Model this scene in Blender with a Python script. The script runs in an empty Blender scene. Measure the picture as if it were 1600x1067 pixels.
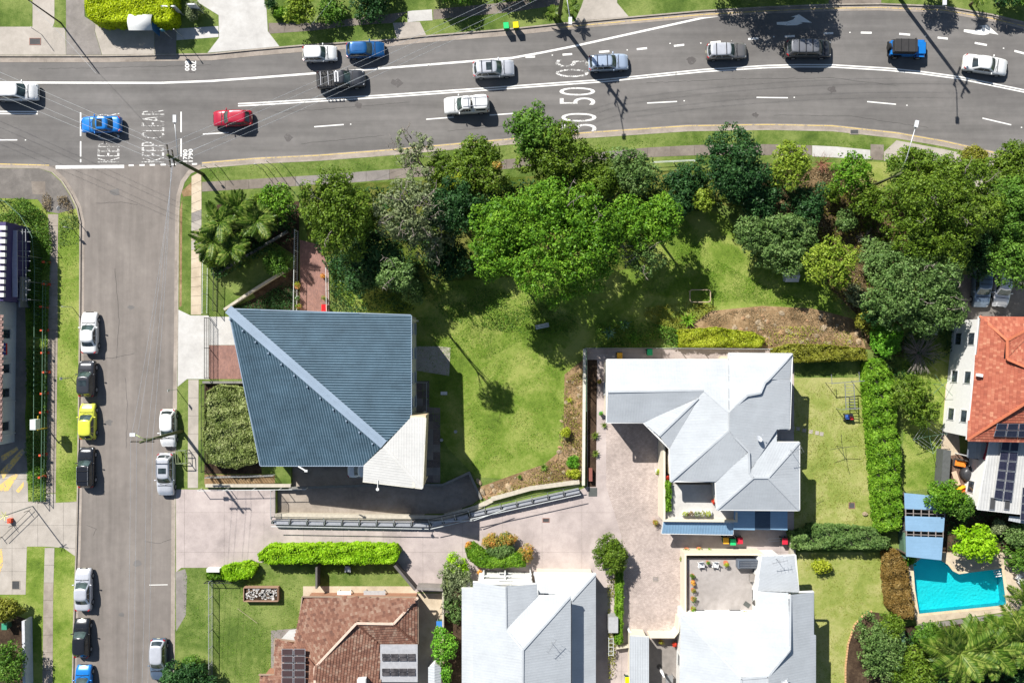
import bpy, math, random
import numpy as np
from mathutils import Vector, Matrix
from mathutils.geometry import tessellate_polygon

random.seed(7)
RNG = np.random.default_rng(11)
SC = bpy.context.scene
COL = SC.collection
R = math.radians
CAM_H = 90.0      # flying height in metres
PPM = 14.0        # photo pixels per metre at ground level

# ------------------------------------------------------------ camera, sky, sun, exposure
cd = bpy.data.cameras.new('camera')
cam = bpy.data.objects.new('camera', cd); COL.objects.link(cam)
cam.location = (0, 0, CAM_H); cam.rotation_euler = (0, 0, 0)
cd.sensor_width = 36; cd.lens = 18.0 / (800 / PPM / CAM_H)
cd.clip_end = 3000
SC.camera = cam

SUN_EL = R(41.5)
SUN_H = Vector((-0.6, 0.8))          # horizontal direction towards the sun
w = bpy.data.worlds.new('World'); SC.world = w; w.use_nodes = True
nt = w.node_tree; nt.nodes.clear()
sky = nt.nodes.new('ShaderNodeTexSky'); sky.sky_type = 'NISHITA'; sky.sun_disc = False
sky.sun_elevation = SUN_EL; sky.sun_rotation = math.atan2(SUN_H.x, SUN_H.y)
sky.air_density = 1.0; sky.dust_density = 0.6; sky.ozone_density = 1.0
bg = nt.nodes.new('ShaderNodeBackground'); bg.inputs['Strength'].default_value = 0.062
wo = nt.nodes.new('ShaderNodeOutputWorld')
nt.links.new(sky.outputs[0], bg.inputs[0]); nt.links.new(bg.outputs[0], wo.inputs[0])
sl = bpy.data.lights.new('sun', 'SUN'); sl.energy = 5.0; sl.angle = R(0.5); sl.color = (1, 0.968, 0.915)
so = bpy.data.objects.new('sun', sl); COL.objects.link(so)
sd = Vector((SUN_H.x * math.cos(SUN_EL), SUN_H.y * math.cos(SUN_EL), math.sin(SUN_EL)))
so.rotation_euler = sd.to_track_quat('Z', 'Y').to_euler(); so.location = sd * 200
SC.view_settings.view_transform = 'Standard'; SC.view_settings.look = 'None'
SC.view_settings.exposure = 0.78; SC.view_settings.gamma = 1.0
try: SC.view_settings.use_curve_mapping = False
except Exception: pass

# ------------------------------------------------------------ measuring helpers
def W(px, py, h=0.0):
    """ground plan: a map position read off the survey sheet, for a point at height h"""
    k = (1 - h / CAM_H) / PPM
    return Vector(((px - 800) * k, (533.5 - py) * k, h))
def P2(pts, h=0.0): return [tuple(W(x, y, h)[:2]) for x, y in pts]
def lerp(a, b, t): return a + (b - a) * t
def clip_rect(poly, x0, x1, y0, y1):
    def cl(pts, f, inter):
        out = []
        for i in range(len(pts)):
            a, b = pts[i - 1], pts[i]
            fa, fb = f(a), f(b)
            if fb:
                if not fa: out.append(inter(a, b))
                out.append(b)
            elif fa: out.append(inter(a, b))
        return out
    def ix(v): return lambda a, b: (v, a[1] + (b[1] - a[1]) * (v - a[0]) / (b[0] - a[0]))
    def iy(v): return lambda a, b: (a[0] + (b[0] - a[0]) * (v - a[1]) / (b[1] - a[1]), v)
    for f, g in ((lambda p: p[0] >= x0, ix(x0)), (lambda p: p[0] <= x1, ix(x1)), (lambda p: p[1] >= y0, iy(y0)), (lambda p: p[1] <= y1, iy(y1))):
        if len(poly) < 3: return []
        poly = cl(poly, f, g)
    return poly
def area(p): return 0.5 * sum(p[i - 1][0] * p[i][1] - p[i][0] * p[i - 1][1] for i in range(len(p)))
def inside(pt, poly):
    x, y = pt; c = False
    for i in range(len(poly)):
        (x1, y1), (x2, y2) = poly[i - 1], poly[i]
        if (y1 > y) != (y2 > y) and x < (x2 - x1) * (y - y1) / (y2 - y1) + x1: c = not c
    return c
def inside_np(X, Y, poly):
    c = np.zeros(X.shape, bool)
    for i in range(len(poly)):
        (x1, y1), (x2, y2) = poly[i - 1], poly[i]
        if y1 == y2: continue
        c ^= ((y1 > Y) != (y2 > Y)) & (X < (x2 - x1) * (Y - y1) / (y2 - y1) + x1)
    return c
def offset_poly(p, d):
    """shrink (d>0) a polygon towards its inside"""
    if area(p) < 0: p = p[::-1]
    n = len(p); out = []
    for i in range(n):
        a, b, c = Vector(p[i - 1]), Vector(p[i]), Vector(p[(i + 1) % n])
        e1 = (b - a).normalized(); e2 = (c - b).normalized()
        n1 = Vector((-e1.y, e1.x)); n2 = Vector((-e2.y, e2.x))
        m = n1 + n2
        if m.length < 1e-4: m = n1
        m = m / max(m.dot(n1), 0.35)
        out.append(tuple(b + m * d))
    return out

# ------------------------------------------------------------ materials
MATS = {}
def srgb(r, g, b):
    f = lambda c: (c / 255 / 12.92) if c / 255 <= 0.04045 else ((c / 255 + 0.055) / 1.055) ** 2.4
    return (f(r), f(g), f(b))
class NT:
    def __init__(s, name):
        s.m = bpy.data.materials.new(name); s.m.use_nodes = True; s.t = s.m.node_tree; s.t.nodes.clear()
        s.out = s.n('ShaderNodeOutputMaterial'); s.b = s.n('ShaderNodeBsdfPrincipled'); s.l(s.b.outputs[0], s.out.inputs[0])
    def n(s, t, **k):
        x = s.t.nodes.new(t)
        for a, v in k.items(): setattr(x, a, v)
        return x
    def l(s, a, b): s.t.links.new(a, b)
    def coord(s, obj=False, scale=(1, 1, 1), rot=0):
        tc = s.n('ShaderNodeTexCoord') if obj else s.n('ShaderNodeNewGeometry')
        mp = s.n('ShaderNodeMapping'); mp.inputs['Scale'].default_value = scale; mp.inputs['Rotation'].default_value = (0, 0, rot)
        s.l(tc.outputs['Object' if obj else 'Position'], mp.inputs[0]); return mp.outputs[0]
    def noise(s, vec, scale, detail=4, rough=0.55, dist=0.0):
        x = s.n('ShaderNodeTexNoise'); x.inputs['Scale'].default_value = scale; x.inputs['Detail'].default_value = detail
        x.inputs['Roughness'].default_value = rough; x.inputs['Distortion'].default_value = dist; s.l(vec, x.inputs['Vector']); return x.outputs['Fac']
    def ramp(s, fac, stops):
        x = s.n('ShaderNodeValToRGB'); e = x.color_ramp.elements
        while len(e) < len(stops): e.new(0.5)
        for i, (p, c) in enumerate(stops): e[i].position = p; e[i].color = (c[0], c[1], c[2], 1) if isinstance(c, (tuple, list)) else (c, c, c, 1)
        s.l(fac, x.inputs[0]); return x.outputs[0]
    def mix(s, fac, a, b, mode='MIX'):
        x = s.n('ShaderNodeMix', data_type='RGBA', blend_type=mode)
        for sock, v in ((x.inputs[0], fac), (x.inputs[6], a), (x.inputs[7], b)):
            if isinstance(v, (int, float)): sock.default_value = v if sock == x.inputs[0] else (v, v, v, 1)
            elif isinstance(v, (tuple, list)): sock.default_value = (v[0], v[1], v[2], 1)
            else: s.l(v, sock)
        return x.outputs[2]
    def math(s, op, a, b=0.0):
        x = s.n('ShaderNodeMath', operation=op)
        for sock, v in ((x.inputs[0], a), (x.inputs[1], b)):
            if isinstance(v, (int, float)): sock.default_value = v
            else: s.l(v, sock)
        return x.outputs[0]
    def bump(s, h, strength=0.3, dist=0.05):
        x = s.n('ShaderNodeBump'); x.inputs['Strength'].default_value = strength; x.inputs['Distance'].default_value = dist
        s.l(h, x.inputs['Height']); s.l(x.outputs[0], s.b.inputs['Normal'])
    def done(s, col=None, rough=0.8, spec=0.3, metal=0.0):
        if col is not None:
            if isinstance(col, (tuple, list)): s.b.inputs['Base Color'].default_value = (col[0], col[1], col[2], 1)
            else: s.l(col, s.b.inputs['Base Color'])
        s.b.inputs['Roughness'].default_value = rough; s.b.inputs['Metallic'].default_value = metal
        s.b.inputs['Specular IOR Level'].default_value = spec
        return s.m
def sc(c, k): return tuple(min(1.0, x * k) for x in c)

def mat(name, col, rough=0.7, spec=0.3, metal=0.0, var=0.12, scale=3.0, bump=0.0):
    if name in MATS: return MATS[name]
    s = NT(name); v = s.coord(True)
    f = s.noise(v, scale, 5, 0.6)
    c = s.ramp(f, [(0.3, sc(col, 1 - var)), (0.7, sc(col, 1 + var))])
    if bump: s.bump(s.noise(v, scale * 6, 3), bump, 0.02)
    MATS[name] = s.done(c, rough, spec, metal); return MATS[name]

def m_ground(name, cols, big=0.12, mid=1.3, fine=9.0, rough=0.95, bump=0.3, cracks=0, tracks=None):
    """cols: dark, mid, light; three scales of noise"""
    s = NT(name); v = s.coord()
    a = s.noise(v, big, 4, 0.6, 0.4); b = s.noise(v, mid, 5, 0.65); c = s.noise(v, fine, 4, 0.7)
    t = s.math('ADD', s.math('MULTIPLY', a, 0.5), s.math('ADD', s.math('MULTIPLY', b, 0.28), s.math('MULTIPLY', c, 0.22)))
    col = s.ramp(t, [(0.36, cols[0]), (0.5, cols[1]), (0.64, cols[2])])
    if cracks:
        vo = s.n('ShaderNodeTexVoronoi', feature='DISTANCE_TO_EDGE'); vo.inputs['Scale'].default_value = cracks
        s.l(v, vo.inputs['Vector'])
        k = s.ramp(vo.outputs[0], [(0.0, 0.0), (0.012, 1.0)])
        col = s.mix(s.math('MULTIPLY', s.math('SUBTRACT', 1.0, k), 0.25), col, sc(cols[0], 0.5))
    if tracks:
        tv = s.coord(False, tracks); tn = s.noise(tv, 1.0, 5, 0.6)
        col = s.mix(0.55, col, s.ramp(tn, [(0.3, 0.35), (0.7, 0.65)]), 'OVERLAY')
    s.bump(s.math('ADD', b, c), bump, 0.04)
    return s.done(col, rough, 0.2)

def m_bricks(name, c1, c2, mortar, bw=0.22, bh=0.11, rot=0.0, mort=0.012, big=None):
    s = NT(name); v = s.coord(False, (1, 1, 1), rot)
    b = s.n('ShaderNodeTexBrick'); b.inputs['Scale'].default_value = 1.0
    b.inputs['Color1'].default_value = (*c1, 1); b.inputs['Color2'].default_value = (*c2, 1); b.inputs['Mortar'].default_value = (*mortar, 1)
    b.inputs['Brick Width'].default_value = bw; b.inputs['Row Height'].default_value = bh; b.inputs['Mortar Size'].default_value = mort
    b.inputs['Bias'].default_value = 0.0
    s.l(v, b.inputs['Vector'])
    n = s.noise(v, 0.35, 5, 0.6); n2 = s.noise(v, 3, 4, 0.6)
    col = s.mix(0.6, b.outputs[0], s.ramp(n, [(0.3, 0.36), (0.7, 0.64)]), 'OVERLAY')
    col = s.mix(0.35, col, s.ramp(n2, [(0.3, 0.3), (0.7, 0.7)]), 'OVERLAY')
    s.bump(b.outputs['Fac'], 0.25, -0.01)
    return s.done(col, 0.9, 0.2)

def m_leaf(name, dark, mid, light, trans=0.17, rough=0.5):
    s = NT(name); v = s.coord()
    g = s.n('ShaderNodeNewGeometry')
    a = s.noise(v, 0.6, 3, 0.6)
    t = s.math('ADD', s.math('MULTIPLY', a, 0.65), s.math('MULTIPLY', g.outputs['Random Per Island'], 0.35))
    col = s.ramp(t, [(0.28, dark), (0.5, mid), (0.74, light)])
    s.done(col, rough, 0.16)
    tr = s.n('ShaderNodeBsdfTranslucent'); s.l(s.mix(0.5, col, sc(light, 1.1)), tr.inputs[0])
    mx = s.n('ShaderNodeMixShader'); mx.inputs[0].default_value = trans
    s.l(s.b.outputs[0], mx.inputs[1]); s.l(tr.outputs[0], mx.inputs[2]); s.l(mx.outputs[0], s.out.inputs[0])
    return s.m

def m_paint(name, col, under, wear=0.35):
    """road marking paint worn through to the asphalt"""
    s = NT(name); v = s.coord()
    a = s.noise(v, 5.0, 6, 0.75); b = s.noise(v, 0.8, 3, 0.5)
    t = s.math('ADD', s.math('MULTIPLY', a, 0.7), s.math('MULTIPLY', b, 0.3))
    k = s.ramp(t, [(wear, 0.0), (wear + 0.06, 1.0)])
    return s.done(s.mix(k, under, col), 0.7, 0.3)

def m_carpaint(name, col, metal=0.2, rough=0.28):
    if name in MATS: return MATS[name]
    s = NT(name); v = s.coord(True)
    f = s.noise(v, 2.5, 4, 0.6)
    c = s.ramp(f, [(0.3, sc(col, 0.93)), (0.7, sc(col, 1.05))])
    s.b.inputs['Coat Weight'].default_value = 0.6; s.b.inputs['Coat Roughness'].default_value = 0.06
    MATS[name] = s.done(c, rough, 0.5, metal); return MATS[name]

def m_glass(name, col=(0.02, 0.028, 0.03), rough=0.04):
    if name in MATS: return MATS[name]
    s = NT(name); v = s.coord(True); f = s.noise(v, 1.8, 3)
    MATS[name] = s.done(s.ramp(f, [(0.35, sc(col, 0.6)), (0.7, sc(col, 1.9))]), rough, 0.8); return MATS[name]

# ------------------------------------------------------------ mesh builder
class MB:
    def __init__(s): s.v = []; s.f = []; s.mi = []; s.cur = 0
    def add(s, vs, fs):
        o = len(s.v); s.v += [tuple(p) for p in vs]
        for f in fs: s.f.append(tuple(i + o for i in f)); s.mi.append(s.cur)
        return s
    def box(s, c, size, rz=0.0, tilt=None):
        x, y, z = size[0] / 2, size[1] / 2, size[2] / 2
        vs = [Vector((a * x, b * y, d * z)) for d in (-1, 1) for a, b in ((-1, -1), (1, -1), (1, 1), (-1, 1))]
        m = Matrix.Rotation(rz, 3, 'Z')
        if tilt is not None: m = m @ tilt
        c = Vector(c)
        return s.add([c + m @ p for p in vs], [(3, 2, 1, 0), (4, 5, 6, 7), (0, 1, 5, 4), (1, 2, 6, 5), (2, 3, 7, 6), (3, 0, 4, 7)])
    def bar(s, a, b, wd, ht=None):
        """box section bar from a to b"""
        a, b = Vector(a), Vector(b); d = (b - a)
        if d.length < 1e-5: return s
        ht = ht or wd; d.normalize()
        up = Vector((0, 0, 1)) if abs(d.z) < 0.95 else Vector((1, 0, 0))
        sx = d.cross(up).normalized() * wd / 2; sz = sx.cross(d).normalized() * ht / 2
        vs = [p + i * sx + j * sz for p in (a, b) for i, j in ((-1, -1), (1, -1), (1, 1), (-1, 1))]
        return s.add(vs, [(0, 1, 2, 3), (7, 6, 5, 4), (4, 5, 1, 0), (5, 6, 2, 1), (6, 7, 3, 2), (7, 4, 0, 3)])
    def tube(s, pts, rad, n=8, cap=True):
        pts = [Vector(p) for p in pts]
        if not isinstance(rad, (list, tuple)): rad = [rad] * len(pts)
        vs = []; fs = []
        for i, p in enumerate(pts):
            d = (pts[min(i + 1, len(pts) - 1)] - pts[max(i - 1, 0)]).normalized()
            up = Vector((0, 0, 1)) if abs(d.z) < 0.9 else Vector((1, 0, 0))
            u = d.cross(up).normalized(); v = u.cross(d)
            for k in range(n):
                a = 2 * math.pi * k / n; vs.append(p + (u * math.cos(a) + v * math.sin(a)) * rad[i])
        for i in range(len(pts) - 1):
            for k in range(n): fs.append((i * n + k, i * n + (k + 1) % n, (i + 1) * n + (k + 1) % n, (i + 1) * n + k))
        if cap: fs.append(tuple(range(n))[::-1]); fs.append(tuple(range((len(pts) - 1) * n, len(pts) * n)))
        return s.add(vs, fs)
    def poly(s, pts, z, holes=()):
        loops = [[Vector((x, y, 0)) for x, y in pts]] + [[Vector((x, y, 0)) for x, y in h] for h in holes]
        flat = [p for l in loops for p in l]
        zz = (lambda p: z(p.x, p.y)) if callable(z) else (lambda p: z)
        tr = tessellate_polygon(loops); fs = []
        for t in tr:
            a, b, c = (flat[i] for i in t)
            if (b - a).cross(c - a).z < 0: t = (t[0], t[2], t[1])
            fs.append(tuple(t))
        return s.add([(p.x, p.y, zz(p)) for p in flat], fs)
    def prism(s, pts, z0, z1, holes=(), bottom=False):
        if area(pts) < 0: pts = pts[::-1]
        s.poly(pts, z1, holes)
        if bottom:
            n = len(pts); s.add([(x, y, z0) for x, y in pts], [tuple(range(n))[::-1]])
        for lp, inv in [(pts, False)] + [(h if area(h) > 0 else h[::-1], True) for h in holes]:
            n = len(lp); vs = [(x, y, z0) for x, y in lp] + [(x, y, z1) for x, y in lp]
            fs = [(i, (i + 1) % n, n + (i + 1) % n, n + i) for i in range(n)]
            if inv: fs = [f[::-1] for f in fs]
            s.add(vs, fs)
        return s
    def strip(s, path, wd, z0, z1, closed=False):
        """a wall / kerb of width wd along a path (xy metres)"""
        p = [Vector(q) for q in path]; n = len(p); L = []; Rr = []
        for i in range(n):
            a = p[i - 1] if (i > 0 or closed) else None; c = p[(i + 1) % n] if (i < n - 1 or closed) else None
            e1 = (p[i] - a).normalized() if a is not None else (c - p[i]).normalized()
            e2 = (c - p[i]).normalized() if c is not None else e1
            n1 = Vector((-e1.y, e1.x)); n2 = Vector((-e2.y, e2.x)); m = n1 + n2; m = m / max(m.dot(n1), 0.4)
            L.append(p[i] + m * wd / 2); Rr.append(p[i] - m * wd / 2)
        rng = range(n if closed else n - 1)
        vs = []
        for i in range(n): vs += [(*Rr[i], z0), (*L[i], z0), (*L[i], z1), (*Rr[i], z1)]
        fs = []
        for i in rng:
            a, b = 4 * i, 4 * ((i + 1) % n)
            fs += [(a, b, b + 3, a + 3), (b + 1, a + 1, a + 2, b + 2), (a + 3, b + 3, b + 2, a + 2)]
        if not closed: fs += [(0, 3, 2, 1), (4 * n - 4, 4 * n - 3, 4 * n - 2, 4 * n - 1)]
        return s.add(vs, fs)
    def cyl(s, c, r, z0, z1, n=16, r1=None):
        r1 = r if r1 is None else r1
        vs = [(c[0] + r * math.cos(2 * math.pi * k / n), c[1] + r * math.sin(2 * math.pi * k / n), z0) for k in range(n)]
        vs += [(c[0] + r1 * math.cos(2 * math.pi * k / n), c[1] + r1 * math.sin(2 * math.pi * k / n), z1) for k in range(n)]
        return s.add(vs, [(k, (k + 1) % n, n + (k + 1) % n, n + k) for k in range(n)] + [tuple(range(n))[::-1], tuple(range(n, 2 * n))])
    def mesh(s, name, m, off=None, smooth=False):
        me = bpy.data.meshes.new(name)
        vs = s.v if off is None else [(a - off[0], b - off[1], c - off[2]) for a, b, c in s.v]
        me.from_pydata(vs, [], s.f)
        for q in (m if isinstance(m, (list, tuple)) else [m]): me.materials.append(q)
        if isinstance(m, (list, tuple)) and len(m) > 1: me.polygons.foreach_set('material_index', s.mi)
        if smooth: me.polygons.foreach_set('use_smooth', [True] * len(me.polygons))
        me.update(); return me

def link(o, parent=None):
    COL.objects.link(o)
    if parent is not None: o.parent = parent
    return o
def gpos(o):
    p = Vector((0, 0, 0))
    while o is not None: p = p + o.location; o = o.parent
    return p
def tag(o, label=None, cat=None, group=None, kind=None):
    if label: o['label'] = label
    if cat: o['category'] = cat
    if group: o['group'] = group
    if kind: o['kind'] = kind
    return o
def thing(name, label, cat, loc, rz=0.0, group=None):
    o = bpy.data.objects.new(name, None); o.location = Vector((loc[0], loc[1], loc[2] if len(loc) > 2 else 0)); o.rotation_euler = (0, 0, rz)
    o.empty_display_size = 0.2
    link(o); return tag(o, label, cat, group)
def part(name, mb, m, parent, local=False, smooth=False, kind=None, label=None):
    """mb in world coordinates unless local"""
    me = mb.mesh(name, m, None if local else gpos(parent), smooth)
    o = bpy.data.objects.new(name, me); link(o, parent)
    if kind: o['kind'] = kind
    if label: o['label'] = label
    return o
def single(name, mb, m, label, cat, group=None, smooth=False, loc=None):
    loc = Vector(loc) if loc is not None else Vector((sum(v[0] for v in mb.v) / len(mb.v), sum(v[1] for v in mb.v) / len(mb.v), 0))
    o = bpy.data.objects.new(name, mb.mesh(name, m, loc, smooth)); o.location = loc; link(o)
    return tag(o, label, cat, group)
def struct(name, mb, m, smooth=False):
    o = bpy.data.objects.new(name, mb.mesh(name, m, None, smooth)); link(o); o['kind'] = 'structure'; return o
def dup(root, loc, rz=None, label=None, group=None):
    r = root.copy(); COL.objects.link(r); r.location = loc
    if rz is not None: r.rotation_euler = (0, 0, rz)
    if label: r['label'] = label
    if group: r['group'] = group
    for ch in list(root.children):
        c = ch.copy(); COL.objects.link(c); c.parent = r
        for g in ch.children:
            d = g.copy(); COL.objects.link(d); d.parent = c
    return r
def np_mesh(name, V, m, smooth=False, quad=4):
    """V: (n,4,3) quads"""
    n = V.shape[0]; me = bpy.data.meshes.new(name)
    me.vertices.add(n * quad); me.vertices.foreach_set('co', V.reshape(-1).astype(np.float32))
    me.loops.add(n * quad); me.loops.foreach_set('vertex_index', np.arange(n * quad, dtype=np.int32))
    me.polygons.add(n); me.polygons.foreach_set('loop_start', np.arange(0, n * quad, quad, dtype=np.int32))
    me.polygons.foreach_set('loop_total', np.full(n, quad, np.int32))
    me.materials.append(m); me.update(calc_edges=True); return me
def np_part(name, V, m, parent, kind=None):
    g = gpos(parent); V = V - np.array([g.x, g.y, g.z])
    o = bpy.data.objects.new(name, np_mesh(name, V, m)); link(o, parent)
    if kind: o['kind'] = kind
    return o
# ============================================================ GROUND, ROADS, PATHS
ASPH = srgb(107, 104, 101)
M = {}
M['asphalt'] = m_ground('asphalt_grey', (srgb(97, 94, 92), srgb(107, 104, 101), srgb(117, 113, 110)), 0.10, 1.1, 26, 0.92, 0.2, 0, (0.05, 0.9, 1))
M['asphalt_side'] = m_ground('asphalt_warm', (srgb(108, 102, 96), srgb(120, 113, 107), srgb(131, 124, 117)), 0.10, 1.1, 26, 0.92, 0.2, 0, (0.9, 0.06, 1))
M['concrete'] = m_ground('concrete_light', (srgb(146, 139, 130), srgb(163, 155, 145), srgb(176, 168, 158)), 0.4, 2.0, 14, 0.9, 0.15)
M['concrete_grey'] = m_ground('concrete_grey', (srgb(112, 107, 102), srgb(128, 122, 117), srgb(143, 137, 131)), 0.5, 2.2, 14, 0.9, 0.2)
M['concrete_white'] = m_ground('concrete_pale', (srgb(165, 162, 158), srgb(180, 177, 172), srgb(192, 190, 186)), 0.4, 2.0, 12, 0.85, 0.1)
M['path_dark'] = m_ground('path_brown_grey', (srgb(104, 96, 88), srgb(120, 111, 102), srgb(136, 127, 117)), 0.5, 2.5, 12, 0.92, 0.25)
M['cream_pave'] = m_ground('paving_cream', (srgb(160, 145, 124), srgb(180, 165, 143), srgb(195, 181, 160)), 0.5, 2.0, 12, 0.9, 0.1)
M['kerb'] = m_ground('kerb_stone', (srgb(130, 122, 112), srgb(150, 141, 130), srgb(168, 158, 146)), 0.6, 3, 12, 0.9, 0.2)
M['gutter'] = m_ground('gutter_stone', (srgb(122, 113, 104), srgb(146, 136, 126), srgb(164, 153, 142)), 0.3, 2, 9, 0.9, 0.2)
M['drive'] = m_ground('driveway_pinkish_concrete', (srgb(142, 132, 128), srgb(166, 154, 149), srgb(184, 172, 166)), 0.22, 0.9, 12, 0.9, 0.12)
M['drive_pave'] = m_bricks('driveway_pavers', srgb(178, 164, 156), srgb(162, 149, 142), srgb(128, 118, 112), 0.22, 0.11, 0.0, 0.008)
M['brick_path'] = m_bricks('path_bricks', srgb(150, 112, 100), srgb(132, 100, 92), srgb(112, 92, 86), 0.24, 0.12, R(90), 0.012)
M['brick_dark'] = m_bricks('side_path_pavers', srgb(120, 108, 100), srgb(105, 96, 92), srgb(75, 70, 66), 0.26, 0.13, 0, 0.012)
M['dirt'] = m_ground('dry_soil', (srgb(96, 76, 52), srgb(134, 110, 80), srgb(165, 140, 108)), 0.5, 2.2, 7, 0.97, 0.8)
M['mulch'] = m_ground('mulch', (srgb(40, 30, 22), srgb(66, 52, 40), srgb(96, 80, 62)), 0.5, 3, 12, 0.97, 0.9)
M['asphalt_old'] = m_ground('asphalt_old', (srgb(92, 88, 84), srgb(108, 103, 98), srgb(126, 120, 114)), 0.4, 2, 10, 0.95, 0.3)
def m_grass(name, c0, c1, c2, big=0.22, bmp=0.7):
    s = NT(name); v = s.coord()
    a = s.noise(v, big, 3, 0.6, 0.5); b = s.noise(v, 1.6, 5, 0.7); c = s.noise(v, 7, 6, 0.85); st = s.noise(s.coord(False, (22, 7, 10), 0.5), 1.0, 3, 0.6)
    t = s.math('ADD', s.math('MULTIPLY', a, 0.52), s.math('ADD', s.math('MULTIPLY', b, 0.26), s.math('ADD', s.math('MULTIPLY', c, 0.22), s.math('MULTIPLY', st, 0.08))))
    col = s.ramp(t, [(0.38, c0), (0.5, c1), (0.62, c2)])
    s.bump(s.math('ADD', s.math('ADD', b, c), st), bmp, 0.08)
    s.b.inputs['Sheen Weight'].default_value = 0.0
    return s.done(col, 0.9, 0.15)
M['grass'] = m_grass('lawn_grass', srgb(70, 92, 30), srgb(104, 126, 46), srgb(142, 150, 78))
M['grass_green'] = m_grass('lawn_grass_lush', srgb(58, 80, 30), srgb(88, 108, 46), srgb(122, 134, 72))
M['grass_dry'] = m_grass('lawn_grass_sunny', srgb(100, 118, 48), srgb(132, 142, 70), srgb(162, 160, 102), 0.18)
M['wild'] = m_grass('rough_grass', srgb(50, 66, 18), srgb(78, 96, 30), srgb(118, 118, 60), 0.3, 1.0)
M['paint'] = m_paint('road_paint_white', srgb(222, 220, 214), ASPH, 0.36)
M['paint_worn'] = m_paint('road_paint_worn', srgb(215, 213, 208), ASPH, 0.44)
M['paint_half'] = m_paint('road_paint_half_worn', srgb(215, 213, 208), ASPH, 0.41)
M['paint_gone'] = m_paint('road_paint_mostly_worn', srgb(212, 210, 205), ASPH, 0.475)
M['paint_yellow'] = m_paint('kerb_line_yellow', srgb(200, 174, 104), srgb(140, 129, 117), 0.42)
M['paint_orange'] = m_paint('forecourt_paint_yellow', srgb(215, 178, 100), srgb(150, 142, 132), 0.44)

mb = MB(); mb.poly([(-900, -900), (900, -900), (900, 900), (-900, 900)], -2.2); struct('ground', mb, M['wild'])

NK = [(-400, 95), (0, 87), (160, 87), (330, 84), (400, 77), (470, 71), (610, 62), (655, 57), (800, 45), (875, 37), (972, 28), (1097, 17), (1200, 11), (1300, 7), (1375, 6), (1475, 10), (1550, 23), (1600, 35), (1900, 130), (2000, 165)]
SKL = [(-400, 256), (0, 263), (63, 264), (82, 270), (97, 284), (110, 304), (120, 325), (125, 348), (124, 530), (121, 766), (119, 850), (115, 971), (113, 1067), (110, 1400)]
SKR = [(268, 1400), (273, 1067), (274, 1000), (275, 787), (276, 700), (279, 530), (280, 417), (281, 330), (283, 306), (289, 286), (299, 272), (316, 264), (400, 257), (500, 252), (605, 244), (782, 228), (912, 217), (1075, 206), (1200, 204), (1300, 206), (1400, 217), (1475, 230), (1550, 247), (1600, 260), (1900, 345), (2000, 375)]
COURT = [(455, 728), (655, 728), (655, 755), (692, 755), (732, 737), (751, 779), (738, 789), (700, 803), (600, 806), (432, 806), (432, 765), (455, 763)]
POOL = [(1437, 868), (1465, 868), (1482, 878), (1490, 888), (1498, 892), (1512, 890), (1567, 883), (1575, 943), (1572, 948), (1432, 962), (1425, 920), (1422, 880)]
H0 = 0.12
def land(name, kerb, rest, m, holes=()):
    mb = MB(); mb.prism(P2(kerb + rest), -0.3 if not holes else -1.9, H0, [P2(h) for h in holes]); struct(name, mb, m)
land('north_verge', NK, [(2000, -500), (-400, -500)], M['grass_green'])
land('west_verge', SKL, [(-400, 1400)], M['grass'])
land('block_ground', SKR, [(2000, 1400)], M['grass_green'], [COURT, POOL])

mb = MB(); mb.poly(P2([(-400, 90), (0, 82), (330, 79), (610, 57), (800, 40), (972, 23), (1200, 6), (1375, 0), (1475, 4), (1600, 28), (2000, 158), (2000, 382), (1600, 266), (1475, 236), (1300, 212), (1075, 212), (782, 234), (500, 258), (316, 272), (-400, 268)]), 0.0)
main_road = struct('main_road', mb, M['asphalt'])
mb = MB(); mb.poly(P2([(60, 259), (320, 257), (300, 290), (286, 420), (284, 1400), (104, 1400), (118, 766), (118, 350), (100, 300), (75, 275)]), 0.004)
side_street = struct('side_street', mb, M['asphalt_side'])

def opath(path, d):
    p = [Vector(q) for q in path]; out = []
    for i in range(len(p)):
        e1 = (p[i] - p[i - 1]).normalized() if i else (p[1] - p[0]).normalized()
        e2 = (p[i + 1] - p[i]).normalized() if i < len(p) - 1 else e1
        n1 = Vector((-e1.y, e1.x)); m = n1 + Vector((-e2.y, e2.x)); m = m / max(m.dot(n1), 0.4); out.append(tuple(p[i] + m * d))
    return out
for kp, side in ((NK, -1), (SKL, 1), (SKR, 1)):
    kp = P2(kp)
    mb = MB(); mb.strip(opath(kp, side * 0.075), 0.15, 0.0, H0 + 0.012); struct('kerb', mb, M['kerb'])
    gk = kp[11:] if len(kp) == len(SKR) else kp
    gw = .62 if len(kp) in (len(SKR), len(NK)) else .36
    mb = MB(); mb.strip(opath(gk, side * (.15 + gw / 2)), gw, 0.0, 0.012); struct('gutter', mb, M['gutter'])
    if len(kp) == len(SKR): mb = MB(); mb.strip(opath(kp[:12], .33), .36, 0.0, 0.012); struct('gutter', mb, M['gutter'])

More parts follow.
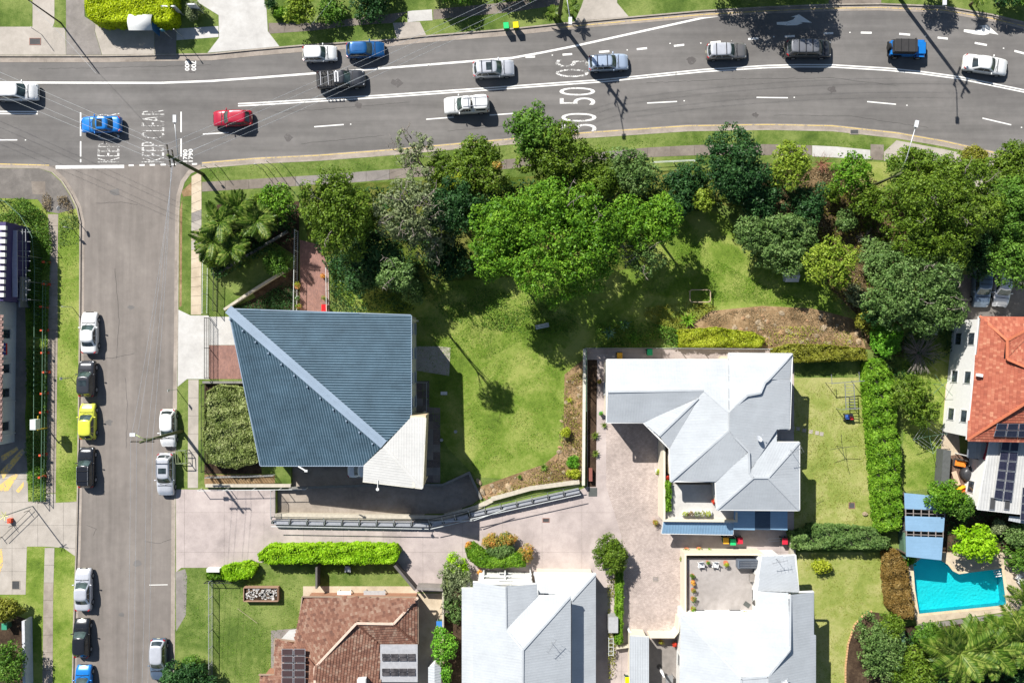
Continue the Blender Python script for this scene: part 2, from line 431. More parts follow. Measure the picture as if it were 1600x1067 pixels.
def patch(name, poly, m, z, th=0.06, holes=()):
    mb = MB(); mb.prism(P2(poly), H0 - 0.02, H0 + z, [P2(h) for h in holes]); return struct(name, mb, m)
def slabs(name, poly, m, z, nx, ny, gap=0.03, x0=None, y0=None, piece='slab', jitter=0.0, base=None):
    """a paved area: a recessed bed and its separate slabs on a grid of nx x ny photo pixels"""
    pm = P2(poly); mb = MB(); mb.prism(pm, H0 - 0.02, H0 + z - 0.012)
    st = struct(name, mb, base or M['path_dark'])
    xs = [p[0] for p in pm]; ys = [p[1] for p in pm]; sx, sy = nx / PPM, ny / PPM
    ox = (x0 - 800) / PPM if x0 is not None else min(xs); oy = (533.5 - y0) / PPM if y0 is not None else min(ys)
    i0 = math.floor((min(xs) - ox) / sx); i1 = math.ceil((max(xs) - ox) / sx); j0 = math.floor((min(ys) - oy) / sy); j1 = math.ceil((max(ys) - oy) / sy)
    for i in range(i0, i1):
        for j in range(j0, j1):
            c = clip_rect(pm, ox + i * sx + gap / 2, ox + (i + 1) * sx - gap / 2, oy + j * sy + gap / 2, oy + (j + 1) * sy - gap / 2)
            if len(c) < 3 or abs(area(c)) < 0.03: continue
            mb = MB(); mb.prism(c, H0 + z - 0.02, H0 + z + random.uniform(-.003, .003))
            part(piece, mb, m if not isinstance(m, (list, tuple)) else random.choice(m), st)
    return st
def skew_slabs(name, top, bot, m, z, n, gap=0.03, pick=None):
    """footpath between two edges, cut across into n slabs"""
    def along(path, t):
        d = [math.dist(path[i], path[i + 1]) for i in range(len(path) - 1)]; L = sum(d) * t
        for i, q in enumerate(d):
            if L <= q or i == len(d) - 1: return (lerp(path[i][0], path[i + 1][0], L / q), lerp(path[i][1], path[i + 1][1], L / q))
            L -= q
    mb = MB(); mb.prism(P2(top + bot[::-1]), H0 - 0.02, H0 + z - 0.012); st = struct(name, mb, M['path_dark'])
    g = gap * 0.5 / 1.0
    for i in range(n):
        t0, t1 = i / n, (i + 1) / n; e = 0.0006 * 300 / max(60, math.dist(top[0], top[-1]))
        q = P2([along(top, t0 + e), along(top, t1 - e), along(bot, t1 - e), along(bot, t0 + e)])
        mb = MB(); mb.prism(q, H0 + z - 0.02, H0 + z + random.uniform(-.004, .004))
        part('slab', mb, pick(i) if pick else m, st)
    return st

# ---- north side of the main road
patch('paved_yard', [(52, -60), (86, -60), (86, 36), (83, 44), (103, 45), (104, 86.6), (0, 86.6), (-60, 88), (-60, 43), (52, 43)], M['concrete'], .010)
patch('driveway', [(104, -60), (132, -60), (133, 27), (150, 38), (149, 50), (160, 86.6), (104.3, 86.6)], M['concrete_grey'], .014)
patch('paved_yard', [(150, 38), (270, 36), (242, 40), (242, 85.4), (160.5, 86.6), (149.5, 50)], M['concrete'], .012)
patch('bus_stop_platform', [(242.5, 40), (276, 40), (276, 84.8), (242.5, 85.2)], M['concrete_grey'], .018)
patch('footpath', [(276.5, 46), (342, 42), (342, 59), (276.5, 64)], M['concrete_white'], .012)
patch('driveway', [(297, -60), (398, -60), (417, 16), (419, 50), (437, 73.5), (325, 83.6), (343, 60), (342.3, 25), (310, 5)], M['concrete_white'], .016)
skew_slabs('footpath', [(420, 37), (500, 37), (575, 27), (636, 20)], [(420, 54), (490, 49), (550, 41), (613, 37)], M['path_dark'], .012, 8)
patch('driveway', [(614, 37), (656, 35), (666, 55.6), (620, 61)], M['concrete'], .014)
patch('footpath', [(637, 19), (645, 18), (675, 16), (676, 33), (657, 34), (637, 36)], M['concrete_white'], .012)
skew_slabs('footpath', [(677, 16), (800, 4), (870, -6)], [(677, 32), (800, 20), (880, 8)], M['path_dark'], .011, 8)
patch('driveway', [(908, 12), (932, -60), (964, -60), (964, 6), (982, 27), (898, 34.5)], M['concrete'], .012)
patch('driveway', [(1300, -60), (1378, -60), (1376, 5.8), (1294, 7)], M['path_dark'], .012)
patch('front_lawn', [(0, -60), (51.5, -60), (51.5, 42.5), (0, 42.5)], M['grass_green'], .006)

# ---- west side of the side street
M['path_mid'] = m_ground('path_mid_grey', (srgb(122, 113, 103), srgb(142, 132, 121), srgb(158, 148, 137)), 0.5, 2.2, 12, 0.9, 0.2)
patch('paved_corner', [(-60, 262.8), (63, 264.2), (81, 270.6), (96.4, 284.6), (109.4, 304.4), (119.4, 326), (92, 334), (75, 331), (60, 312), (-60, 308)], M['asphalt_old'], .010)
patch('patched_paving', [(50, 284), (72, 284), (72, 305), (52, 304)], M['path_dark'], .014)
skew_slabs('footpath', [(92, 335), (91, 400), (91, 530), (88, 770)], [(76, 335), (79, 400), (76, 530), (73, 770)], M['path_mid'], .012, 24)
patch('forecourt', [(-60, 350), (28, 350), (40, 470), (43, 600), (40, 650), (44, 735), (-60, 765)], M['concrete_grey'], .010)
slabs('crossover', [(-60, 764), (44, 735.5), (45, 783), (73, 783), (73, 771), (88, 771), (88, 785), (120.6, 783), (118.3, 868), (100, 855), (86, 854), (70, 853), (43, 853), (41, 928), (-60, 928)], M['concrete'], .012, 40, 36, .02)
skew_slabs('footpath', [(86, 855), (84, 930), (83, 1100)], [(71, 855), (69, 930), (67, 1100)], M['path_dark'], .012, 9, pick=lambda i: M['concrete'] if i < 2 else M['path_mid'])
patch('house_yard', [(-60, 935), (40, 965), (42, 1100), (-60, 1100)], M['mulch'], .006)
fc = bpy.data.objects['crossover']
for q in ([(3, 712), (28, 697), (30, 702), (4, 722)], [(2, 736), (36, 700), (40, 706), (6, 748)], [(1, 757), (20, 742), (32, 738), (14, 766), (0, 768)], [(26, 766), (38, 752), (38, 760), (30, 770)], [(0, 860), (4, 856), (6, 880), (0, 900)]):
    mb = MB(); mb.poly(P2(q), H0 + .018); part('painted_stripe', mb, M['paint_orange'], fc)

# ---- east side of the side street and the block behind
M['slab_mix'] = [M['concrete'], M['concrete'], M['cream_pave']]
skew_slabs('footpath', [(315, 268), (315.5, 300), (315, 492)], [(300, 276), (300, 300), (299, 492)], M['concrete'], .012, 15, pick=lambda i: random.choice([M['concrete'], M['cream_pave'], M['concrete_grey']]))
skew_slabs('footpath', [(311, 593), (310, 762)], [(295, 593), (294, 762)], M['concrete'], .012, 6)
skew_slabs('footpath', [(316, 285), (385, 281), (500, 274), (550, 270), (700, 258), (820, 247), (930, 239), (1015, 231), (1095, 227), (1200, 226), (1268, 228)],
           [(316, 300), (385, 296), (500, 289), (550, 286), (700, 273), (820, 262), (940, 252), (1017, 246), (1095, 243), (1200, 243), (1268, 245)], M['path_dark'], .012, 26,
           pick=lambda i: random.choice([M['path_dark'], M['path_dark'], M['concrete_grey']]))
patch('footpath', [(1268.5, 228), (1308, 230), (1359, 235), (1359, 250), (1308, 247), (1268.5, 245)], M['concrete_white'], .012)
patch('footpath', [(1359.5, 226), (1380, 227), (1380, 251), (1359.5, 250)], M['path_dark'], .014)
patch('footpath', [(1380.5, 238), (1400, 220), (1475, 234), (1550, 251), (1600, 264), (1590, 270), (1545, 262), (1530, 268), (1556, 310), (1545, 312), (1500, 270), (1450, 250), (1400, 252), (1380.5, 252)], M['concrete'], .013)
patch('verge_patch', [(1310, 252), (1385, 254), (1395, 290), (1350, 300)], M['grass_dry'], .006)
patch('bare_soil', [(284, 300), (300, 285), (300, 306), (287, 308)], M['dirt'], .005)
patch('bare_soil', [(281.5, 330), (285.5, 312), (284.5, 478), (281, 480)], M['dirt'], .005)
patch('crossover', [(279.6, 484), (298.5, 493), (327, 493), (327, 592), (293, 592), (278.4, 604)], M['concrete_white'], .014)
patch('front_yard', [(327.4, 495), (365, 495), (380, 539), (327.4, 539)], M['concrete_white'], .016)
patch('front_yard', [(327.4, 539.4), (385, 539.4), (410, 592), (327.4, 592)], M['brick_path'], .015)
patch('brick_path', [(469, 375), (500, 383), (514, 420), (516, 492), (469, 492)], M['brick_path'], .015)
patch('garden_bed', [(340, 320), (468, 315), (468, 488), (352, 488), (400, 465), (330, 350)], M['mulch'], .004)
patch('enclosed_lawn', [(345, 415), (420, 372), (462, 400), (462, 418), (348, 481)], M['grass_green'], .007)
patch('garden_bed', [(320, 600), (392, 600), (410, 740), (320, 740)], M['mulch'], .005)
patch('garden_bed', [(320, 741), (430, 741), (430, 756), (320, 757)], M['dirt'], .005)
# the long shared driveway
DRV = [(275.5, 764), (431, 764), (431, 809), (560, 812), (700, 812), (760, 798), (830, 778), (905, 765), (917, 760), (917, 545), (1240, 545), (1240, 868), (1075, 868), (1062, 1000), (1062, 1150), (722, 1150), (735, 893), (725, 876), (702, 868), (694, 893), (694, 924), (650, 924), (622, 878), (405, 878), (330, 886), (284, 886), (276, 893)]
slabs('shared_driveway', DRV, M['drive'], .012, 62, 62, .014, x0=909, y0=800, base=M['concrete_grey'])
patch('paved_court', [(947, 664), (1044, 664), (1044, 830), (1050, 842), (1068, 870), (1072, 1000), (985, 1000), (972, 840), (947, 760)], M['drive_pave'], .022)
patch('driveway_edge', [(275, 893), (290, 888), (293, 900), (291, 960), (276, 985)], M['concrete_grey'], .006)
patch('lush_lawn', [(333, 905), (480, 890), (480, 1100), (333, 1100)], M['grass_green'], .004)
patch('side_yard_paving', [(474, 915), (652, 915), (652, 926), (693, 926), (693, 1070), (653, 1100), (474, 1100)], M['cream_pave'], .008)
patch('house_side_bed', [(693.5, 925), (722, 900), (722, 1100), (693.5, 1100)], M['mulch'], .009)
patch('house_path', [(424, 984), (470, 980), (470, 1100), (424, 1100)], M['concrete_grey'], .009)
# gardens around the blue-roofed building
patch('back_lawn', [(517, 440), (700, 440), (1000, 420), (1050, 330), (1120, 330), (1180, 380), (1350, 470), (1340, 500), (1190, 478), (1060, 520), (917, 545), (905, 720), (830, 750), (745, 745), (700, 700), (640, 590)], M['grass'], .003)
patch('stone_slab', [(646, 541), (685, 541), (704, 543), (702, 587), (646, 578)], M['concrete'], .014)
slabs('side_path', [(645, 595), (671, 595), (671, 636), (688, 637), (688, 754), (655, 754), (645, 700)], [M['brick_dark'], M['path_dark'], M['concrete_grey']], .014, 16, 12, .03)
patch('rocky_bed', [(882, 585), (913, 560), (913, 752), (860, 757), (790, 772), (752, 778), (745, 762), (800, 742), (850, 725), (880, 700)], M['dirt'], .006)
patch('rocky_slope', [(1060, 520), (1110, 486), (1190, 478), (1270, 482), (1340, 500), (1352, 545), (1230, 545), (1060, 543)], M['dirt'], .006)
M['forest'] = m_ground('forest_floor', (srgb(46, 42, 24), srgb(84, 70, 46), srgb(126, 104, 76)), 0.35, 1.8, 6, 0.97, 0.9)
patch('forest_floor', [(1190, 255), (1345, 268), (1365, 300), (1405, 300), (1420, 380), (1410, 470), (1412, 560), (1352, 545), (1342, 495), (1300, 455), (1270, 400), (1180, 350)], M['forest'], .004)
patch('shaded_bed', [(470, 290), (1200, 262), (1200, 330), (1120, 320), (1000, 420), (700, 440), (560, 450), (520, 440), (516, 400), (480, 370)], M['wild'], .002)
patch('side_bed', [(918, 562), (933, 562), (931, 760), (918, 760)], M['mulch'], .020)
patch('sunny_lawn', [(1237, 590), (1356, 590), (1372, 830), (1237, 830)], M['grass_dry'], .004)
patch('sunny_lawn', [(1245, 862), (1386, 862), (1388, 960), (1340, 970), (1320, 1100), (1245, 1100)], M['grass_dry'], .004)
patch('garden_bed', [(1322, 1150), (1322, 1010), (1333, 975), (1360, 955), (1405, 960), (1408, 1150)], M['mulch'], .006)
patch('neighbour_lawn', [(1408, 560), (1500, 540), (1490, 700), (1470, 760), (1412, 768)], M['grass'], .004)
patch('neighbour_path', [(1477, 600), (1492, 590), (1500, 720), (1468, 720)], M['cream_pave'], .010)
patch('carport_ground', [(1490, 430), (1640, 425), (1640, 500), (1500, 505)], M['asphalt_old'], .010)
patch('garden_bed', [(1412, 770), (1640, 790), (1640, 868), (1412, 868)], M['mulch'], .005)
patch('garden_bed', [(1412, 978), (1640, 952), (1640, 1150), (1412, 1150)], M['mulch'], .005)
patch('timber_edge', [(1430, 975), (1580, 956), (1582, 962), (1432, 983)], M['concrete_grey'], .011)
# stepping stones across the lawn
mb = MB(); mb.poly(P2([(1236, 664), (1290, 672), (1290, 684), (1236, 676)]), H0 + .008); sp = struct('stepping_path', mb, M['grass_dry'])
for x, y, s_ in ((1238, 668, 6), (1246, 669.5, 6), (1256, 672, 6), (1266, 674, 6), (1276, 676, 6), (1283, 677.5, 6)):
    mb = MB(); c = W(x, y); mb.box((c.x, c.y, H0 + .02), (.40, .42, .05), R(-8)); part('stone', mb, M['concrete'], sp)

# sunken garage court
mb = MB(); mb.poly(P2([(400, 700), (760, 700), (760, 815), (400, 815)]), -0.5); struct('court_floor', mb, M['path_mid'])
mb = MB(); ph = P2(COURT); mb.prism(ph, -1.7, -1.55)
# pool
POOLM = m_ground('pool_plaster', (srgb(80, 243, 252), srgb(96, 246, 253), srgb(116, 248, 253)), 0.3, 1.2, 5, 0.6, 0.02)
pp = P2(POOL)
mb = MB(); mb.poly(offset_poly(pp, -0.3), -1.45); pf = struct('pool_floor', mb, POOLM)
mb = MB(); mb.strip(opath(pp[::-1], 0.0), .12, -1.5, .09, closed=True); struct('pool_wall', mb, m_ground('pool_tile', (srgb(60, 150, 175), srgb(90, 175, 190), srgb(140, 200, 205)), .5, 3, 20, .4, .05))
s = NT('pool_water'); v = s.coord(); n1 = s.noise(v, 3.5, 3, .5, .5); bp = s.n('ShaderNodeBump'); bp.inputs['Strength'].default_value = .025; bp.inputs['Distance'].default_value = .05; s.l(n1, bp.inputs['Height'])
tr = s.n('ShaderNodeBsdfTransparent'); tr.inputs[0].default_value = (0.42, 1.0, 1.0, 1)
gl = s.n('ShaderNodeBsdfGlossy'); gl.inputs['Roughness'].default_value = .05; s.l(bp.outputs[0], gl.inputs['Normal'])
fr = s.n('ShaderNodeFresnel'); fr.inputs[0].default_value = 1.33; s.l(bp.outputs[0], fr.inputs[1])
mx = s.n('ShaderNodeMixShader'); s.l(fr.outputs[0], mx.inputs[0]); s.l(tr.outputs[0], mx.inputs[1]); s.l(gl.outputs[0], mx.inputs[2]); s.l(mx.outputs[0], s.out.inputs[0])
mb = MB(); mb.poly(offset_poly(pp, 0.05), -0.02); struct('pool_water', mb, s.m)
patch('pool_deck', [(1425, 862), (1640, 862), (1640, 945), (1592, 952), (1432, 974), (1428, 962), (1421, 920), (1418, 880)], M['cream_pave'], .02, holes=[POOL])
mb = MB(); mb.strip(opath(pp[::-1], 0.12), .3, H0 - .01, H0 + .035, closed=True); struct('pool_coping', mb, m_ground('coping_cream', (srgb(178, 160, 130), srgb(195, 178, 148), srgb(208, 192, 165)), .5, 3, 10, .8, .1))
steps = thing('pool_steps', 'white pool steps and grab ladder at the right end of the pool', 'pool ladder', W(1562, 890))
mb = MB()
for k in range(4):
    c = W(1556 + k * 1.3, 889 + k * 3.6); mb.box((c.x, c.y, 0.0 - k * .0), (.75, .10, .06), R(8))
part('tread', mb, mat('white_plastic', (.75, .75, .74)), steps)

# ---- markings (flat thermoplastic, 5 mm above the asphalt)
ZM = 0.006
def line(road, name, path, wd, m=None, z=ZM):
    mb = MB(); p = P2(path); q = [Vector(a) for a in p]
    L = opath(p, wd / 2); Rr = opath(p, -wd / 2)
    vs = []; fs = []
    for a, b in zip(L, Rr): vs += [(*a, z), (*b, z)]
    for i in range(len(p) - 1): fs.append((2 * i + 1, 2 * i + 3, 2 * i + 2, 2 * i))
    mb.add(vs, fs); return part(name, mb, m or M['paint'], road)
CL = [(372, 162.5), (400, 161.2), (600, 149), (800, 135), (940, 125), (1100, 109), (1200, 102.8), (1250, 101.5), (1300, 101.8), (1387, 107), (1437, 112), (1500, 120.5), (1600, 141), (1800, 200)]
for k in (0, 3.4): line(main_road, 'centre_line', [(x, y + k) for x, y in CL], .14)
for k in (0, 3.4): line(main_road, 'centre_line', [(-300, 172 + k), (0, 174.5 + k), (59, 175 + k)], .14)
line(main_road, 'edge_line', [(-300, 128), (0, 129), (47, 129.5), (250, 130), (330, 127), (400, 122), (492, 115), (600, 107), (800, 91), (850, 82), (900, 72), (1000, 50), (1100, 28), (1155, 21), (1230, 18)], .22)
for q in ([(821, 89.5), (836, 89)], [(879, 86), (894, 85)], [(936, 81.8), (952, 80.5)], [(995, 77.5), (1011, 75.8)], [(1053, 72.3), (1069, 70.5)], [(1110, 67.2), (1126, 65.5)], [(1169, 61.6), (1185, 60.4)], [(1226, 57.6), (1242, 56.8)], [(1287, 52.8), (1302, 52.3)], [(1345, 51.5), (1362, 51.8)], [(1405, 53.4), (1422, 54.8)], [(1465, 59.2), (1481, 61)], [(1523, 67.5), (1542, 71)], [(1585, 80), (1604, 85)]):
    line(main_road, 'lane_dash', q, .22)
for q in ([(-20, 219), (27, 219)], [(317, 210), (357, 207.5)], [(491, 198.5), (537, 195)], [(666, 186.8), (709, 183.5)], [(765, 180.3), (805, 177.5)], [(1011, 161.5), (1058, 159)], [(1182, 152.6), (1231, 153.2)], [(1355, 159.2), (1400, 163.4)], [(1535, 185), (1580, 195.5)]):
    line(main_road, 'lane_dash', q, .13)
for q in ([(126, 176), (126, 213)], [(126, 221), (126, 245)], [(126, 249), (126, 254)], [(283, 175), (283, 207)], [(283, 217), (283, 245)]): line(main_road, 'box_line', q, .15)
line(main_road, 'stop_line', [(87, 261.5), (194, 260.5)], .36, z=.011)
for x in (205, 222, 238, 255, 271, 288, 304): line(main_road, 'give_way_dash', [(x - 4, 258.8 - (x - 205) * .022), (x + 4, 258.6 - (x - 205) * .022)], .18, z=.011)
line(main_road, 'yellow_line', [(-300, 250), (0, 256.5), (77, 258.5)], .1, M['paint_yellow'], .016)
line(main_road, 'yellow_line', [(x, y - 9) for x, y in SKR[11:]], .09, M['paint_yellow'], .016)
line(main_road, 'yellow_line', [(x, y + 6.5) for x, y in NK[9:]], .09, M['paint_yellow'], .016)
line(side_street, 'painted_bar', [(233, 913.5), (262, 913)], .08)
for x, y in ((1047, 68.5), (980, 78.7), (863, 86.8), (1095, 68), (1209, 58), (1328, 51.3), (1446, 57), (1568, 76), (548, 194.5), (1069, 158), (1241, 152.7), (1417, 165), (1596, 199.5), (40, 219.2)):
    mb = MB(); c = W(x, y); mb.box((c.x, c.y, .012), (.14, .12, .02)); part('reflector', mb, M['paint'], main_road)

def lettering(road, txt, x0, x1, y0, y1, rot, m, name='lettering'):
    """painted word filling the box x0..x1, y0..y1 (photo pixels)"""
    cu = bpy.data.curves.new(name, 'FONT'); cu.body = txt; cu.fill_mode = 'FRONT'; cu.resolution_u = 4; cu.offset = -0.012 if len(txt) > 4 else (0.02 if len(txt) > 2 else -0.008)
    o = bpy.data.objects.new('tmp', cu); COL.objects.link(o); bpy.context.view_layer.update()
    me0 = o.to_mesh(); V = np.array([v.co[:2] for v in me0.vertices]); F = [tuple(p.vertices) for p in me0.polygons]
    o.to_mesh_clear(); bpy.data.objects.remove(o); bpy.data.curves.remove(cu)
    V = V - V.min(0); V = V / V.max(0)
    a, b = W(x0, y1), W(x1, y0); wx, wy = b.x - a.x, b.y - a.y
    if rot == 90: X, Y = 1 - V[:, 1], V[:, 0]         # reads from bottom to top
    else: X, Y = V[:, 1], 1 - V[:, 0]                 # reads from top to bottom
    mb = MB(); mb.add([(a.x + u * wx, a.y + t * wy, ZM) for u, t in zip(X, Y)], F)
    return part(name, mb, m, road)
lettering(main_road, 'KEEP CLEAR', 221, 257, 172, 254, 90, M['paint_gone'])
lettering(main_road, 'KEEP CLEAR', 152, 187, 177, 254, 90, M['paint_gone'])
lettering(main_road, '50', 874, 930, 137, 164, 90, M['paint_half'])
lettering(main_road, '50', 877, 932, 177, 206, 90, M['paint_half'])
lettering(main_road, '50', 868, 920, 94, 121, -90, M['paint_gone'])
lettering(main_road, '1780', 286, 293, 234, 253, 90, M['paint'])
lettering(main_road, '1790', 294.5, 301.5, 233, 253, 90, M['paint'])
lettering(main_road, '1700', 299, 306.5, 92, 111, -90, M['paint'])
lettering(main_road, '1800', 289, 296, 92, 111, -90, M['paint'])
def arrow(cx, cy, rot):
    # forward-left turn arrow, long axis along x, metres
    P = [(-1.9, -.10), (-.3, -.14), (.35, -.02), (.35, .22), (-.25, .5), (1.9, .12), (.9, -.35), (-.1, -.55), (-1.0, -.42), (-1.9, -.40)]
    P = [(-1.95, .2), (-.8, .22), (-.1, .42), (.15, .72), (-.35, .72), (.55, .98), (1.95, .0), (.6, .12), (.95, -.0), (.3, -.22), (-.7, -.22), (-1.95, -.08)]
    c = W(cx, cy); q = [(c.x + x * math.cos(rot) - y * math.sin(rot), c.y + x * math.sin(rot) + y * math.cos(rot)) for x, y in P]
    mb = MB(); mb.poly(q, ZM); part('arrow_marking', mb, M['paint'], main_road)
arrow(1241, 37, R(2)); arrow(1533, 52, R(-6))
# drain grates and covers
def crack(road, pts, wd=.03, z=ZM - .002):
    q = []
    for a, b in zip(pts, pts[1:]):
        n = max(2, int(math.dist(a, b) / 6))
        for k in range(n): q.append((lerp(a[0], b[0], k / n) + random.uniform(-.7, .7), lerp(a[1], b[1], k / n) + random.uniform(-.7, .7)))
    line(road, 'crack', q + [pts[-1]], wd, mat('crack_dark', (.055, .052, .05), .95), z)
M['stain'] = m_paint('oil_stain', srgb(84, 80, 78), ASPH, 0.40)
for q in ([(128, 556), (175, 560), (210, 552)], [(196, 590), (199, 640), (197, 700)], [(150, 318), (190, 316), (215, 320)], [(226, 846), (250, 848), (270, 841)], [(136, 820), (150, 826), (146, 836)], [(180, 420), (186, 500), (182, 560)]): crack(side_street, q, .035, .008)
for q in ([(60, 108), (180, 106), (330, 102)], [(430, 176), (520, 170), (640, 160)], [(700, 205), (800, 196), (860, 190)], [(1010, 130), (1150, 124), (1300, 122), (1400, 134)], [(1210, 180), (1330, 182), (1450, 200)], [(470, 225), (600, 212)]): crack(main_road, q, .03)
for x, y, r_ in ((180, 300, .5), (205, 480, .35), (170, 660, .4), (215, 880, .45), (190, 960, .3), (300, 110, .5), (620, 130, .6), (560, 165, .4), (1080, 95, .5), (1300, 140, .5), (1180, 180, .35), (450, 215, .5)):
    c = W(x, y); mb = MB(); n = 14; mb.poly([(c.x + r_ * random.uniform(.7, 1.4) * math.cos(6.283 * k / n), c.y + r_ * random.uniform(.5, 1.0) * math.sin(6.283 * k / n)) for k in range(n)], .0075 if x < 280 and y > 262 else ZM - .003); part('stain', mb, M['stain'] if y < 262 else M['asphalt'], main_road if y < 262 else side_street)
def grate(x, y, wpx, hpx, label, z=H0 + .03, m=None, rz=0):
    c = W(x, y); t = thing('drain_grate', label, 'drain grate', c, rz)
    wd, hd = wpx / PPM, hpx / PPM
    fr = MB(); 
    for sx in (-1, 1): fr.box((sx * wd / 2, 0, z), (.06, hd + .06, .03))
    for sy in (-1, 1): fr.box((0, sy * hd / 2, z), (wd - .06, .06, .03))
    part('frame', fr, m or M['kerb'], t, True)
    b = MB(); b.box((0, 0, z - .02), (wd - .06, hd - .06, .01)); part('pit', b, mat('dark_iron', (.03, .03, .03)), t, True)
    b = MB(); n = max(3, int(wd / .09))
    for k in range(n): b.box((-wd / 2 + (k + .5) * wd / n, 0, z), (.035, hd - .07, .02))
    part('bars', b, mat('grey_iron', (.13, .13, .13)), t, True)
    return t
grate(1334, 207, 13, 7, 'dark iron stormwater grate set in the kerb by the curving verge')
grate(1024, 904, 8, 7, 'small square grey grate in the middle of the paved court')
grate(853, 812, 10, 6, 'rusty rectangular cover in the shared driveway', m=mat('rust', (.25, .12, .09)))
grate(26, 913, 12, 13, 'square grey grate in the concrete crossover beside the grass strip')
grate(1330, 789, 9, 9, 'brown square cover in the sunny lawn behind the white house', m=mat('rust', (.25, .12, .09)))
grate(56, 66, 17, 10, 'brown double utility cover in the pale footpath at the top left', m=mat('rust', (.25, .12, .09)))
# ============================================================ VEHICLES
G_GLASS = m_glass('car_glass'); G_GREEN = m_glass('windscreen_glass', (.035, .055, .05))
BLK = mat('black_trim', (.015, .015, .016), .5); TYRE = mat('tyre_rubber', (.02, .02, .02), .85); RIM = mat('alloy_rim', (.45, .45, .46), .35, .5, .6)
LAMP = mat('lamp_lens', (.55, .56, .57), .15, .6); TAIL = mat('tail_lens', (.35, .01, .01), .25, .5); PLATE = mat('number_plate', (.6, .58, .4), .5)
CHROME = mat('bright_rail', (.5, .5, .52), .3, .5, .8)
def ip(t, pts):
    for (a, u), (b, v) in zip(pts, pts[1:]):
        if t <= b: q = (t - a) / (b - a); q = q * q * (3 - 2 * q); return lerp(u, v, q)
    return pts[-1][1]
class Cabin:
    def __init__(s, xr0, xf0, xr1, xf1, w0, w1, z0, z1): s.a = (xr0, xf0, xr1, xf1, w0, w1, z0, z1)
    def S(s, side, u, v):
        xr0, xf0, xr1, xf1, w0, w1, z0, z1 = s.a
        e = v ** 0.9; xf = lerp(xf0, xf1, v); xr = lerp(xr0, xr1, v); wd = lerp(w0, w1, v * v * .6 + v * .4); z = lerp(z0, z1, v)
        wend = wd * .90; blg = .13
        if side == 0: y = lerp(-wend, wend, u); return Vector((xf - blg * (2 * u - 1) ** 2, y, z))
        if side == 2: y = lerp(wend, -wend, u); return Vector((xr + blg * .8 * (2 * u - 1) ** 2, y, z))
        x = lerp(xf - blg, xr + blg * .8, u) if side == 1 else lerp(xr + blg * .8, xf - blg, u)
        yy = lerp(wend, wd, min(1, 4 * u * (1 - u) * 1.6)); return Vector((x, yy if side == 1 else -yy, z))
    def body(s):
        mb = MB(); N = 10; rings = []
        for v in (0, .15, .35, .55, .75, .9, 1.0):
            rings.append([s.S(k, i / N, v) for k in range(4) for i in range(N)])
        top = rings[-1]; c = sum(top, Vector()) / len(top)
        for f, dz in ((.97, .018), (.90, .038), (.7, .052), (.35, .06)): rings.append([c + (p - c) * f + Vector((0, 0, dz)) for p in top])
        n = 4 * N; vs = [p for r in rings for p in r]
        fs = [(i * n + k, i * n + (k + 1) % n, (i + 1) * n + (k + 1) % n, (i + 1) * n + k) for i in range(len(rings) - 1) for k in range(n)]
        fs.append(tuple(range((len(rings) - 1) * n, len(rings) * n))); mb.add(vs, fs); return mb
    def patch(s, side, u0, u1, v0, v1, off=.012, n=6, mbx=None, taper=(0, 0)):
        mb = mbx or MB(); nrm = (Vector((1, 0, .6)), Vector((0, 1, .4)), Vector((-1, 0, .6)), Vector((0, -1, .4)))[side].normalized() * off
        m = 4; vs = []
        for j in range(m + 1):
            vv = lerp(v0, v1, j / m); a = u0 + taper[0] * j / m; b = u1 - taper[1] * j / m
            vs += [s.S(side, lerp(a, b, i / n), vv) + nrm for i in range(n + 1)]
        fs = [(j * (n + 1) + i, j * (n + 1) + i + 1, (j + 1) * (n + 1) + i + 1, (j + 1) * (n + 1) + i) for j in range(m) for i in range(n)]
        return mb.add(vs, fs)
def shell(L, Wd, zt, sill=.24, p=5.5, kin=.93, nose=.86):
    """lower body; zt: control points (t, height) from tail (0) to nose (1)"""
    ts = [0, .006, .02, .045, .08, .13, .2, .28, .36, .45, .55, .64, .72, .8, .86, .91, .95, .975, .99, .997, 1]
    mb = MB(); rows = []
    for t in ts:
        x = (t - .5) * L; e = abs(2 * t - 1); q = max(0, 1 - e ** (p * 2.2)) ** (1 / 3.2)
        pl = lerp(nose, 1, q) * (1 - .07 * e ** 3)
        h = Wd / 2 * pl; z = ip(t, zt); low = lerp(.12, 0, q)
        zz = z - low * .8
        sec = [(-h * .96, sill + low), (-h, sill + .18), (-h * 1.0, lerp(sill, zz, .62)), (-h * .985, zz - .10), (-h * kin, zz - .015), (-h * .6, zz + .02), (0, zz + .035)]
        sec = sec + [(-a, b) for a, b in sec[-2::-1]]
        rows.append([Vector((x, a, b)) for a, b in sec])
    n = len(rows[0]); vs = [q for r in rows for q in r]
    fs = [(i * n + j + 1, i * n + j, (i + 1) * n + j, (i + 1) * n + j + 1) for i in range(len(rows) - 1) for j in range(n - 1)]
    fs += [tuple(range(n)), tuple(range((len(rows) - 1) * n, len(rows) * n))[::-1]]
    fs += [(i * n, (i + 1) * n - 1, (i + 2) * n - 1, (i + 1) * n) for i in range(len(rows) - 1)]
    return mb.add(vs, fs)
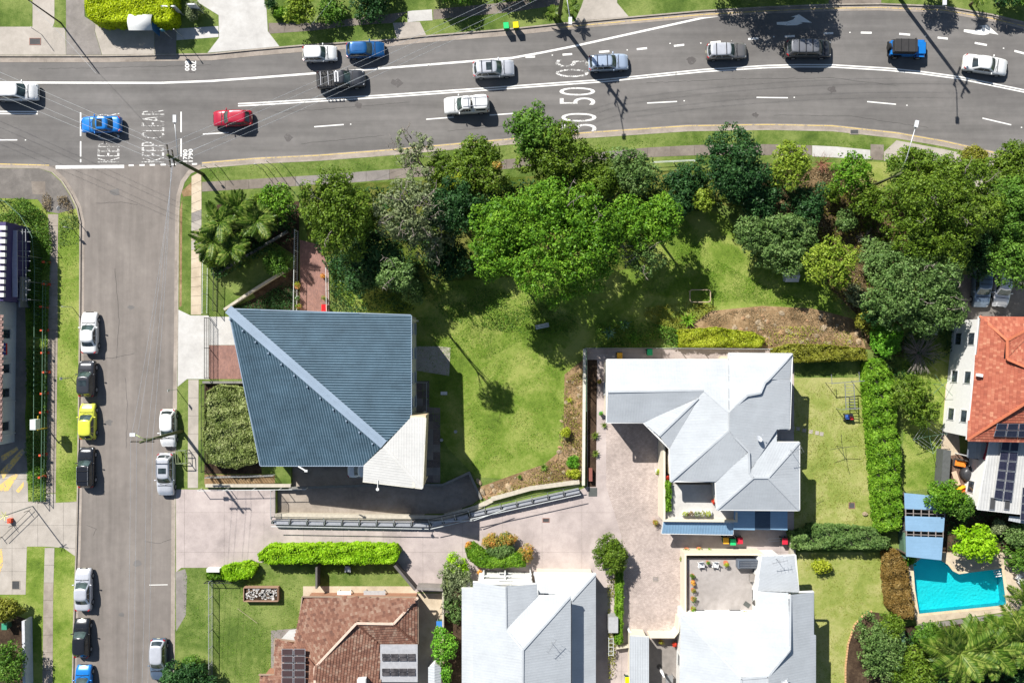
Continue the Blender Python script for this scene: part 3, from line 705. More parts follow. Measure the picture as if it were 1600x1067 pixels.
SPEC = {  # L, W, H, belt, top profile, cabin x fractions (rear base, front base, rear roof, front roof)
 'hatch': dict(L=4.2, W=1.76, H=1.47, zt=[(0, .70), (.04, .88), (.3, .90), (.7, .93), (.85, .84), (1, .60)], c=(.02, .735, .13, .56), b=.89),
 'sedan': dict(L=4.7, W=1.80, H=1.44, zt=[(0, .74), (.03, .92), (.2, .95), (.7, .92), (.88, .82), (1, .58)], c=(.13, .715, .29, .56), b=.90),
 'wagon': dict(L=4.6, W=1.78, H=1.50, zt=[(0, .72), (.03, .92), (.3, .94), (.7, .93), (.88, .83), (1, .58)], c=(.015, .715, .08, .57), b=.91),
 'suv':   dict(L=4.6, W=1.86, H=1.70, zt=[(0, .80), (.03, 1.03), (.3, 1.05), (.7, 1.06), (.88, .98), (1, .72)], c=(.02, .73, .10, .575), b=1.03),
 'van':   dict(L=5.0, W=1.92, H=1.86, zt=[(0, .85), (.03, 1.10), (.3, 1.12), (.76, 1.12), (.9, 1.0), (1, .72)], c=(.015, .80, .07, .66), b=1.10),
 'ute':   dict(L=5.25, W=1.88, H=1.76, zt=[(0, .80), (.02, 1.04), (.4, 1.05), (.72, 1.08), (.9, 1.02), (1, .76)], c=(.36, .735, .405, .60), b=1.04),
}
def make_car(name, cat, kind, px, py, hdg, paint, label, L=None, roof=None, rails=None, sunroof=False, bars=0, tray=None, group=None, W_=None):
    """px, py: middle of the car in the photo; hdg: heading in degrees, 0 = right, 90 = up"""
    S = dict(SPEC[kind]); L = L or S['L']; Wd = W_ or S['W']; H = S['H']
    t = thing(name, label, cat, (*W(px, py, .9)[:2], 0.006), R(hdg), group)
    zt = S['zt']
    part('body', shell(L, Wd, zt), paint, t, True, True)
    X = lambda f: (f - .5) * L
    c = S['c']; cb = Cabin(X(c[0]), X(c[1]), X(c[2]), X(c[3]), Wd / 2 * .93, Wd / 2 * .76, S['b'] - .06, H - .06)
    if tray != 'jeep': part('cabin', cb.body(), roof or paint, t, True, True)
    if tray != 'jeep':
        part('windscreen', cb.patch(0, .05, .95, .14, .93), G_GREEN, t, True, True)
        part('rear_window', cb.patch(2, .09, .91, .22, .86), G_GLASS, t, True, True)
        for sd_, us in ((1, ((.05, .46, .10, 0), (.49, .80 if kind in ('hatch', 'sedan') else .74, 0, .0), (.83 if kind in ('hatch', 'sedan') else .77, .96, 0, .07))), (3, ((.54, .95, 0, .10), (.20 if kind in ('hatch', 'sedan') else .26, .51, 0, 0), (.04, .17 if kind in ('hatch', 'sedan') else .23, .07, 0)))):
            for u0, u1, ta, tb in us:
                if kind == 'ute' and (u0 > .8 or u1 < .2): continue
                part('side_window', cb.patch(sd_, u0, u1, .20, .88, taper=(ta, tb)), G_GLASS, t, True, True)
    r = .34 if kind in ('suv', 'van', 'ute') else .31
    for fx in (.19, .81):
        for sy in (-1, 1):
            mb = MB(); y0 = sy * (Wd / 2 - .11)
            mb.tube([(X(fx), y0 - .11, r), (X(fx), y0 + .11, r)], r, 20); wo_ = part('wheel', mb, TYRE, t, True)
            mb = MB(); mb.tube([(X(fx), y0 + sy * .11, r), (X(fx), y0 + sy * .125, r)], r * .62, 14); o = part('rim', mb, RIM, wo_, True)
            mb = MB()
            # dark arch lip
            vs = []; n = 12
            for k in range(n + 1):
                a = math.pi * k / n; vs += [(X(fx) + math.cos(a) * (r + .05), sy * (Wd / 2 + .004), r + math.sin(a) * (r + .05)), (X(fx) + math.cos(a) * (r - .03), sy * (Wd / 2 + .004), r + math.sin(a) * (r - .03))]
            mb.add(vs, [(2 * k, 2 * k + 2, 2 * k + 3, 2 * k + 1) for k in range(n)]); part('wheel_arch', mb, BLK, t, True)
    zf = ip(.955, zt); zr = ip(.03, zt)
    for sy in (-1, 1):
        mb = MB(); mb.tube([(X(.945), sy * Wd * .40, zf - .10), (X(.978), sy * Wd * .33, zf - .15)], [.10, .085], 8); part('headlight', mb, LAMP, t, True, True)
        mb = MB(); mb.bar((X(.012), sy * Wd * .34, zr - .14), (X(.05), sy * Wd * .455, zr - .10), .09, .22); part('tail_light', mb, TAIL, t, True)
        mb = MB(); a = cb.S(1 if sy > 0 else 3, .07 if sy > 0 else .93, .15); mb.tube([(a.x, sy * Wd * .44, a.z), (a.x - .02, sy * (Wd / 2 + .05), a.z + .02), (a.x - .03, sy * (Wd / 2 + .19), a.z + .03)], [.03, .07, .06], 8); part('mirror', mb, paint, t, True, True)
    mb = MB(); mb.box((X(.5), 0, .3), (L * .94, Wd * .9, .16)); part('underbody', mb, BLK, t, True)
    mb = MB(); mb.bar((X(.9925), -Wd * .24, .52), (X(.9925), Wd * .24, .52), .10, .16); part('grille', mb, BLK, t, True)
    for xx, zz in ((X(1.002), .48), (X(-.003), .62)): mb = MB(); mb.bar((xx, -.18, zz), (xx, .18, zz), .02, .1); part('number_plate', mb, PLATE, t, True)
    # seams: bonnet, wipers at the cowl
    mb = MB(); zc = ip(c[1], zt)
    for sy in (-1, 1):
        mb.bar((X(c[1] + .02), sy * Wd * .40, zc + .0), (X(.93), sy * Wd * .35, ip(.93, zt) - .03), .012, .03)
        mb.bar((X(c[1] + .012), sy * Wd * .02, zc + .05), (X(c[1] - .03), sy * Wd * .30, zc + .13), .02)
    mb.bar((X(c[1] + .028), -Wd * .38, zc + .018), (X(c[1] + .028), Wd * .38, zc + .018), .06, .03)
    part('bonnet_seam', mb, BLK, t, True)
    zr_ = H - .02
    if sunroof:
        mb = MB(); mb.box((X(lerp(c[2], c[3], .62)), 0, H - .005), (.62, .86, .03)); part('sunroof', mb, G_GLASS, t, True)
    if rails:
        for sy in (-1, 1):
            mb = MB(); mb.tube([(X(c[2] + .02), sy * Wd * .335, zr_), (X(c[2] + .04), sy * Wd * .335, zr_ + .07), (X(c[3] - .04), sy * Wd * .335, zr_ + .07), (X(c[3] - .02), sy * Wd * .335, zr_)], .025, 6); part('roof_rail', mb, rails, t, True)
    for k in range(bars):
        mb = MB(); x = X(lerp(c[2], c[3], (.25 + .5 * k / max(1, bars - 1)))); mb.bar((x, -Wd * .36, zr_ + .1), (x, Wd * .36, zr_ + .1), .06, .03)
        for sy in (-1, 1): mb.bar((x, sy * Wd * .34, zr_ - .02), (x, sy * Wd * .34, zr_ + .1), .05, .05)
        part('roof_bar', mb, BLK, t, True)
    if tray == 'rack':
        mb = MB(); mb.box((X(.19), 0, 1.08), (L * .34, Wd * .86, .06)); part('tray_cover', mb, BLK, t, True)
        for k in range(5):
            x = X(.035 + k * .078); mb = MB(); mb.bar((x, -Wd * .42, 1.5), (x, Wd * .42, 1.5), .06, .05)
            for sy in (-1, 1): mb.bar((x, sy * Wd * .42, 1.08), (x, sy * Wd * .42, 1.5), .05)
            part('rack_bar', mb, CHROME if k % 2 else BLK, t, True)
        for sy in (-1, 1): mb = MB(); mb.bar((X(.02), sy * Wd * .42, 1.52), (X(.36), sy * Wd * .42, 1.52), .05); part('rack_rail', mb, BLK, t, True)
        for k in range(2):
            mb = MB(); mb.box((X(.42 + k * .06), 0, H + .04), (.16, Wd * .6, .03)); part('roof_panel', mb, mat('pale_panel', (.5, .5, .5)), t, True)
    if tray == 'canopy':
        k = Cabin(X(.012), X(.365), X(.03), X(.36), Wd / 2 * .93, Wd / 2 * .82, 1.02, 1.74); part('canopy', k.body(), paint, t, True, True)
        for sd_ in (1, 3): part('canopy_window', k.patch(sd_, .15, .85, .35, .82), G_GLASS, t, True, True)
        part('canopy_window', k.patch(2, .12, .88, .35, .82), G_GLASS, t, True, True)
        for sy in (-1, 1): mb = MB(); mb.bar((X(.06), sy * .45, 1.82), (X(.58), sy * .45, 1.82), .05, .03); part('roof_rail', mb, CHROME, t, True)
        for q in (.30, .46): mb = MB(); mb.bar((X(q), -.5, 1.86), (X(q), .5, 1.86), .05, .03); part('roof_bar', mb, CHROME, t, True)
    return t
P = lambda n, c, m=.15, r=.28: m_carpaint('paint_' + n, c, m, r)
WHITE = P('white', (.72, .72, .70)); SILVER = P('silver', (.56, .57, .60), .35); PALEBLUE = P('pale_blue', (.42, .50, .62), .35); BLUE = P('bright_blue', (.01, .17, .52)); DKBLUE = P('deep_blue', (.01, .09, .26), .3)
RED = P('crimson', (.36, .008, .03)); DKGREY = P('dark_grey', (.05, .052, .058), .4); BLACK = P('black', (.016, .017, .02), .2, .2); YELLOW = P('lime_yellow', (.60, .62, .06)); GREY = P('warm_grey', (.22, .21, .2), .5)
SLATE = P('slate_blue', (.14, .19, .26), .5)
make_car('parked_suv', 'suv', 'van', 22, 143, 0, WHITE, 'white van-like wagon cut by the left edge on the main road', L=5.0, W_=1.95)
make_car('blue_car', 'car', 'sedan', 156, 194, 181, BLUE, 'bright blue car with a sunroof driving over the road lettering near the side street', L=4.5, sunroof=True)
make_car('red_car', 'car', 'hatch', 362, 184, 181, RED, 'red hatchback driving left on the main road past the side street corner', L=4.3)
make_car('parked_car', 'car', 'wagon', 499, 83, 2, WHITE, 'small boxy white car parked at the north kerb behind the blue hatchback', L=3.8, W_=1.72)
make_car('parked_car', 'car', 'hatch', 570, 77, 2, DKBLUE, 'dark blue hatchback parked at the north kerb in front of the boxy white car', L=4.25)
make_car('black_ute', 'ute', 'ute', 532, 124, 3, DKGREY, 'dark grey utility truck with ladder racks over its tray', L=5.35, tray='rack')
make_car('silver_suv', 'suv', 'suv', 771, 107, 3, SILVER, 'silver SUV with roof rails and sunroof driving right on the main road', L=4.6, rails=CHROME, sunroof=True, bars=2)
make_car('white_ute', 'ute', 'ute', 729, 163.5, 183, WHITE, 'white utility truck with a hard canopy and roof bars driving left', L=5.0, tray='canopy')
make_car('blue_wagon', 'car', 'wagon', 951, 97, 3, PALEBLUE, 'pale blue station wagon with black roof bars beside the painted speed numbers', L=4.45, bars=2, rails=BLK)
make_car('grey_wagon', 'car', 'wagon', 1136, 79, 2, GREY, 'warm grey wagon with roof bars near the merging painted line', L=4.5, bars=2, roof=SILVER)
make_car('dark_van', 'van', 'van', 1264, 76, 0, DKGREY, 'dark van with grey ribbed roof leaving the tree shadow on the road', L=5.1, bars=3, roof=P('roof_grey', (.16, .165, .18), .3, .45))
make_car('white_sedan', 'car', 'sedan', 1542, 100.5, -8, WHITE, 'white sedan at the right end of the main road, turned with the bend', L=4.95, W_=1.85)
make_car('parked_car', 'car', 'sedan', 138, 520, 90, WHITE, 'white car parked topmost in the left row, above the dark grey SUV', L=4.6)
make_car('parked_suv', 'suv', 'suv', 134.5, 592, 90, DKGREY, 'dark grey SUV with black sunroof between the white car and the yellow car', L=4.0, sunroof=True, W_=1.8)
make_car('parked_car', 'car', 'hatch', 135, 659, 90, YELLOW, 'bright yellow hatchback parked in the left row of the side street', L=4.0)
make_car('parked_wagon', 'car', 'wagon', 133, 731, 90, BLACK, 'black wagon with pale roof rails parked below the yellow hatchback', L=4.5, rails=CHROME, bars=2)
make_car('parked_car', 'car', 'hatch', 261.5, 669, -90, WHITE, 'white hatchback parked under the street light at the right kerb of the side street', L=4.2)
make_car('parked_suv', 'suv', 'suv', 258, 741, -90, SILVER, 'silver SUV with a sunroof parked at the right kerb below the white hatchback', L=4.7, sunroof=True, rails=CHROME, bars=1)
make_car('parked_car', 'car', 'sedan', 128.5, 922, 90, SILVER, 'silver sedan parked below the concrete crossover in the lower left row', L=4.7)
make_car('parked_car', 'car', 'hatch', 126, 998, 90, BLACK, 'black hatchback parked between the silver sedan and the blue car at lower left', L=4.3)
make_car('parked_car', 'car', 'hatch', 129, 1070, 90, BLUE, 'blue car parked lowest in the left row, cut by the bottom photo edge', L=4.2)
make_car('parked_car', 'car', 'hatch', 246, 1031, -90, SLATE, 'slate blue hatchback parked at the right kerb beside the tree at the bottom', L=4.6, roof=SILVER)
make_car('parked_car', 'car', 'sedan', 574, 735, 0, WHITE, 'white car half hidden under the eaves of the blue-roofed building', L=4.7).location.z = -0.5
make_car('parked_suv', 'suv', 'suv', 1535, 448, -92, SLATE, 'slate grey four wheel drive in tree shade above the red tiled house', L=4.5, bars=3)
make_car('parked_car', 'car', 'hatch', 1568, 450, -96, SILVER, 'silver car in tree shade right of the slate grey four wheel drive', L=4.2)

# open-top style four wheel drive, blue body with black top
t = thing('blue_jeep', 'blue off-road vehicle with a black soft top and spare wheel at the back', 'off-roader', (*W(1419, 76, .9)[:2], .006), R(-1))
JB = BLUE; Wj = 1.5
mb = MB()
def rbox(mb, x0, x1, w0, z0, z1, rc=.08):
    pts = []
    for cx, cy, a0 in ((x1 - rc, w0 - rc, 0), (x0 + rc, w0 - rc, 90), (x0 + rc, -w0 + rc, 180), (x1 - rc, -w0 + rc, 270)):
        pts += [(cx + rc * math.cos(R(a0 + a)), cy + rc * math.sin(R(a0 + a))) for a in (0, 30, 60, 90)]
    mb.prism(pts, z0, z1 - .03); q = offset_poly(pts, .03); n = len(pts)
    mb.add([(x, y, z1 - .03) for x, y in pts] + [(x, y, z1) for x, y in q], [(i, (i + 1) % n, n + (i + 1) % n, n + i) for i in range(n)]); mb.poly(q, z1)
rbox(mb, -2.0, .7, .78, .5, 1.12); part('tub', mb, JB, t, True)
mb = MB(); rbox(mb, .55, 1.85, .66, .6, 1.14, .1); part('bonnet', mb, JB, t, True)
mb = MB(); rbox(mb, -1.85, .62, .72, 1.1, 1.82, .12); part('soft_top', mb, mat('black_canvas', (.035, .033, .033), .8), t, True)
for k in range(3): mb = MB(); mb.bar((-1.2 + k * .8, -.72, 1.83), (-1.2 + k * .8, .72, 1.83), .05, .03); part('roof_bow', mb, BLK, t, True)
mb = MB(); mb.add([(.64, -.66, 1.2), (.64, .66, 1.2), (.60, .62, 1.7), (.60, -.62, 1.7)], [(0, 1, 2, 3)]); part('windscreen', mb, G_GREEN, t, True)
for fx in (-1.25, 1.3):
    for sy in (-1, 1):
        mb = MB(); mb.tube([(fx, sy * .68, .4), (fx, sy * .94, .4)], .4, 20); wo_ = part('wheel', mb, TYRE, t, True)
        mb = MB(); mb.tube([(fx, sy * .94, .4), (fx, sy * .95, .4)], .22, 12); part('rim', mb, RIM, wo_, True)
        mb = MB(); mb.add([(fx - .6, sy * .64, .8), (fx - .42, sy * .64, .95), (fx + .42, sy * .64, .95), (fx + .6, sy * .64, .8), (fx - .6, sy * .95, .8), (fx - .42, sy * .95, .95), (fx + .42, sy * .95, .95), (fx + .6, sy * .95, .8)], [(0, 1, 5, 4), (1, 2, 6, 5), (2, 3, 7, 6)]); part('fender', mb, JB if fx > 0 else BLK, t, True)
mb = MB(); mb.tube([(-2.02, .1, 1.0), (-2.28, .1, 1.0)], .38, 20); part('spare_wheel', mb, TYRE, t, True)
mb = MB(); mb.bar((2.02, -.8, .62), (2.02, .8, .62), .16, .2); part('front_bumper', mb, BLK, t, True)
mb = MB(); mb.bar((-2.08, -.8, .6), (-2.08, .8, .6), .14, .2); part('rear_bumper', mb, BLK, t, True)
for sy in (-1, 1):
    mb = MB(); mb.tube([(1.84, sy * .45, .92), (1.9, sy * .45, .92)], .1, 12); part('headlight', mb, LAMP, t, True)
    mb = MB(); mb.box((.66, sy * .9, 1.25), (.1, .2, .16)); part('mirror', mb, BLK, t, True)
# ============================================================ BUILDINGS
WALLC = mat('render_cream', srgb(205, 196, 176), .85, var=.05, bump=.1); WALLW = mat('render_white', (.62, .61, .58), .85, var=.05, bump=.1)
FASC = mat('fascia_white', (.62, .62, .6), .5, var=.04); FRAME = mat('window_frame', (.5, .5, .48), .5); PANE = m_glass('house_glass', (.03, .04, .05))
def m_metalroof(name, col, rough=.45, dirt=.13):
    s = NT(name); v = s.coord(); a = s.noise(v, .5, 5, .6); b = s.noise(v, 5, 4, .6)
    st = s.noise(s.coord(False, (.3, 6, 1)), 1, 3)
    t = s.math('ADD', s.math('MULTIPLY', a, .5), s.math('ADD', s.math('MULTIPLY', b, .25), s.math('MULTIPLY', st, .25)))
    return s.done(s.ramp(t, [(.35, sc(col, 1 - dirt)), (.62, sc(col, 1 + dirt * .5))]), rough, .35, 0.0)
RW = m_metalroof('roof_metal_white', (.405, .425, .44)); RB = m_metalroof('roof_metal_steel_blue', (.026, .056, .078), .42, .35)
RBR = m_metalroof('roof_rib_steel_blue', (.125, .185, .235), .4, .3); RF = m_metalroof('roof_flashing_blue', (.22, .28, .35), .4); RCREAM = m_metalroof('roof_metal_cream', (.455, .45, .43)); RPB = m_metalroof('roof_metal_pale_blue', (.20, .33, .46), .45)
def m_tiles(name, cols):
    s = NT(name); g = s.n('ShaderNodeNewGeometry'); v = s.coord(); a = s.noise(v, .5, 4, .6); b = s.noise(v, 9, 3, .6)
    t = s.math('ADD', s.math('MULTIPLY', g.outputs['Random Per Island'], .55), s.math('ADD', s.math('MULTIPLY', a, .3), s.math('MULTIPLY', b, .15)))
    n = len(cols); return s.done(s.ramp(t, [(.12 + .76 * i / (n - 1), c) for i, c in enumerate(cols)]), .85, .2)
TB = m_tiles('terracotta_brown_tiles', [srgb(92, 70, 62), srgb(116, 82, 68), srgb(130, 94, 78), srgb(138, 108, 92), srgb(158, 138, 120)])
TR = m_tiles('terracotta_red_tiles', [srgb(132, 76, 60), srgb(150, 84, 66), srgb(160, 92, 72), srgb(168, 104, 82), srgb(184, 136, 108)])
CAPT = mat('terracotta_cap', srgb(190, 140, 112), .8); CAPR = mat('orange_cap', srgb(180, 104, 74), .8)

M['terrace'] = m_ground('terrace_tiles', (srgb(136, 130, 126), srgb(150, 144, 140), srgb(164, 158, 154)), .5, 2, 12, .9, .1)
def fit(pts):
    A = np.array([(p.x, p.y, 1) for p in pts]); z = np.array([p.z for p in pts]); return np.linalg.lstsq(A, z, rcond=None)[0]
def spans(poly2, u):
    xs = []
    for i in range(len(poly2)):
        (a, b), (c, d) = poly2[i - 1], poly2[i]
        if (a > u) != (c > u): xs.append(b + (d - b) * (u - a) / (c - a))
    xs.sort(); return list(zip(xs[::2], xs[1::2]))
def roof_faces(T, faces, m, kind='rib', sp=.2, hgt=.03, ribmat=None, dirs=None):
    """faces: lists of (px, py, h). kind rib: metal sheet; kind tile: overlapping tiles"""
    base = MB(); det = MB(); planes = []
    for fi, f in enumerate(faces):
        p = [W(*q) for q in f]; a, b, c = fit(p); Z = lambda x, y, a=a, b=b, c=c: a * x + b * y + c
        poly = [(q.x, q.y) for q in p]
        if area(poly) < 0: poly = poly[::-1]
        low = .05 if kind == 'tile' else .0
        base.poly(poly, lambda x, y: Z(x, y) - low)
        d = dirs[fi] if dirs and dirs[fi] is not None else None
        if d is not None: d = Vector((d[0], -d[1])).normalized()
        else:
            d = Vector((-a, -b)); d = d.normalized() if d.length > 1e-3 else Vector((0, -1))
        n = Vector((-d.y, d.x)); loc = [(Vector(q).dot(n), Vector(q).dot(d)) for q in poly]
        u0, u1 = min(q[0] for q in loc), max(q[0] for q in loc)
        back = lambda u, v: (n * u + d * v)
        if kind == 'rib':
            u = math.ceil(u0 / sp) * sp
            while u < u1:
                for v0, v1 in spans(loc, u):
                    if v1 - v0 < .1: continue
                    A, B = back(u, v0), back(u, v1); wv = n * sp * .22
                    V = []
                    for q in (A, B):
                        V += [(q.x - wv.x, q.y - wv.y, Z(q.x - wv.x, q.y - wv.y) + .001), (q.x, q.y, Z(q.x, q.y) + hgt), (q.x + wv.x, q.y + wv.y, Z(q.x + wv.x, q.y + wv.y) + .001)]
                    det.add(V, [(0, 1, 4, 3), (1, 2, 5, 4)])
                u += sp
        else:
            v0, v1 = min(q[1] for q in loc), max(q[1] for q in loc); tv, tu = .30, sp; row = 0; v = v0
            while v < v1 + tv:
                u = u0 - tu + (row % 2) * tu / 2
                while u < u1:
                    cpt = back(u + tu / 2, v + tv / 2)
                    if inside((cpt.x, cpt.y), poly):
                        q = [back(u + .008, v), back(u + tu - .008, v), back(u + tu - .008, v + tv), back(u + .008, v + tv)]; j = random.uniform(-.008, .008)
                        zz = [Z(q[0].x, q[0].y) + .0, Z(q[1].x, q[1].y) + .0, Z(q[2].x, q[2].y) + .055 + j, Z(q[3].x, q[3].y) + .055 + j]
                        V = [(q[k].x, q[k].y, zz[k]) for k in range(4)] + [(q[k].x, q[k].y, zz[k] - .06) for k in (2, 3)]
                        det.add(V, [(3, 2, 1, 0), (2, 3, 5, 4)])
                    u += tu
                v += tv; row += 1
    o = part('roof', base, m, T)
    if det.v:
        me = det.mesh('roof_tiles' if kind == 'tile' else 'roof_ribs', ribmat or m, gpos(T)); q = bpy.data.objects.new(me.name, me); link(q, o); q['kind'] = 'stuff'
    return o
def caps(T, segs, m, wd=.22, ht=.09, name='ridge_cap', up=.03):
    for a, b in segs:
        A, B = W(*a), W(*b); A.z += up; B.z += up; mb = MB(); mb.bar(A, B, wd, ht); part(name, mb, m, T)
def eaves(T, outline, m=None, wd=.16, closed=True):
    m = m or FASC; n = len(outline)
    for i in range(n if closed else n - 1):
        a, b = outline[i], outline[(i + 1) % n]
        if max(a[1], b[1]) > 1110 or max(a[0], b[0]) > 1660: continue
        A, B = W(*a), W(*b)
        if (B - A).length < .3: continue
        A.z -= .09; B.z -= .09; mb = MB(); mb.bar(A, B, wd, .16); part('gutter', mb, m, T)
def walls(T, outline, inset, m, z0=0.0, z1=None, win=True, every=3.2, wz=None):
    p = [W(*q) for q in outline]; z1 = z1 or min(q.z for q in p) - .12
    q = offset_poly([(a.x, a.y) for a in p], inset); mb = MB(); mb.prism(q, z0, z1); part('wall', mb, m, T)
    if not win: return q
    for i in range(len(q)):
        a, b = Vector(q[i - 1]), Vector(q[i]); e = b - a; L = e.length
        if L < 2.2: continue
        e.normalize(); nrm = Vector((e.y, -e.x)); mid = (a + b) / 2
        if nrm.dot(-mid) < .15 * mid.length or abs(mid.x) > 62 or abs(mid.y) > 42: continue
        k = max(1, int(L / every))
        for j in range(k):
            for zc in (wz or ([1.5] if z1 < 3.8 else [1.5, 4.3])):
                if zc + .7 > z1: continue
                c = a + e * L * (j + .5) / k; wn = window_at(T, c, e, nrm, 1.3, 1.2, zc)
    return q
def window_at(T, c, e, nrm, wd, hg, zc):
    mb = MB(); z = Vector((0, 0, 1)); C3 = Vector((c.x, c.y, zc)); E = Vector((e.x, e.y, 0)); N = Vector((nrm.x, nrm.y, 0))
    for s1 in (-1, 1): mb.bar(C3 + E * s1 * wd / 2 - z * hg / 2 + N * .03, C3 + E * s1 * wd / 2 + z * hg / 2 + N * .03, .07, .07)
    for s1 in (-1, 1): mb.bar(C3 - E * (wd / 2 - .04) + z * s1 * hg / 2 + N * .03, C3 + E * (wd / 2 - .04) + z * s1 * hg / 2 + N * .03, .08, .07)
    f = part('window', mb, FRAME, T)
    mb = MB(); v = [C3 + E * a * (wd / 2 - .03) + z * b * (hg / 2 - .03) + N * .02 for a, b in ((-1, -1), (1, -1), (1, 1), (-1, 1))]; mb.add(v, [(0, 1, 2, 3)]); part('pane', mb, PANE, f)
    mb = MB(); mb.bar(C3 - E * wd * .56 - z * (hg / 2 + .07) + N * .06, C3 + E * wd * .56 - z * (hg / 2 + .07) + N * .06, .12, .06); part('sill', mb, FRAME, f)
    return f
def solar(T, A, B, C, D, nx, ny, m, name='solar_panel', gap=.05, lift=.1):
    """panels laid on a roof quad A B C D (metres), nx along AB, ny along AD"""
    fr = mat('panel_frame', (.45, .46, .48), .4, .5, .5)
    for i in range(nx):
        for j in range(ny):
            def pt(u, v): return (A * (1 - u) * (1 - v) + B * u * (1 - v) + C * u * v + D * (1 - u) * v) + Vector((0, 0, lift))
            g1, g2 = .02, .02; u0, u1, v0, v1 = i / nx, (i + 1) / nx, j / ny, (j + 1) / ny
            lu = (B - A).length / nx; lv = (D - A).length / ny; du, dv = gap / 2 / lu / nx, gap / 2 / lv / ny
            q = [pt(u0 + du, v0 + dv), pt(u1 - du, v0 + dv), pt(u1 - du, v1 - dv), pt(u0 + du, v1 - dv)]
            mb = MB(); mb.add(q + [p - Vector((0, 0, .05)) for p in q], [(0, 1, 2, 3), (1, 0, 4, 5), (2, 1, 5, 6), (3, 2, 6, 7), (0, 3, 7, 4)]); o = part(name, mb, fr, T)
            c = sum(q, Vector()) / 4; q2 = [c + (p - c) * .93 + Vector((0, 0, .006)) for p in q]; mb = MB(); mb.add(q2, [(0, 1, 2, 3)]); part('cell_face', mb, m, o)
s = NT('solar_cells'); v = s.coord(); b = s.n('ShaderNodeTexBrick'); b.offset = 0; b.inputs['Scale'].default_value = 1; b.inputs['Brick Width'].default_value = .16; b.inputs['Row Height'].default_value = .16; b.inputs['Mortar Size'].default_value = .006
b.inputs['Color1'].default_value = (.012, .014, .03, 1); b.inputs['Color2'].default_value = (.02, .02, .04, 1); b.inputs['Mortar'].default_value = (.07, .07, .09, 1); s.l(v, b.inputs['Vector'])
CELL = s.done(b.outputs[0], .15, .5); CELLB = mat('panel_brown', srgb(62, 48, 48), .35)

def dish(px, py, h, label, rz=0.0):
    t = thing('satellite_dish', label, 'satellite dish', W(px, py, h), rz); me = mat('dish_grey', (.45, .47, .5), .5); mb = MB(); n = 16; vs = [(0, 0, 0)]; fs = []
    for k in range(n): a = 2 * math.pi * k / n; vs += [(.2 * math.cos(a), .22 * math.sin(a), .03), (.38 * math.cos(a), .42 * math.sin(a), .10)]
    for k in range(n): a, b2 = 1 + 2 * k, 1 + 2 * ((k + 1) % n); fs += [(0, a, b2), (a, a + 1, b2 + 1, b2)]
    rot = Matrix.Rotation(R(50), 3, 'X'); mb.add([rot @ Vector(q) + Vector((0, 0, .55)) for q in vs], fs); part('reflector', mb, me, t, True, True)
    mb = MB(); mb.tube([(0, 0, 0), (0, 0, .55)], .025, 6); part('mast', mb, me, t, True)
    mb = MB(); mb.tube([(0, -.1, .5), (0, -.55, .95)], .015, 5); mb.box((0, -.57, .98), (.07, .07, .1)); part('receiver_arm', mb, me, t, True); return t
def antenna(px, py, h, label, rz=0.0, hh=1.6, n=7):
    t = thing('tv_antenna', label, 'antenna', W(px, py, h), rz); me = mat('aluminium', (.4, .4, .4), .4, .5, .7)
    mb = MB(); mb.tube([(0, 0, 0), (0, 0, hh)], .02, 6); part('mast', mb, me, t, True)
    mb = MB(); mb.bar((-.8, 0, hh), (.8, 0, hh), .03); part('boom', mb, me, t, True)
    for k in range(n): mb = MB(); x = -.75 + 1.5 * k / (n - 1); l_ = .2 + .06 * k; mb.bar((x, -l_, hh + .02), (x, l_, hh + .02), .016); part('rod', mb, me, t, True)
    return t

# ---- A: large building with folded steel-blue roof and a white roof corner
t = thing('apartment_building', 'large building with folded steel-blue ribbed roof and a white roof corner', 'building', W(520, 620))
def plane_h(px, py, tri):
    a, b, c = fit([W(*q) for q in tri]); h = 6.0
    for _ in range(8): q = W(px, py, h); h = a * q.x + b * q.y + c
    return (px, py, h)
NWc, NEc, E1, SWc = (357, 483, 6.4), (642, 493, 7.2), (642, 654, 7.6), (407, 727, 5.2)
RD = plane_h(600, 694, [NWc, NEc, E1]); S1 = plane_h(568, 727, [NWc, RD, SWc])
roof_faces(t, [[NWc, NEc, E1, RD], [NWc, RD, S1, SWc]], RB, sp=.27, hgt=.06, ribmat=RBR, dirs=[(1, .01), (50, 244)])
mb = MB(); A, B = W(*NWc), W(*RD); A.z += .10; B.z += .10; mb.bar(A, B, .95, .05); part('ridge_flashing', mb, RF, t)
mb = MB(); A2, B2 = A.copy(), B.copy(); A2.z += .05; B2.z += .05; mb.bar(A2, B2, .12, .05); part('ridge_bead', mb, RF, t)
for k in range(12):
    q = A.lerp(B, (k + .5) / 12); mb = MB(); mb.cyl((q.x - .52, q.y - .52), .09, q.z - .3, q.z + .0, 8); part('roof_vent', mb, RF, t)
eaves(t, [NWc, NEc, E1], RF, .2, False); eaves(t, [S1, SWc, NWc], RF, .2, False)
X1, X2, X3 = (641, 653, 7.75), (665, 653, 7.9), (660, 763, 8.1); XR = (600, 697, RD[2] + .05); S2 = (568, 727, S1[2] + .03); X4 = plane_h(567, 752, [XR, X3, S2])
roof_faces(t, [[XR, X1, X2, X3], [XR, X3, X4, S2]], RCREAM, sp=.27, hgt=.012, dirs=[(0, 1), (1, .1)])
caps(t, [(XR, X3)], RCREAM, .25, .06)
eaves(t, [X1, X2, X3, X4, S2][:4], mat('fascia_cream', (.6, .57, .48), .6), .14, False)
WSAND = mat('wall_sand', srgb(200, 180, 150), .85)
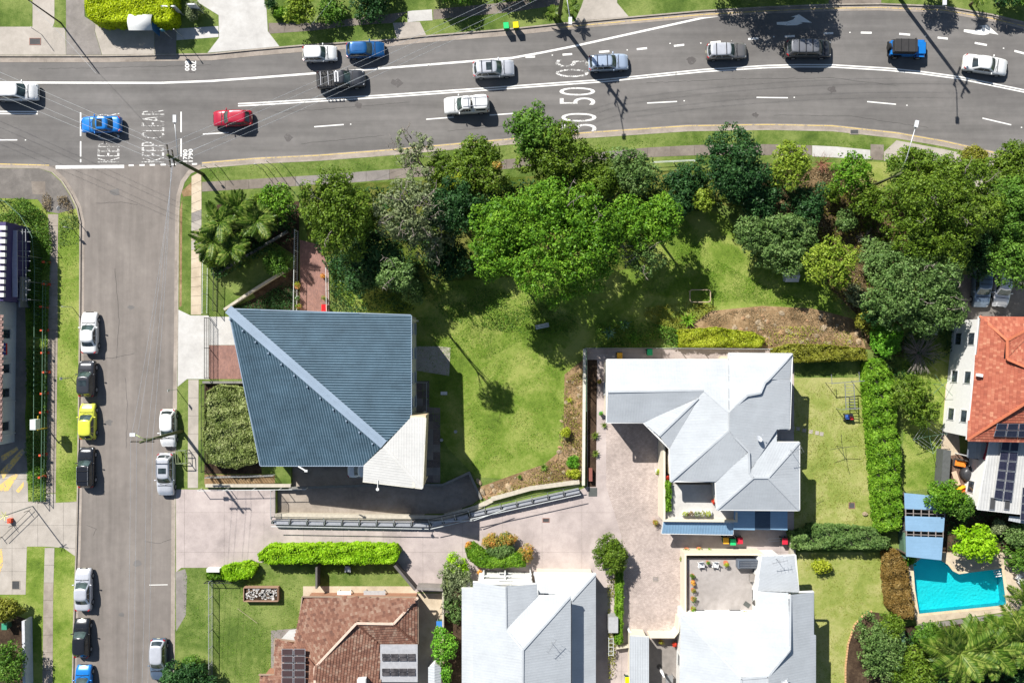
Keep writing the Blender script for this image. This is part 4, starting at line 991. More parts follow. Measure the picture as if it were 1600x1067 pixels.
def skirt(a, b, m, inset=.3, z0=-.6, win=0):
    """a wall standing under one sloping eave"""
    A, B = W(*a), W(*b); c = Vector((-16.5, -3.5)); e = (B - A); e.z = 0; e.normalize(); n = Vector((e.y, -e.x))
    if n.dot(Vector((A.x, A.y)) - c) < 0: n = -n
    o = Vector((n.x, n.y, 0)) * inset; A, B = A - o, B - o; mb = MB(); t_ = Vector((n.x, n.y, 0)) * .2
    v = [(A.x, A.y, z0), (B.x, B.y, z0), (B.x, B.y, B.z - .12), (A.x, A.y, A.z - .12)]; v2 = [(p[0] - t_.x, p[1] - t_.y, p[2]) for p in v]
    mb.add(v + v2, [(0, 1, 2, 3), (7, 6, 5, 4), (3, 2, 6, 7), (0, 3, 7, 4), (1, 5, 6, 2)]); part('wall', mb, m, t)
    for k in range(win):
        for zc in (1.6, 4.6): p = A.lerp(B, (k + .5) / win); window_at(t, Vector((p.x, p.y)), Vector((e.x, e.y)), n, 1.2, 1.2, zc)
skirt(NWc, NEc, WALLC); skirt(NEc, E1, WALLC, .3, -.6, 4); skirt(SWc, NWc, WALLC); skirt(S1, SWc, WALLC)
skirt(X1, X2, WSAND, .05, 4.5); skirt(X2, X3, WSAND, .04, 4.5); skirt(X3, X4, WSAND, .25, 3.2); skirt(X2, X3, WALLC, .8)
mb = MB(); c = W(590, 764, 7.4); mb.tube([(c.x, c.y + .9, 7.3), (c.x, c.y, 7.4)], .04, 6); mb.cyl((c.x, c.y), .16, 7.3, 7.5, 10); part('flood_lamp', mb, FASC, t)
mb = MB(); c = W(474, 733, 7.2); mb.bar((c.x - .5, c.y + .3, 7.2), (c.x + .3, c.y - .15, 7.3), .12); mb.box((c.x + .3, c.y - .15, 7.3), (.3, .2, .15)); part('security_camera', mb, FASC, t)

# ---- B: white metal roofed house, upper right
t = thing('white_roof_house', 'white metal-roofed house with west wing and many hips, between shared driveway and sunny lawn', 'house', W(1130, 680))
B = dict(a=(948, 562, 5.6), b=(1138.6, 562, 5.6), c=(1138.6, 552.3, 5.6), d=(1238, 553, 5.7), d2=(1234, 593, 5.8), e=(1234, 670, 5.7), f=(1213, 670, 5.9), g=(1213, 691, 5.8), i=(1249, 691, 5.7), j=(1249, 797, 5.7), k=(1120, 796, 5.7), l=(1118, 752, 5.8), m=(1048, 752, 5.7), n=(1046, 701, 5.7), o=(1005, 660, 5.6), p=(948, 660, 5.6),
         r0=(950, 612, 7.0), r1=(1100, 610, 7.1), r2=(1138.6, 644, 7.9), r3=(1167.5, 618, 7.8), r4=(1188, 614, 7.4), r5=(1195, 598, 7.2), r6=(1201, 593, 7.1), s1=(1138.6, 673, 7.9), s2=(1170, 706, 7.5), s3=(1171, 739, 7.3), t1=(1177, 746, 7.3), t2=(1200, 746, 7.3), q1=(1091, 622, 7.0), q2=(1030, 681, 6.2))
F = lambda D, s_: [D[x] for x in s_.split()]
low = lambda p, e=5.7, k=.8: (p[0], p[1], e + (p[2] - e) * k)
B = {k_: low(v_) for k_, v_ in B.items()}
roof_faces(t, [F(B, x) for x in ('a b r2 r1 r0', 'b c d r6 r5 r4 r3 r2', 'd d2 r6', 'p r0 r1 q1 o', 'o q1 q2', 'q1 q2 n', 'q1 r1 r2 s1 m n', 's1 s2 l m', 'r2 r3 r4 r5 r6 d2 e f s3 s2 s1', 's2 s3 t1 k l', 's3 f g i t2 t1', 't1 t2 j k', 't2 i j')], RW, sp=.28, hgt=.006)
caps(t, [(B[x], B[y]) for x, y in ('r0 r1', 'r1 r2', 'r2 r3', 'r3 r4', 'r4 r5', 'r5 r6', 'r6 d', 'r2 s1', 's1 m', 's1 s2', 's2 s3', 's3 t1', 't1 t2', 't1 k', 't2 j', 't2 i', 'q1 q2', 'r6 d2') for x, y in [(x, y)]] if False else [(B[a.split()[0]], B[a.split()[1]]) for a in ('r0 r1', 'r1 r2', 'r2 r3', 'r3 r4', 'r4 r5', 'r5 r6', 'r6 d', 'r2 s1', 's1 m', 's1 s2', 's2 s3', 's3 t1', 't1 t2', 't1 k', 't2 j', 't2 i', 'q1 q2')], RW, .2, .07)
OB = F(B, 'a b c d e f g i j k l m n o p'); eaves(t, OB); walls(t, OB, .35, WALLC)
dish(1183, 685, 6.5, 'grey satellite dish on the right slope of the white house behind the shared driveway', R(150))
antenna(1234, 702, 6.1, 'thin antenna on the lower right roof block of the white house above the sunny lawn', .5)
# its terrace and lean-to
t = thing('terrace', 'paved roof terrace with parapet on the lower left corner of the white house', 'terrace', W(1090, 790))
c0 = P2([(1037, 757), (1120, 757), (1152, 757), (1152, 812), (1037, 812)], 2.7); mb = MB(); mb.prism(c0, 0, 2.7); part('deck', mb, M['concrete_white'], t)
q = P2([(1038, 667), (1038, 813), (1151, 814), (1151, 800)], 3.3); mb = MB(); mb.strip(q, .22, 0.0, 3.3); part('parapet', mb, WALLC, t)
t = thing('lean_to_roof', 'blue-grey lean-to roof below the parapet of the terrace', 'roof', W(1090, 824))
roof_faces(t, [[(1037, 814, 2.9), (1146, 816, 2.9), (1145, 835, 2.45), (1034, 833, 2.45)]], RPB, sp=.3, hgt=.02); eaves(t, [(1037, 814, 2.9), (1146, 816, 2.9), (1145, 835, 2.45), (1034, 833, 2.45)])
walls(t, [(1037, 816, 2.4), (1145, 817, 2.4), (1144, 831, 2.4), (1036, 830, 2.4)], .3, WALLC, win=False)
t = thing('back_awning', 'shaded awning of alternating blue sheets under the white house eaves', 'awning', W(1190, 812))
xs = [1147, 1180, 1204, 1231]
for k in range(3):
    mb = MB(); a0, a1 = xs[k], xs[k + 1]; q = [W(a0, 792, 3.4), W(a1 - .5, 792, 3.4), W(a1 - .5, 828, 2.9), W(a0 - 1, 827, 2.9)]; mb.add(q + [p - Vector((0, 0, .06)) for p in q], [(3, 2, 1, 0), (4, 5, 6, 7), (0, 1, 5, 4), (1, 2, 6, 5), (2, 3, 7, 6), (3, 0, 4, 7)]); part('sheet', mb, (RPB, mat('tinted_sheet', (.05, .08, .12), .3), RPB)[k], t)
for x in (1149, 1229): mb = MB(); c = W(x, 825, 2.9); mb.bar((c.x, c.y, H0), (c.x, c.y, 2.85), .1); part('post', mb, FASC, t)

# ---- C: long white roofed house, bottom middle
t = thing('white_roof_house', 'white metal-roofed house at the bottom centre with a shadow strip on its right wing', 'house', W(830, 1020))
u1, u2, u3, u4, v1 = (739, 909, 5.8), (790, 916, 7.0), (839, 912, 5.8), (840, 931, 5.8), (791, 983, 7.1); w1, w2, w3, w4 = (892, 931, 5.8), (817, 1015, 8.1), (816, 1150, 8.1), (892, 1150, 5.8)
u1, u2, u3, u4, v1, w1, w2, w3, w4 = [low(q_, 5.8, .8) for q_ in (u1, u2, u3, u4, v1, w1, w2, w3, w4)]
roof_faces(t, [[u1, u2, v1, w2, w3, (739, 1150, 5.8)], [u2, u3, u4, v1], [u4, w1, w2, v1], [w1, w4, w3, w2]], RW, sp=.28, hgt=.006)
caps(t, [(u2, v1), (w1, w2), (w2, w3), (v1, w2)], RW, .2, .07); OC = [u1, u3, u4, w1, w4, (739, 1150, 5.8)]; eaves(t, OC); walls(t, OC, .45, WALLW)
y1, y2, y3, y4 = (834, 895, 3.0), (931, 896, 3.0), (893, 938, 4.0), (893, 1150, 4.0)
roof_faces(t, [[y1, y2, y3, (841, 936, 4.0)], [y2, (931, 1150, 3.0), y4, y3]], RW, sp=.28, hgt=.006); caps(t, [(y2, y3)], RW, .2, .07)
OC2 = [y1, y2, (931, 1150, 3.0), (880, 1150, 3.0), (841, 931, 3.0)]; eaves(t, OC2[:3], closed=False); walls(t, OC2, .3, WALLC, win=False)
roof_faces(t, [[(721.5, 919, 3.6), (739, 919, 4.0), (739, 1150, 4.0), (721.5, 1150, 3.6)]], RW, sp=.28, hgt=.006); eaves(t, [(721.5, 919, 3.6), (739, 919, 4.0), (739, 1150, 4.0), (721.5, 1150, 3.6)])
walls(t, [(721.5, 919, 3.6), (739, 919, 3.6), (739, 1150, 3.6), (721.5, 1150, 3.6)], .3, WALLW, win=False)
antenna(862, 1004, 6.6, 'small antenna on the grey right slope of the bottom centre white house', 1.0, 1.0, 5)
t = thing('pergola', 'white timber pergola between the clipped hedge and the bottom centre white roof', 'pergola', W(792, 903))
for y, h in ((899.5, 3.0), (904.5, 2.8)): mb = MB(); mb.bar(W(753, y, h), W(831, y, h), .14, .12); part('beam', mb, FASC, t)
for x in (755, 789, 829):
    c = W(x, 899.5, 2.9); mb = MB(); mb.bar((c.x, c.y, H0), (c.x, c.y, 3.1), .14); part('post', mb, FASC, t); mb = MB(); mb.bar(W(x, 893, 3.12), W(x, 909, 3.12), .1, .1); part('rafter', mb, FASC, t)

# ---- D: bottom right white roofed house with terrace
t = thing('white_roof_house', 'white metal-roofed house at the bottom right of centre behind the terrace with white chairs', 'house', W(1180, 1010))
D = dict(a=(1190, 869, 5.7), b=(1243, 867, 5.5), c=(1248, 925, 5.5), d=(1183, 923, 6.0), e=(1064, 961, 5.7), f=(1182, 961, 5.7), g=(1235, 929, 7.2), h=(1234, 1015, 7.8), i=(1200, 1057, 8.3), j=(1158, 1060, 8.3), k=(1271, 924, 5.7), l=(1271, 990, 5.7), m=(1275, 992, 5.7), n=(1275, 1150, 5.7), o=(1200, 1150, 8.3), p=(1158, 1150, 8.3), q=(1060, 1150, 5.7))
D = {k_: low(v_, 5.7, .9) for k_, v_ in D.items()}
roof_faces(t, [F(D, x) for x in ('a b c d', 'e f d g h i j', 'g k l m n o i h', 'e j p q', 'j i o p')], RW, sp=.28, hgt=.006)
caps(t, [(D[a], D[b]) for a, b in (('g', 'h'), ('h', 'i'), ('i', 'j'), ('e', 'j'), ('i', 'o'), ('j', 'p'))], RW, .2, .07)
OD = F(D, 'e f d a b c k l m n q'); eaves(t, F(D, 'e f d a b c k l m n'), closed=False); walls(t, OD, .8, WALLW, z1=5.3, wz=[1.5])
dish(1222, 1062, 6.9, 'grey satellite dish on the right slope of the bottom right white house', R(160)); antenna(1212, 872, 5.6, 'thin antenna on the flat top end of the bottom right white house', .2, 1.4, 5)
t = thing('terrace', 'paved roof terrace with white parapet, chairs and barbecue corner', 'terrace', W(1130, 915))
c0 = P2([(1073, 872), (1194, 872), (1194, 963), (1073, 963)], 1.6); mb = MB(); mb.prism(c0, 0, 1.6); part('deck', mb, M['terrace'], t)
q = P2([(1071, 961), (1071, 866), (1192, 866)], 2.35); mb = MB(); mb.strip(q, .2, 0, 2.35); part('parapet', mb, WALLC, t)
q = P2([(1191, 869), (1191, 922)], 3.2); mb = MB(); mb.strip(q, .3, 0, 3.2); part('parapet', mb, WALLC, t)
# carport roof and courtyard at the very bottom
t = thing('garage', 'narrow white-roofed garage with cream edge at the bottom beside the umbrella', 'garage', W(1000, 1040))
q = [(984, 993, 3.0), (1014, 995, 3.0), (1014, 1150, 3.0), (984, 1150, 3.0)]; roof_faces(t, [q], RW, sp=.26, hgt=.02, dirs=[(0, 1)]); eaves(t, q, mat('fascia_cream', (.6, .57, .48), .6)); walls(t, q, .2, WALLC, win=False)
t = thing('courtyard_wall', 'cream rendered wall with a bent corner enclosing the small courtyard at the bottom', 'wall', W(1040, 993)); mb = MB(); mb.strip(P2([(1015, 995), (1053, 995), (1060, 986), (1062, 966)], 1.8), .22, H0, 1.8); part('wall', mb, WALLC, t)
st = struct('courtyard', (lambda m_: (m_.prism(P2([(1014, 998), (1064, 998), (1064, 1150), (1014, 1150)]), H0, H0 + .03), m_)[1])(MB()), M['concrete_grey'])
# white entry wall with gate pillar
mb = MB(); mb.bar((*W(983, 985, 1.2)[:2], .7), (*W(990, 994, 1.2)[:2], .7), .25, 1.2); single('gate_pillar', mb, WALLW, 'short white entry wall standing beside the yellow potted plant on the paved court', 'wall')

# ---- A2: brown tiled house bottom left
t = thing('tiled_house', 'single storey house with mottled brown tile roof, skylights and dark solar panels', 'house', W(560, 1010))
E_, K_ = 2.9, 4.9
T_ = dict(a=(472, 932, E_), b=(653, 933, E_), c=(653, 1007, E_), d=(594, 1007, E_ + .1), e=(594, 1150, E_), f=(615, 974, 4.1), g=(557, 973, 4.2), h=(492, 1042, K_), h2=(492, 1150, K_), i=(463, 1002, E_), j=(429, 998, E_), k=(429, 1054, E_ + .1), l=(404, 1054, E_), m=(404, 1150, E_))
roof_faces(t, [F(T_, x) for x in ('a b f g h i', 'b c f', 'g f c d', 'h g d e h2', 'j i h h2 m l k')], TB, kind='tile', sp=.27)
caps(t, [(T_['b'], T_['f']), (T_['f'], T_['g']), (T_['g'], T_['h']), (T_['h'], T_['h2'])], mat('pale_cap', srgb(200, 176, 158), .8), .24, .12, up=.06); caps(t, [(T_['i'], T_['h']), (T_['f'], T_['c']), (T_['g'], T_['d'])], mat('dark_cap', srgb(100, 66, 52), .8), .2, .1, 'valley', up=.03)
OA = F(T_, 'a b c d e m l k j i'); eaves(t, OA, mat('gutter_brown', srgb(150, 130, 112), .6), .12); walls(t, OA, .4, mat('brick_wall', srgb(150, 110, 88), .9), win=False)
A_, B_, C_, D_ = W(440, 1012, 3.5), W(478, 1012, 4.6), W(478, 1090, 4.6), W(440, 1090, 3.5)
solar(t, A_, B_, C_, D_, 2, 7, CELLB, gap=.1, lift=.12)
mb = MB(); q = [W(594, 1007, 3.3), W(652.5, 1007, 3.3), W(652.5, 1065, 3.0), W(594, 1065, 3.0)]; mb.add(q + [p - Vector((0, 0, .2)) for p in q], [(3, 2, 1, 0), (0, 1, 5, 4), (1, 2, 6, 5), (2, 3, 7, 6), (3, 0, 4, 7)]); part('flat_roof_panel', mb, mat('panel_grey', (.36, .36, .37), .6), t)
for y in (1021, 1044):
    sk = None
    for k in range(4):
        for r_ in range(2):
            x0 = 597 + k * 13.3; mb = MB(); zz = 3.34 - (y - 1007) / 58 * .3; a0, b0 = W(x0, y + r_ * 6, zz), W(x0 + 12.2, y + r_ * 6 + 5, zz - .02); mb.box(((a0.x + b0.x) / 2, (a0.y + b0.y) / 2, zz), (abs(b0.x - a0.x), abs(a0.y - b0.y), .06)); part('skylight', mb, m_glass('skylight_glass', (.06, .055, .055), .12), t)
mb = MB(); c = W(565, 1066, 4.2); mb.box((c.x, c.y, 4.0), (.9, .8, .8)); part('roof_vent', mb, FASC, t)
mb = MB(); q = [W(438, 999, 2.3), W(452, 984, 2.3), W(470, 982, 2.4), W(468, 1000, 2.4)]; mb.add(q + [p - Vector((0, 0, .06)) for p in q], [(3, 2, 1, 0), (0, 1, 5, 4), (1, 2, 6, 5), (2, 3, 7, 6), (3, 0, 4, 7)]); part('porch_roof', mb, RCREAM, t)
t = thing('garden_shed', 'small white gabled shed on the grass strip right of the brown tiled house', 'shed', W(679, 1060))
q = dict(a=(669, 1042, 2.1), b=(679, 1036, 2.4), c=(689, 1042, 2.1), d=(689, 1150, 2.1), e=(679, 1150, 2.5), f=(669, 1150, 2.1)); roof_faces(t, [F(q, 'a b e f'), F(q, 'b c d e')], RW, sp=.3, hgt=.02); walls(t, F(q, 'a b c d f'), .12, WALLW, win=False)
t = thing('side_gate_wall', 'grey screen wall crossing the yard between tiled house and olive bush', 'wall', W(675, 921)); mb = MB(); mb.strip(P2([(651, 919), (692, 921)], 1.8), .3, H0, 1.8); part('wall', mb, M['concrete_grey'], t)

# ---- E: red tiled house, right edge
t = thing('tiled_house', 'two storey white-walled house with bright red tile roof at the right edge', 'house', W(1580, 590))
E_ = 5.6
T_ = dict(a=(1530, 494, E_), b=(1680, 496, E_), c=(1573, 532, 7.0), d=(1573, 561, 7.3), e=(1610, 512, 6.4), f=(1640, 590, 8.2), g=(1680, 600, 8.2), h=(1600, 631, 7.6), i=(1511, 687, E_), j=(1556, 690, E_ + .1), k=(1680, 690, E_ + .1), l=(1602, 533, 6.9))
roof_faces(t, [F(T_, x) for x in ('a c d f h i', 'a b e c', 'c e l d', 'd l g f', 'i h f g k j')], TR, kind='tile', sp=.27)
caps(t, [(T_[a], T_[b]) for a, b in (('a', 'c'), ('c', 'e'), ('d', 'f'), ('h', 'i'), ('h', 'f'), ('c', 'd'))], CAPR, .24, .12, up=.06); OE = F(T_, 'a b k j i'); eaves(t, F(T_, 'i a b'), FASC, .14, False)
walls(t, OE, .3, WALLW, every=3.7, wz=[1.6, 4.1])
mb = MB(); c = W(1529, 586, 6.2); mb.box((c.x, c.y, 6.35), (.6, .3, .3), R(-10)); part('roof_vent', mb, FASC, t)
A_, B_, C_, D_ = W(1557, 661, 6.9), W(1626, 661, 6.9), W(1626, 684, 6.0), W(1551, 682, 6.0); solar(t, A_, B_, C_, D_, 4, 2, CELL, gap=.08, lift=.12)
t = thing('flat_roof_extension', 'flat white-roofed extension carrying two columns of black solar panels', 'building', W(1570, 740))
q = [(1549, 684, 3.9), (1640, 684, 3.9), (1640, 805, 3.7), (1590, 802, 3.7), (1527.5, 795, 3.7)]; roof_faces(t, [q], RCREAM, sp=.3, hgt=.02, dirs=[(-.1, 1)]); eaves(t, q); walls(t, q, .2, WALLW)
A_, B_, C_, D_ = W(1564, 689, 4.1), W(1592, 690, 4.1), W(1580, 783, 3.9), W(1551, 778, 3.9); solar(t, A_, B_, C_, D_, 2, 6, CELL, gap=.09, lift=.15)
for x in (1547, 1570): A_ = W(x, 776, 3.8); B_ = W(x + 9, 777, 3.8); solar(t, A_, B_, W(x + 7, 797, 3.8), W(x - 2, 796, 3.8), 1, 1, mat('skylight_dark', (.06, .06, .06), .3), 'skylight', lift=.05)
roof_faces(t, [[(1577, 806, 3.0), (1660, 812, 3.0), (1660, 830, 2.9), (1576, 813, 2.9)]], RW, sp=.3, hgt=.02)
A_, B_, C_, D_ = W(1596, 760, 3.9), W(1625, 762, 3.9), W(1618, 815, 3.8), W(1592, 812, 3.8); solar(t, A_, B_, C_, D_, 2, 4, CELL, gap=.09, lift=.15)
t = thing('awning', 'small square grey box awning tucked under the red tiled corner', 'awning', W(1527, 703)); q = [(1515, 690, 3.2), (1542, 692, 3.2), (1540, 717, 3.0), (1513, 714, 3.0)]; roof_faces(t, [q], mat('grey_sheet', (.27, .27, .26), .5), sp=.5, hgt=.02, dirs=[(0, 1)]); eaves(t, q, mat('grey_edge', (.2, .22, .25), .5))
for x, y in ((1515, 713), (1540, 716)): mb = MB(); c = W(x, y, 3); mb.bar((c.x, c.y, H0), (c.x, c.y, 2.95), .08); part('post', mb, FASC, t)
mb = MB(); mb.strip(P2([(1549, 686), (1541, 718)], 3.4), .35, 0, 3.4); single('red_wall', mb, mat('plum_wall', srgb(140, 50, 62), .8), 'narrow plum red wall beside the square grey awning', 'wall')

# ---- pergola by the pool
t = thing('pool_pergola', 'pale blue pergola roof of three sheets with two dark slatted gaps beside the pool', 'pergola', W(1445, 820))
ys = [(770, 795), (795.5, 805.5), (806, 829), (829.5, 837), (837.5, 0)]
Lx = lambda y: lerp(1413, 1416.5, (y - 770) / 100); Rx = lambda y: lerp(1479, 1471, (y - 770) / 105)
for k, (y0_, y1_) in enumerate(ys):
    if k in (0, 2, 4):
        q = [W(Lx(y0_), y0_, 2.75), W(Rx(y0_), y0_ + (6 if k == 0 else 2), 2.75), W(Rx(y1_), y1_ + 2, 2.7) if k < 4 else W(1471, 875, 2.6), W(Lx(y1_), y1_, 2.7) if k < 4 else W(1416, 869, 2.6)]
        mb = MB(); mb.add(q + [p - Vector((0, 0, .06)) for p in q], [(3, 2, 1, 0), (4, 5, 6, 7), (0, 1, 5, 4), (1, 2, 6, 5), (2, 3, 7, 6), (3, 0, 4, 7)]); part('roof_sheet', mb, RPB, t)
    else:
        for j in range(6):
            mb = MB(); x = lerp(Lx(y0_) + 1, Rx(y0_) - 1, j / 5); mb.bar(W(x, y0_ - 1, 2.66), W(x, y1_ + 3, 2.66), .07, .09); part('slat', mb, mat('pale_timber', (.25, .22, .2), .7), t)
        mb = MB(); mb.bar(W(Lx(y0_), (y0_ + y1_) / 2 + 1, 2.58), W(Rx(y0_), (y0_ + y1_) / 2 + 3, 2.58), .06, .06); part('cross_rail', mb, mat('pale_timber', (.25, .22, .2), .7), t)
for x, y in ((1415, 773), (1476, 780), (1418, 866), (1468, 871)): mb = MB(); c = W(x, y, 2.6); mb.bar((c.x, c.y, H0), (c.x, c.y, 2.6), .12); part('post', mb, mat('post_timber', (.12, .09, .07), .8), t)
mb = MB(); q = P2([(1416, 772), (1474, 779), (1468, 870), (1418, 866)]); mb.prism(q, H0, H0 + .05); struct('pergola_floor', mb, mat('dark_deck', (.03, .028, .026), .8))

# ---- left edge: low white building in shade
t = thing('shop_building', 'low white-walled building with windows and tile edge at the left photo border', 'building', W(-20, 590))
q = [(-100, 492, 4.2), (4, 492, 4.2), (3, 690, 4.2), (-100, 690, 4.2)]; roof_faces(t, [q], m_tiles('grey_tiles', [srgb(90, 70, 66), srgb(130, 105, 98), srgb(150, 130, 120)]), kind='tile', sp=.3)
c0 = P2([(-100, 470), (27, 470), (24, 690), (-100, 690)]); mb = MB(); mb.prism(c0, 0, 4.1); part('wall', mb, WALLW, t)
a, b = W(27, 470), W(24, 690); e = (b - a).normalized(); e = Vector((e.x, e.y)); nrm = Vector((1, 0))
for y in (522, 575, 612, 663): c = W(lerp(27, 24, (y - 470) / 220), y); window_at(t, Vector((c.x, c.y)), e, nrm, 1.0, 1.3, 1.9)
for y in (512, 562, 626, 676): mb = MB(); c = W(27, y); mb.bar((c.x - .1, c.y, .2), (c.x + .12, c.y, 2.6), .12); part('downpipe', mb, WALLW, t)
mb = MB(); c = W(27, 545); mb.box((c.x + .1, c.y, 2.5), (.08, 1.3, 1.0)); sg = part('wall_sign', mb, mat('sign_blue', srgb(50, 60, 130), .5), t)
mb = MB(); mb.box((c.x + .15, c.y, 2.15), (.03, 1.25, .25)); part('red_band', mb, mat('sign_red', srgb(190, 60, 50), .5), sg)
mb = MB(); mb.tube([(c.x + .15, c.y - .3, 2.4), (c.x + .15, c.y - .25, 2.75), (c.x + .15, c.y, 2.88), (c.x + .15, c.y + .25, 2.75), (c.x + .15, c.y + .3, 2.4)], .05, 6); part('white_arch_mark', mb, FASC, sg)
t = thing('shop_building', 'dark purple-edged building front with a white toothed parapet at the left border', 'building', W(-20, 410))
q = [(-100, 347, 4.6), (9, 347, 4.6), (5, 470, 4.6), (-100, 470, 4.6)]; mb = MB(); mb.prism(P2([(a, b) for a, b, _ in q], 4.6), 0, 4.6); part('wall', mb, mat('wall_purple', srgb(70, 62, 100), .8), t)
for k in range(11): mb = MB(); c = W(3.5 - k * .3, 356 + k * 10.5, 4.9); mb.box((c.x, c.y, 4.75), (.7, .42, .3)); part('parapet_tooth', mb, WALLW, t)
mb = MB(); q = [W(18, 360, 3.3), W(26.5, 360, 3.3), W(27, 464, 3.3), W(19.5, 464, 3.3)]; mb.add(q + [p - Vector((0, 0, .08)) for p in q], [(3, 2, 1, 0), (4, 5, 6, 7), (0, 1, 5, 4), (1, 2, 6, 5), (2, 3, 7, 6), (3, 0, 4, 7)]); t = single('awning_sheet', mb, mat('lilac_sheet', (.42, .4, .46), .6), 'long pale awning sheet on the scaffold beside the purple shop front', 'awning')
t = thing('scaffold', 'metal scaffold frame standing in shade between the pale awning and the embankment', 'scaffold', W(38, 410)); me = mat('steel_tube', (.3, .31, .33), .4, .5, .6)
for y in range(362, 472, 15):
    mb = MB(); mb.bar(W(27, y, 2.9), W(48, y + 1, 2.9), .05); part('ledger', mb, me, t)
for x in (35, 40): mb = MB(); mb.bar(W(x, 358, 3.0), W(x + 1, 470, 3.0), .06); part('standard_rail', mb, me, t)
for y in (360, 400, 440, 468):
    for x in (28, 45): mb = MB(); c = W(x, y, 3); mb.bar((c.x, c.y, 0.1), (c.x, c.y, 3.05), .05); part('standard', mb, me, t)
mb = MB(); mb.strip(P2([(31, 432), (30, 480)], 2.2), .15, 0, 2.2); single('forecourt_rail', mb, me, 'thin metal rail at the end of the scaffold', 'rail')
# bus shelter
t = thing('bus_shelter', 'white curved-roof bus shelter at the clipped yellow-green hedge', 'bus shelter', W(222, 44))
A, Bq = W(200, 22, 2.7), W(237, 47, 2.7); mb = MB(); n = 8; vs = []
for k in range(n + 1):
    u = k / n; y = lerp(A.y, Bq.y, u); z = 2.55 + .35 * math.sin(math.pi * u); vs += [(A.x, y, z), (Bq.x, y, z), (A.x, y, z - .06), (Bq.x, y, z - .06)]
mb.add(vs, [f for k in range(n) for f in ((4 * k, 4 * k + 4, 4 * k + 5, 4 * k + 1), (4 * k + 2, 4 * k + 3, 4 * k + 7, 4 * k + 6), (4 * k + 1, 4 * k + 5, 4 * k + 7, 4 * k + 3), (4 * k, 4 * k + 2, 4 * k + 6, 4 * k + 4))]); part('roof', mb, FASC, t, smooth=True)
for x in (A.x + .1, Bq.x - .1): mb = MB(); mb.bar((x, A.y - .1, H0), (x, A.y - .1, 2.55), .1); part('post', mb, mat('blue_steel', (.05, .12, .25), .5), t)
mb = MB(); mb.box(((A.x + Bq.x) / 2, A.y - .15, 1.3), (abs(Bq.x - A.x) - .4, .05, 1.9)); part('back_panel', mb, PANE, t)
mb = MB(); mb.box((Bq.x - .15, (A.y + Bq.y) / 2, 1.35), (.05, abs(A.y - Bq.y) * .8, 1.9)); part('end_panel', mb, mat('blue_panel', (.03, .12, .3), .3), t)
mb = MB(); mb.box(((A.x + Bq.x) / 2, A.y - .5, .55), (2.0, .4, .06)); part('seat', mb, me, t)
# ============================================================ VEGETATION
LF = {
 'olive': m_leaf('leaf_olive', srgb(54, 76, 16), srgb(82, 108, 28), srgb(118, 140, 46)),
 'bright': m_leaf('leaf_bright', srgb(50, 88, 16), srgb(84, 126, 28), srgb(124, 160, 48)),
 'green': m_leaf('leaf_green', srgb(46, 78, 20), srgb(78, 114, 36), srgb(112, 146, 56)),
 'fresh': m_leaf('leaf_fresh', srgb(58, 108, 22), srgb(92, 146, 36), srgb(128, 176, 60)),
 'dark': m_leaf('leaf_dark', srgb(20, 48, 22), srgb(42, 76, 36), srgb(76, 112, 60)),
 'grey': m_leaf('leaf_greygreen', srgb(80, 92, 58), srgb(112, 124, 84), srgb(150, 158, 118)),
 'greygreen': m_leaf('leaf_soft_green', srgb(56, 82, 36), srgb(86, 114, 56), srgb(124, 148, 86)),
 'yellow': m_leaf('leaf_yellow', srgb(104, 120, 20), srgb(146, 158, 36), srgb(178, 184, 64)),
 'lime': m_leaf('leaf_lime', srgb(90, 136, 10), srgb(132, 178, 22), srgb(168, 204, 50), .25),
 'limey': m_leaf('leaf_lime_yellow', srgb(130, 150, 4), srgb(178, 196, 16), srgb(206, 218, 50), .3),
 'hedge': m_leaf('leaf_hedge', srgb(58, 96, 16), srgb(94, 134, 30), srgb(130, 164, 52)),
 'rust': m_leaf('leaf_rust', srgb(92, 72, 30), srgb(124, 98, 50), srgb(146, 126, 76)),
 'orange': m_leaf('leaf_orange', srgb(170, 110, 50), srgb(205, 145, 60), srgb(225, 180, 80)),
 'mixed': m_leaf('leaf_mixed', srgb(96, 92, 30), srgb(120, 124, 40), srgb(148, 150, 60)),
 'pale': m_leaf('leaf_mottled', srgb(78, 94, 42), srgb(114, 128, 66), srgb(166, 172, 118)),
 'palm': m_leaf('leaf_palm', srgb(40, 66, 14), srgb(74, 102, 30), srgb(140, 152, 72), .2, .4),
 'tips': m_leaf('leaf_orange_tips', srgb(76, 104, 40), srgb(150, 138, 60), srgb(205, 130, 66)),
 'ygreen': m_leaf('leaf_yellow_green', srgb(80, 106, 24), srgb(118, 140, 40), srgb(156, 170, 68)),
 'litter': m_leaf('leaf_litter_tan', srgb(92, 80, 56), srgb(124, 108, 80), srgb(160, 142, 110), .05),
 'red': m_leaf('leaf_red', srgb(150, 30, 20), srgb(190, 50, 36), srgb(210, 90, 60)),
 'agave': m_leaf('leaf_bluegreen', srgb(60, 100, 70), srgb(96, 136, 104), srgb(140, 170, 140), .1),
}
BARK = mat('bark_brown', (.10, .075, .055), .9, bump=.4); BARKP = mat('bark_pale', (.30, .26, .22), .85, bump=.3); TWIG = mat('twig_grey', (.26, .23, .20), .9)
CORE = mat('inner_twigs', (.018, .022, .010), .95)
def rdir(n, zmin=-1.0):
    z = RNG.uniform(zmin, 1, n); a = RNG.uniform(0, 2 * np.pi, n); r = np.sqrt(1 - z * z); return np.stack([r * np.cos(a), r * np.sin(a), z], 1)
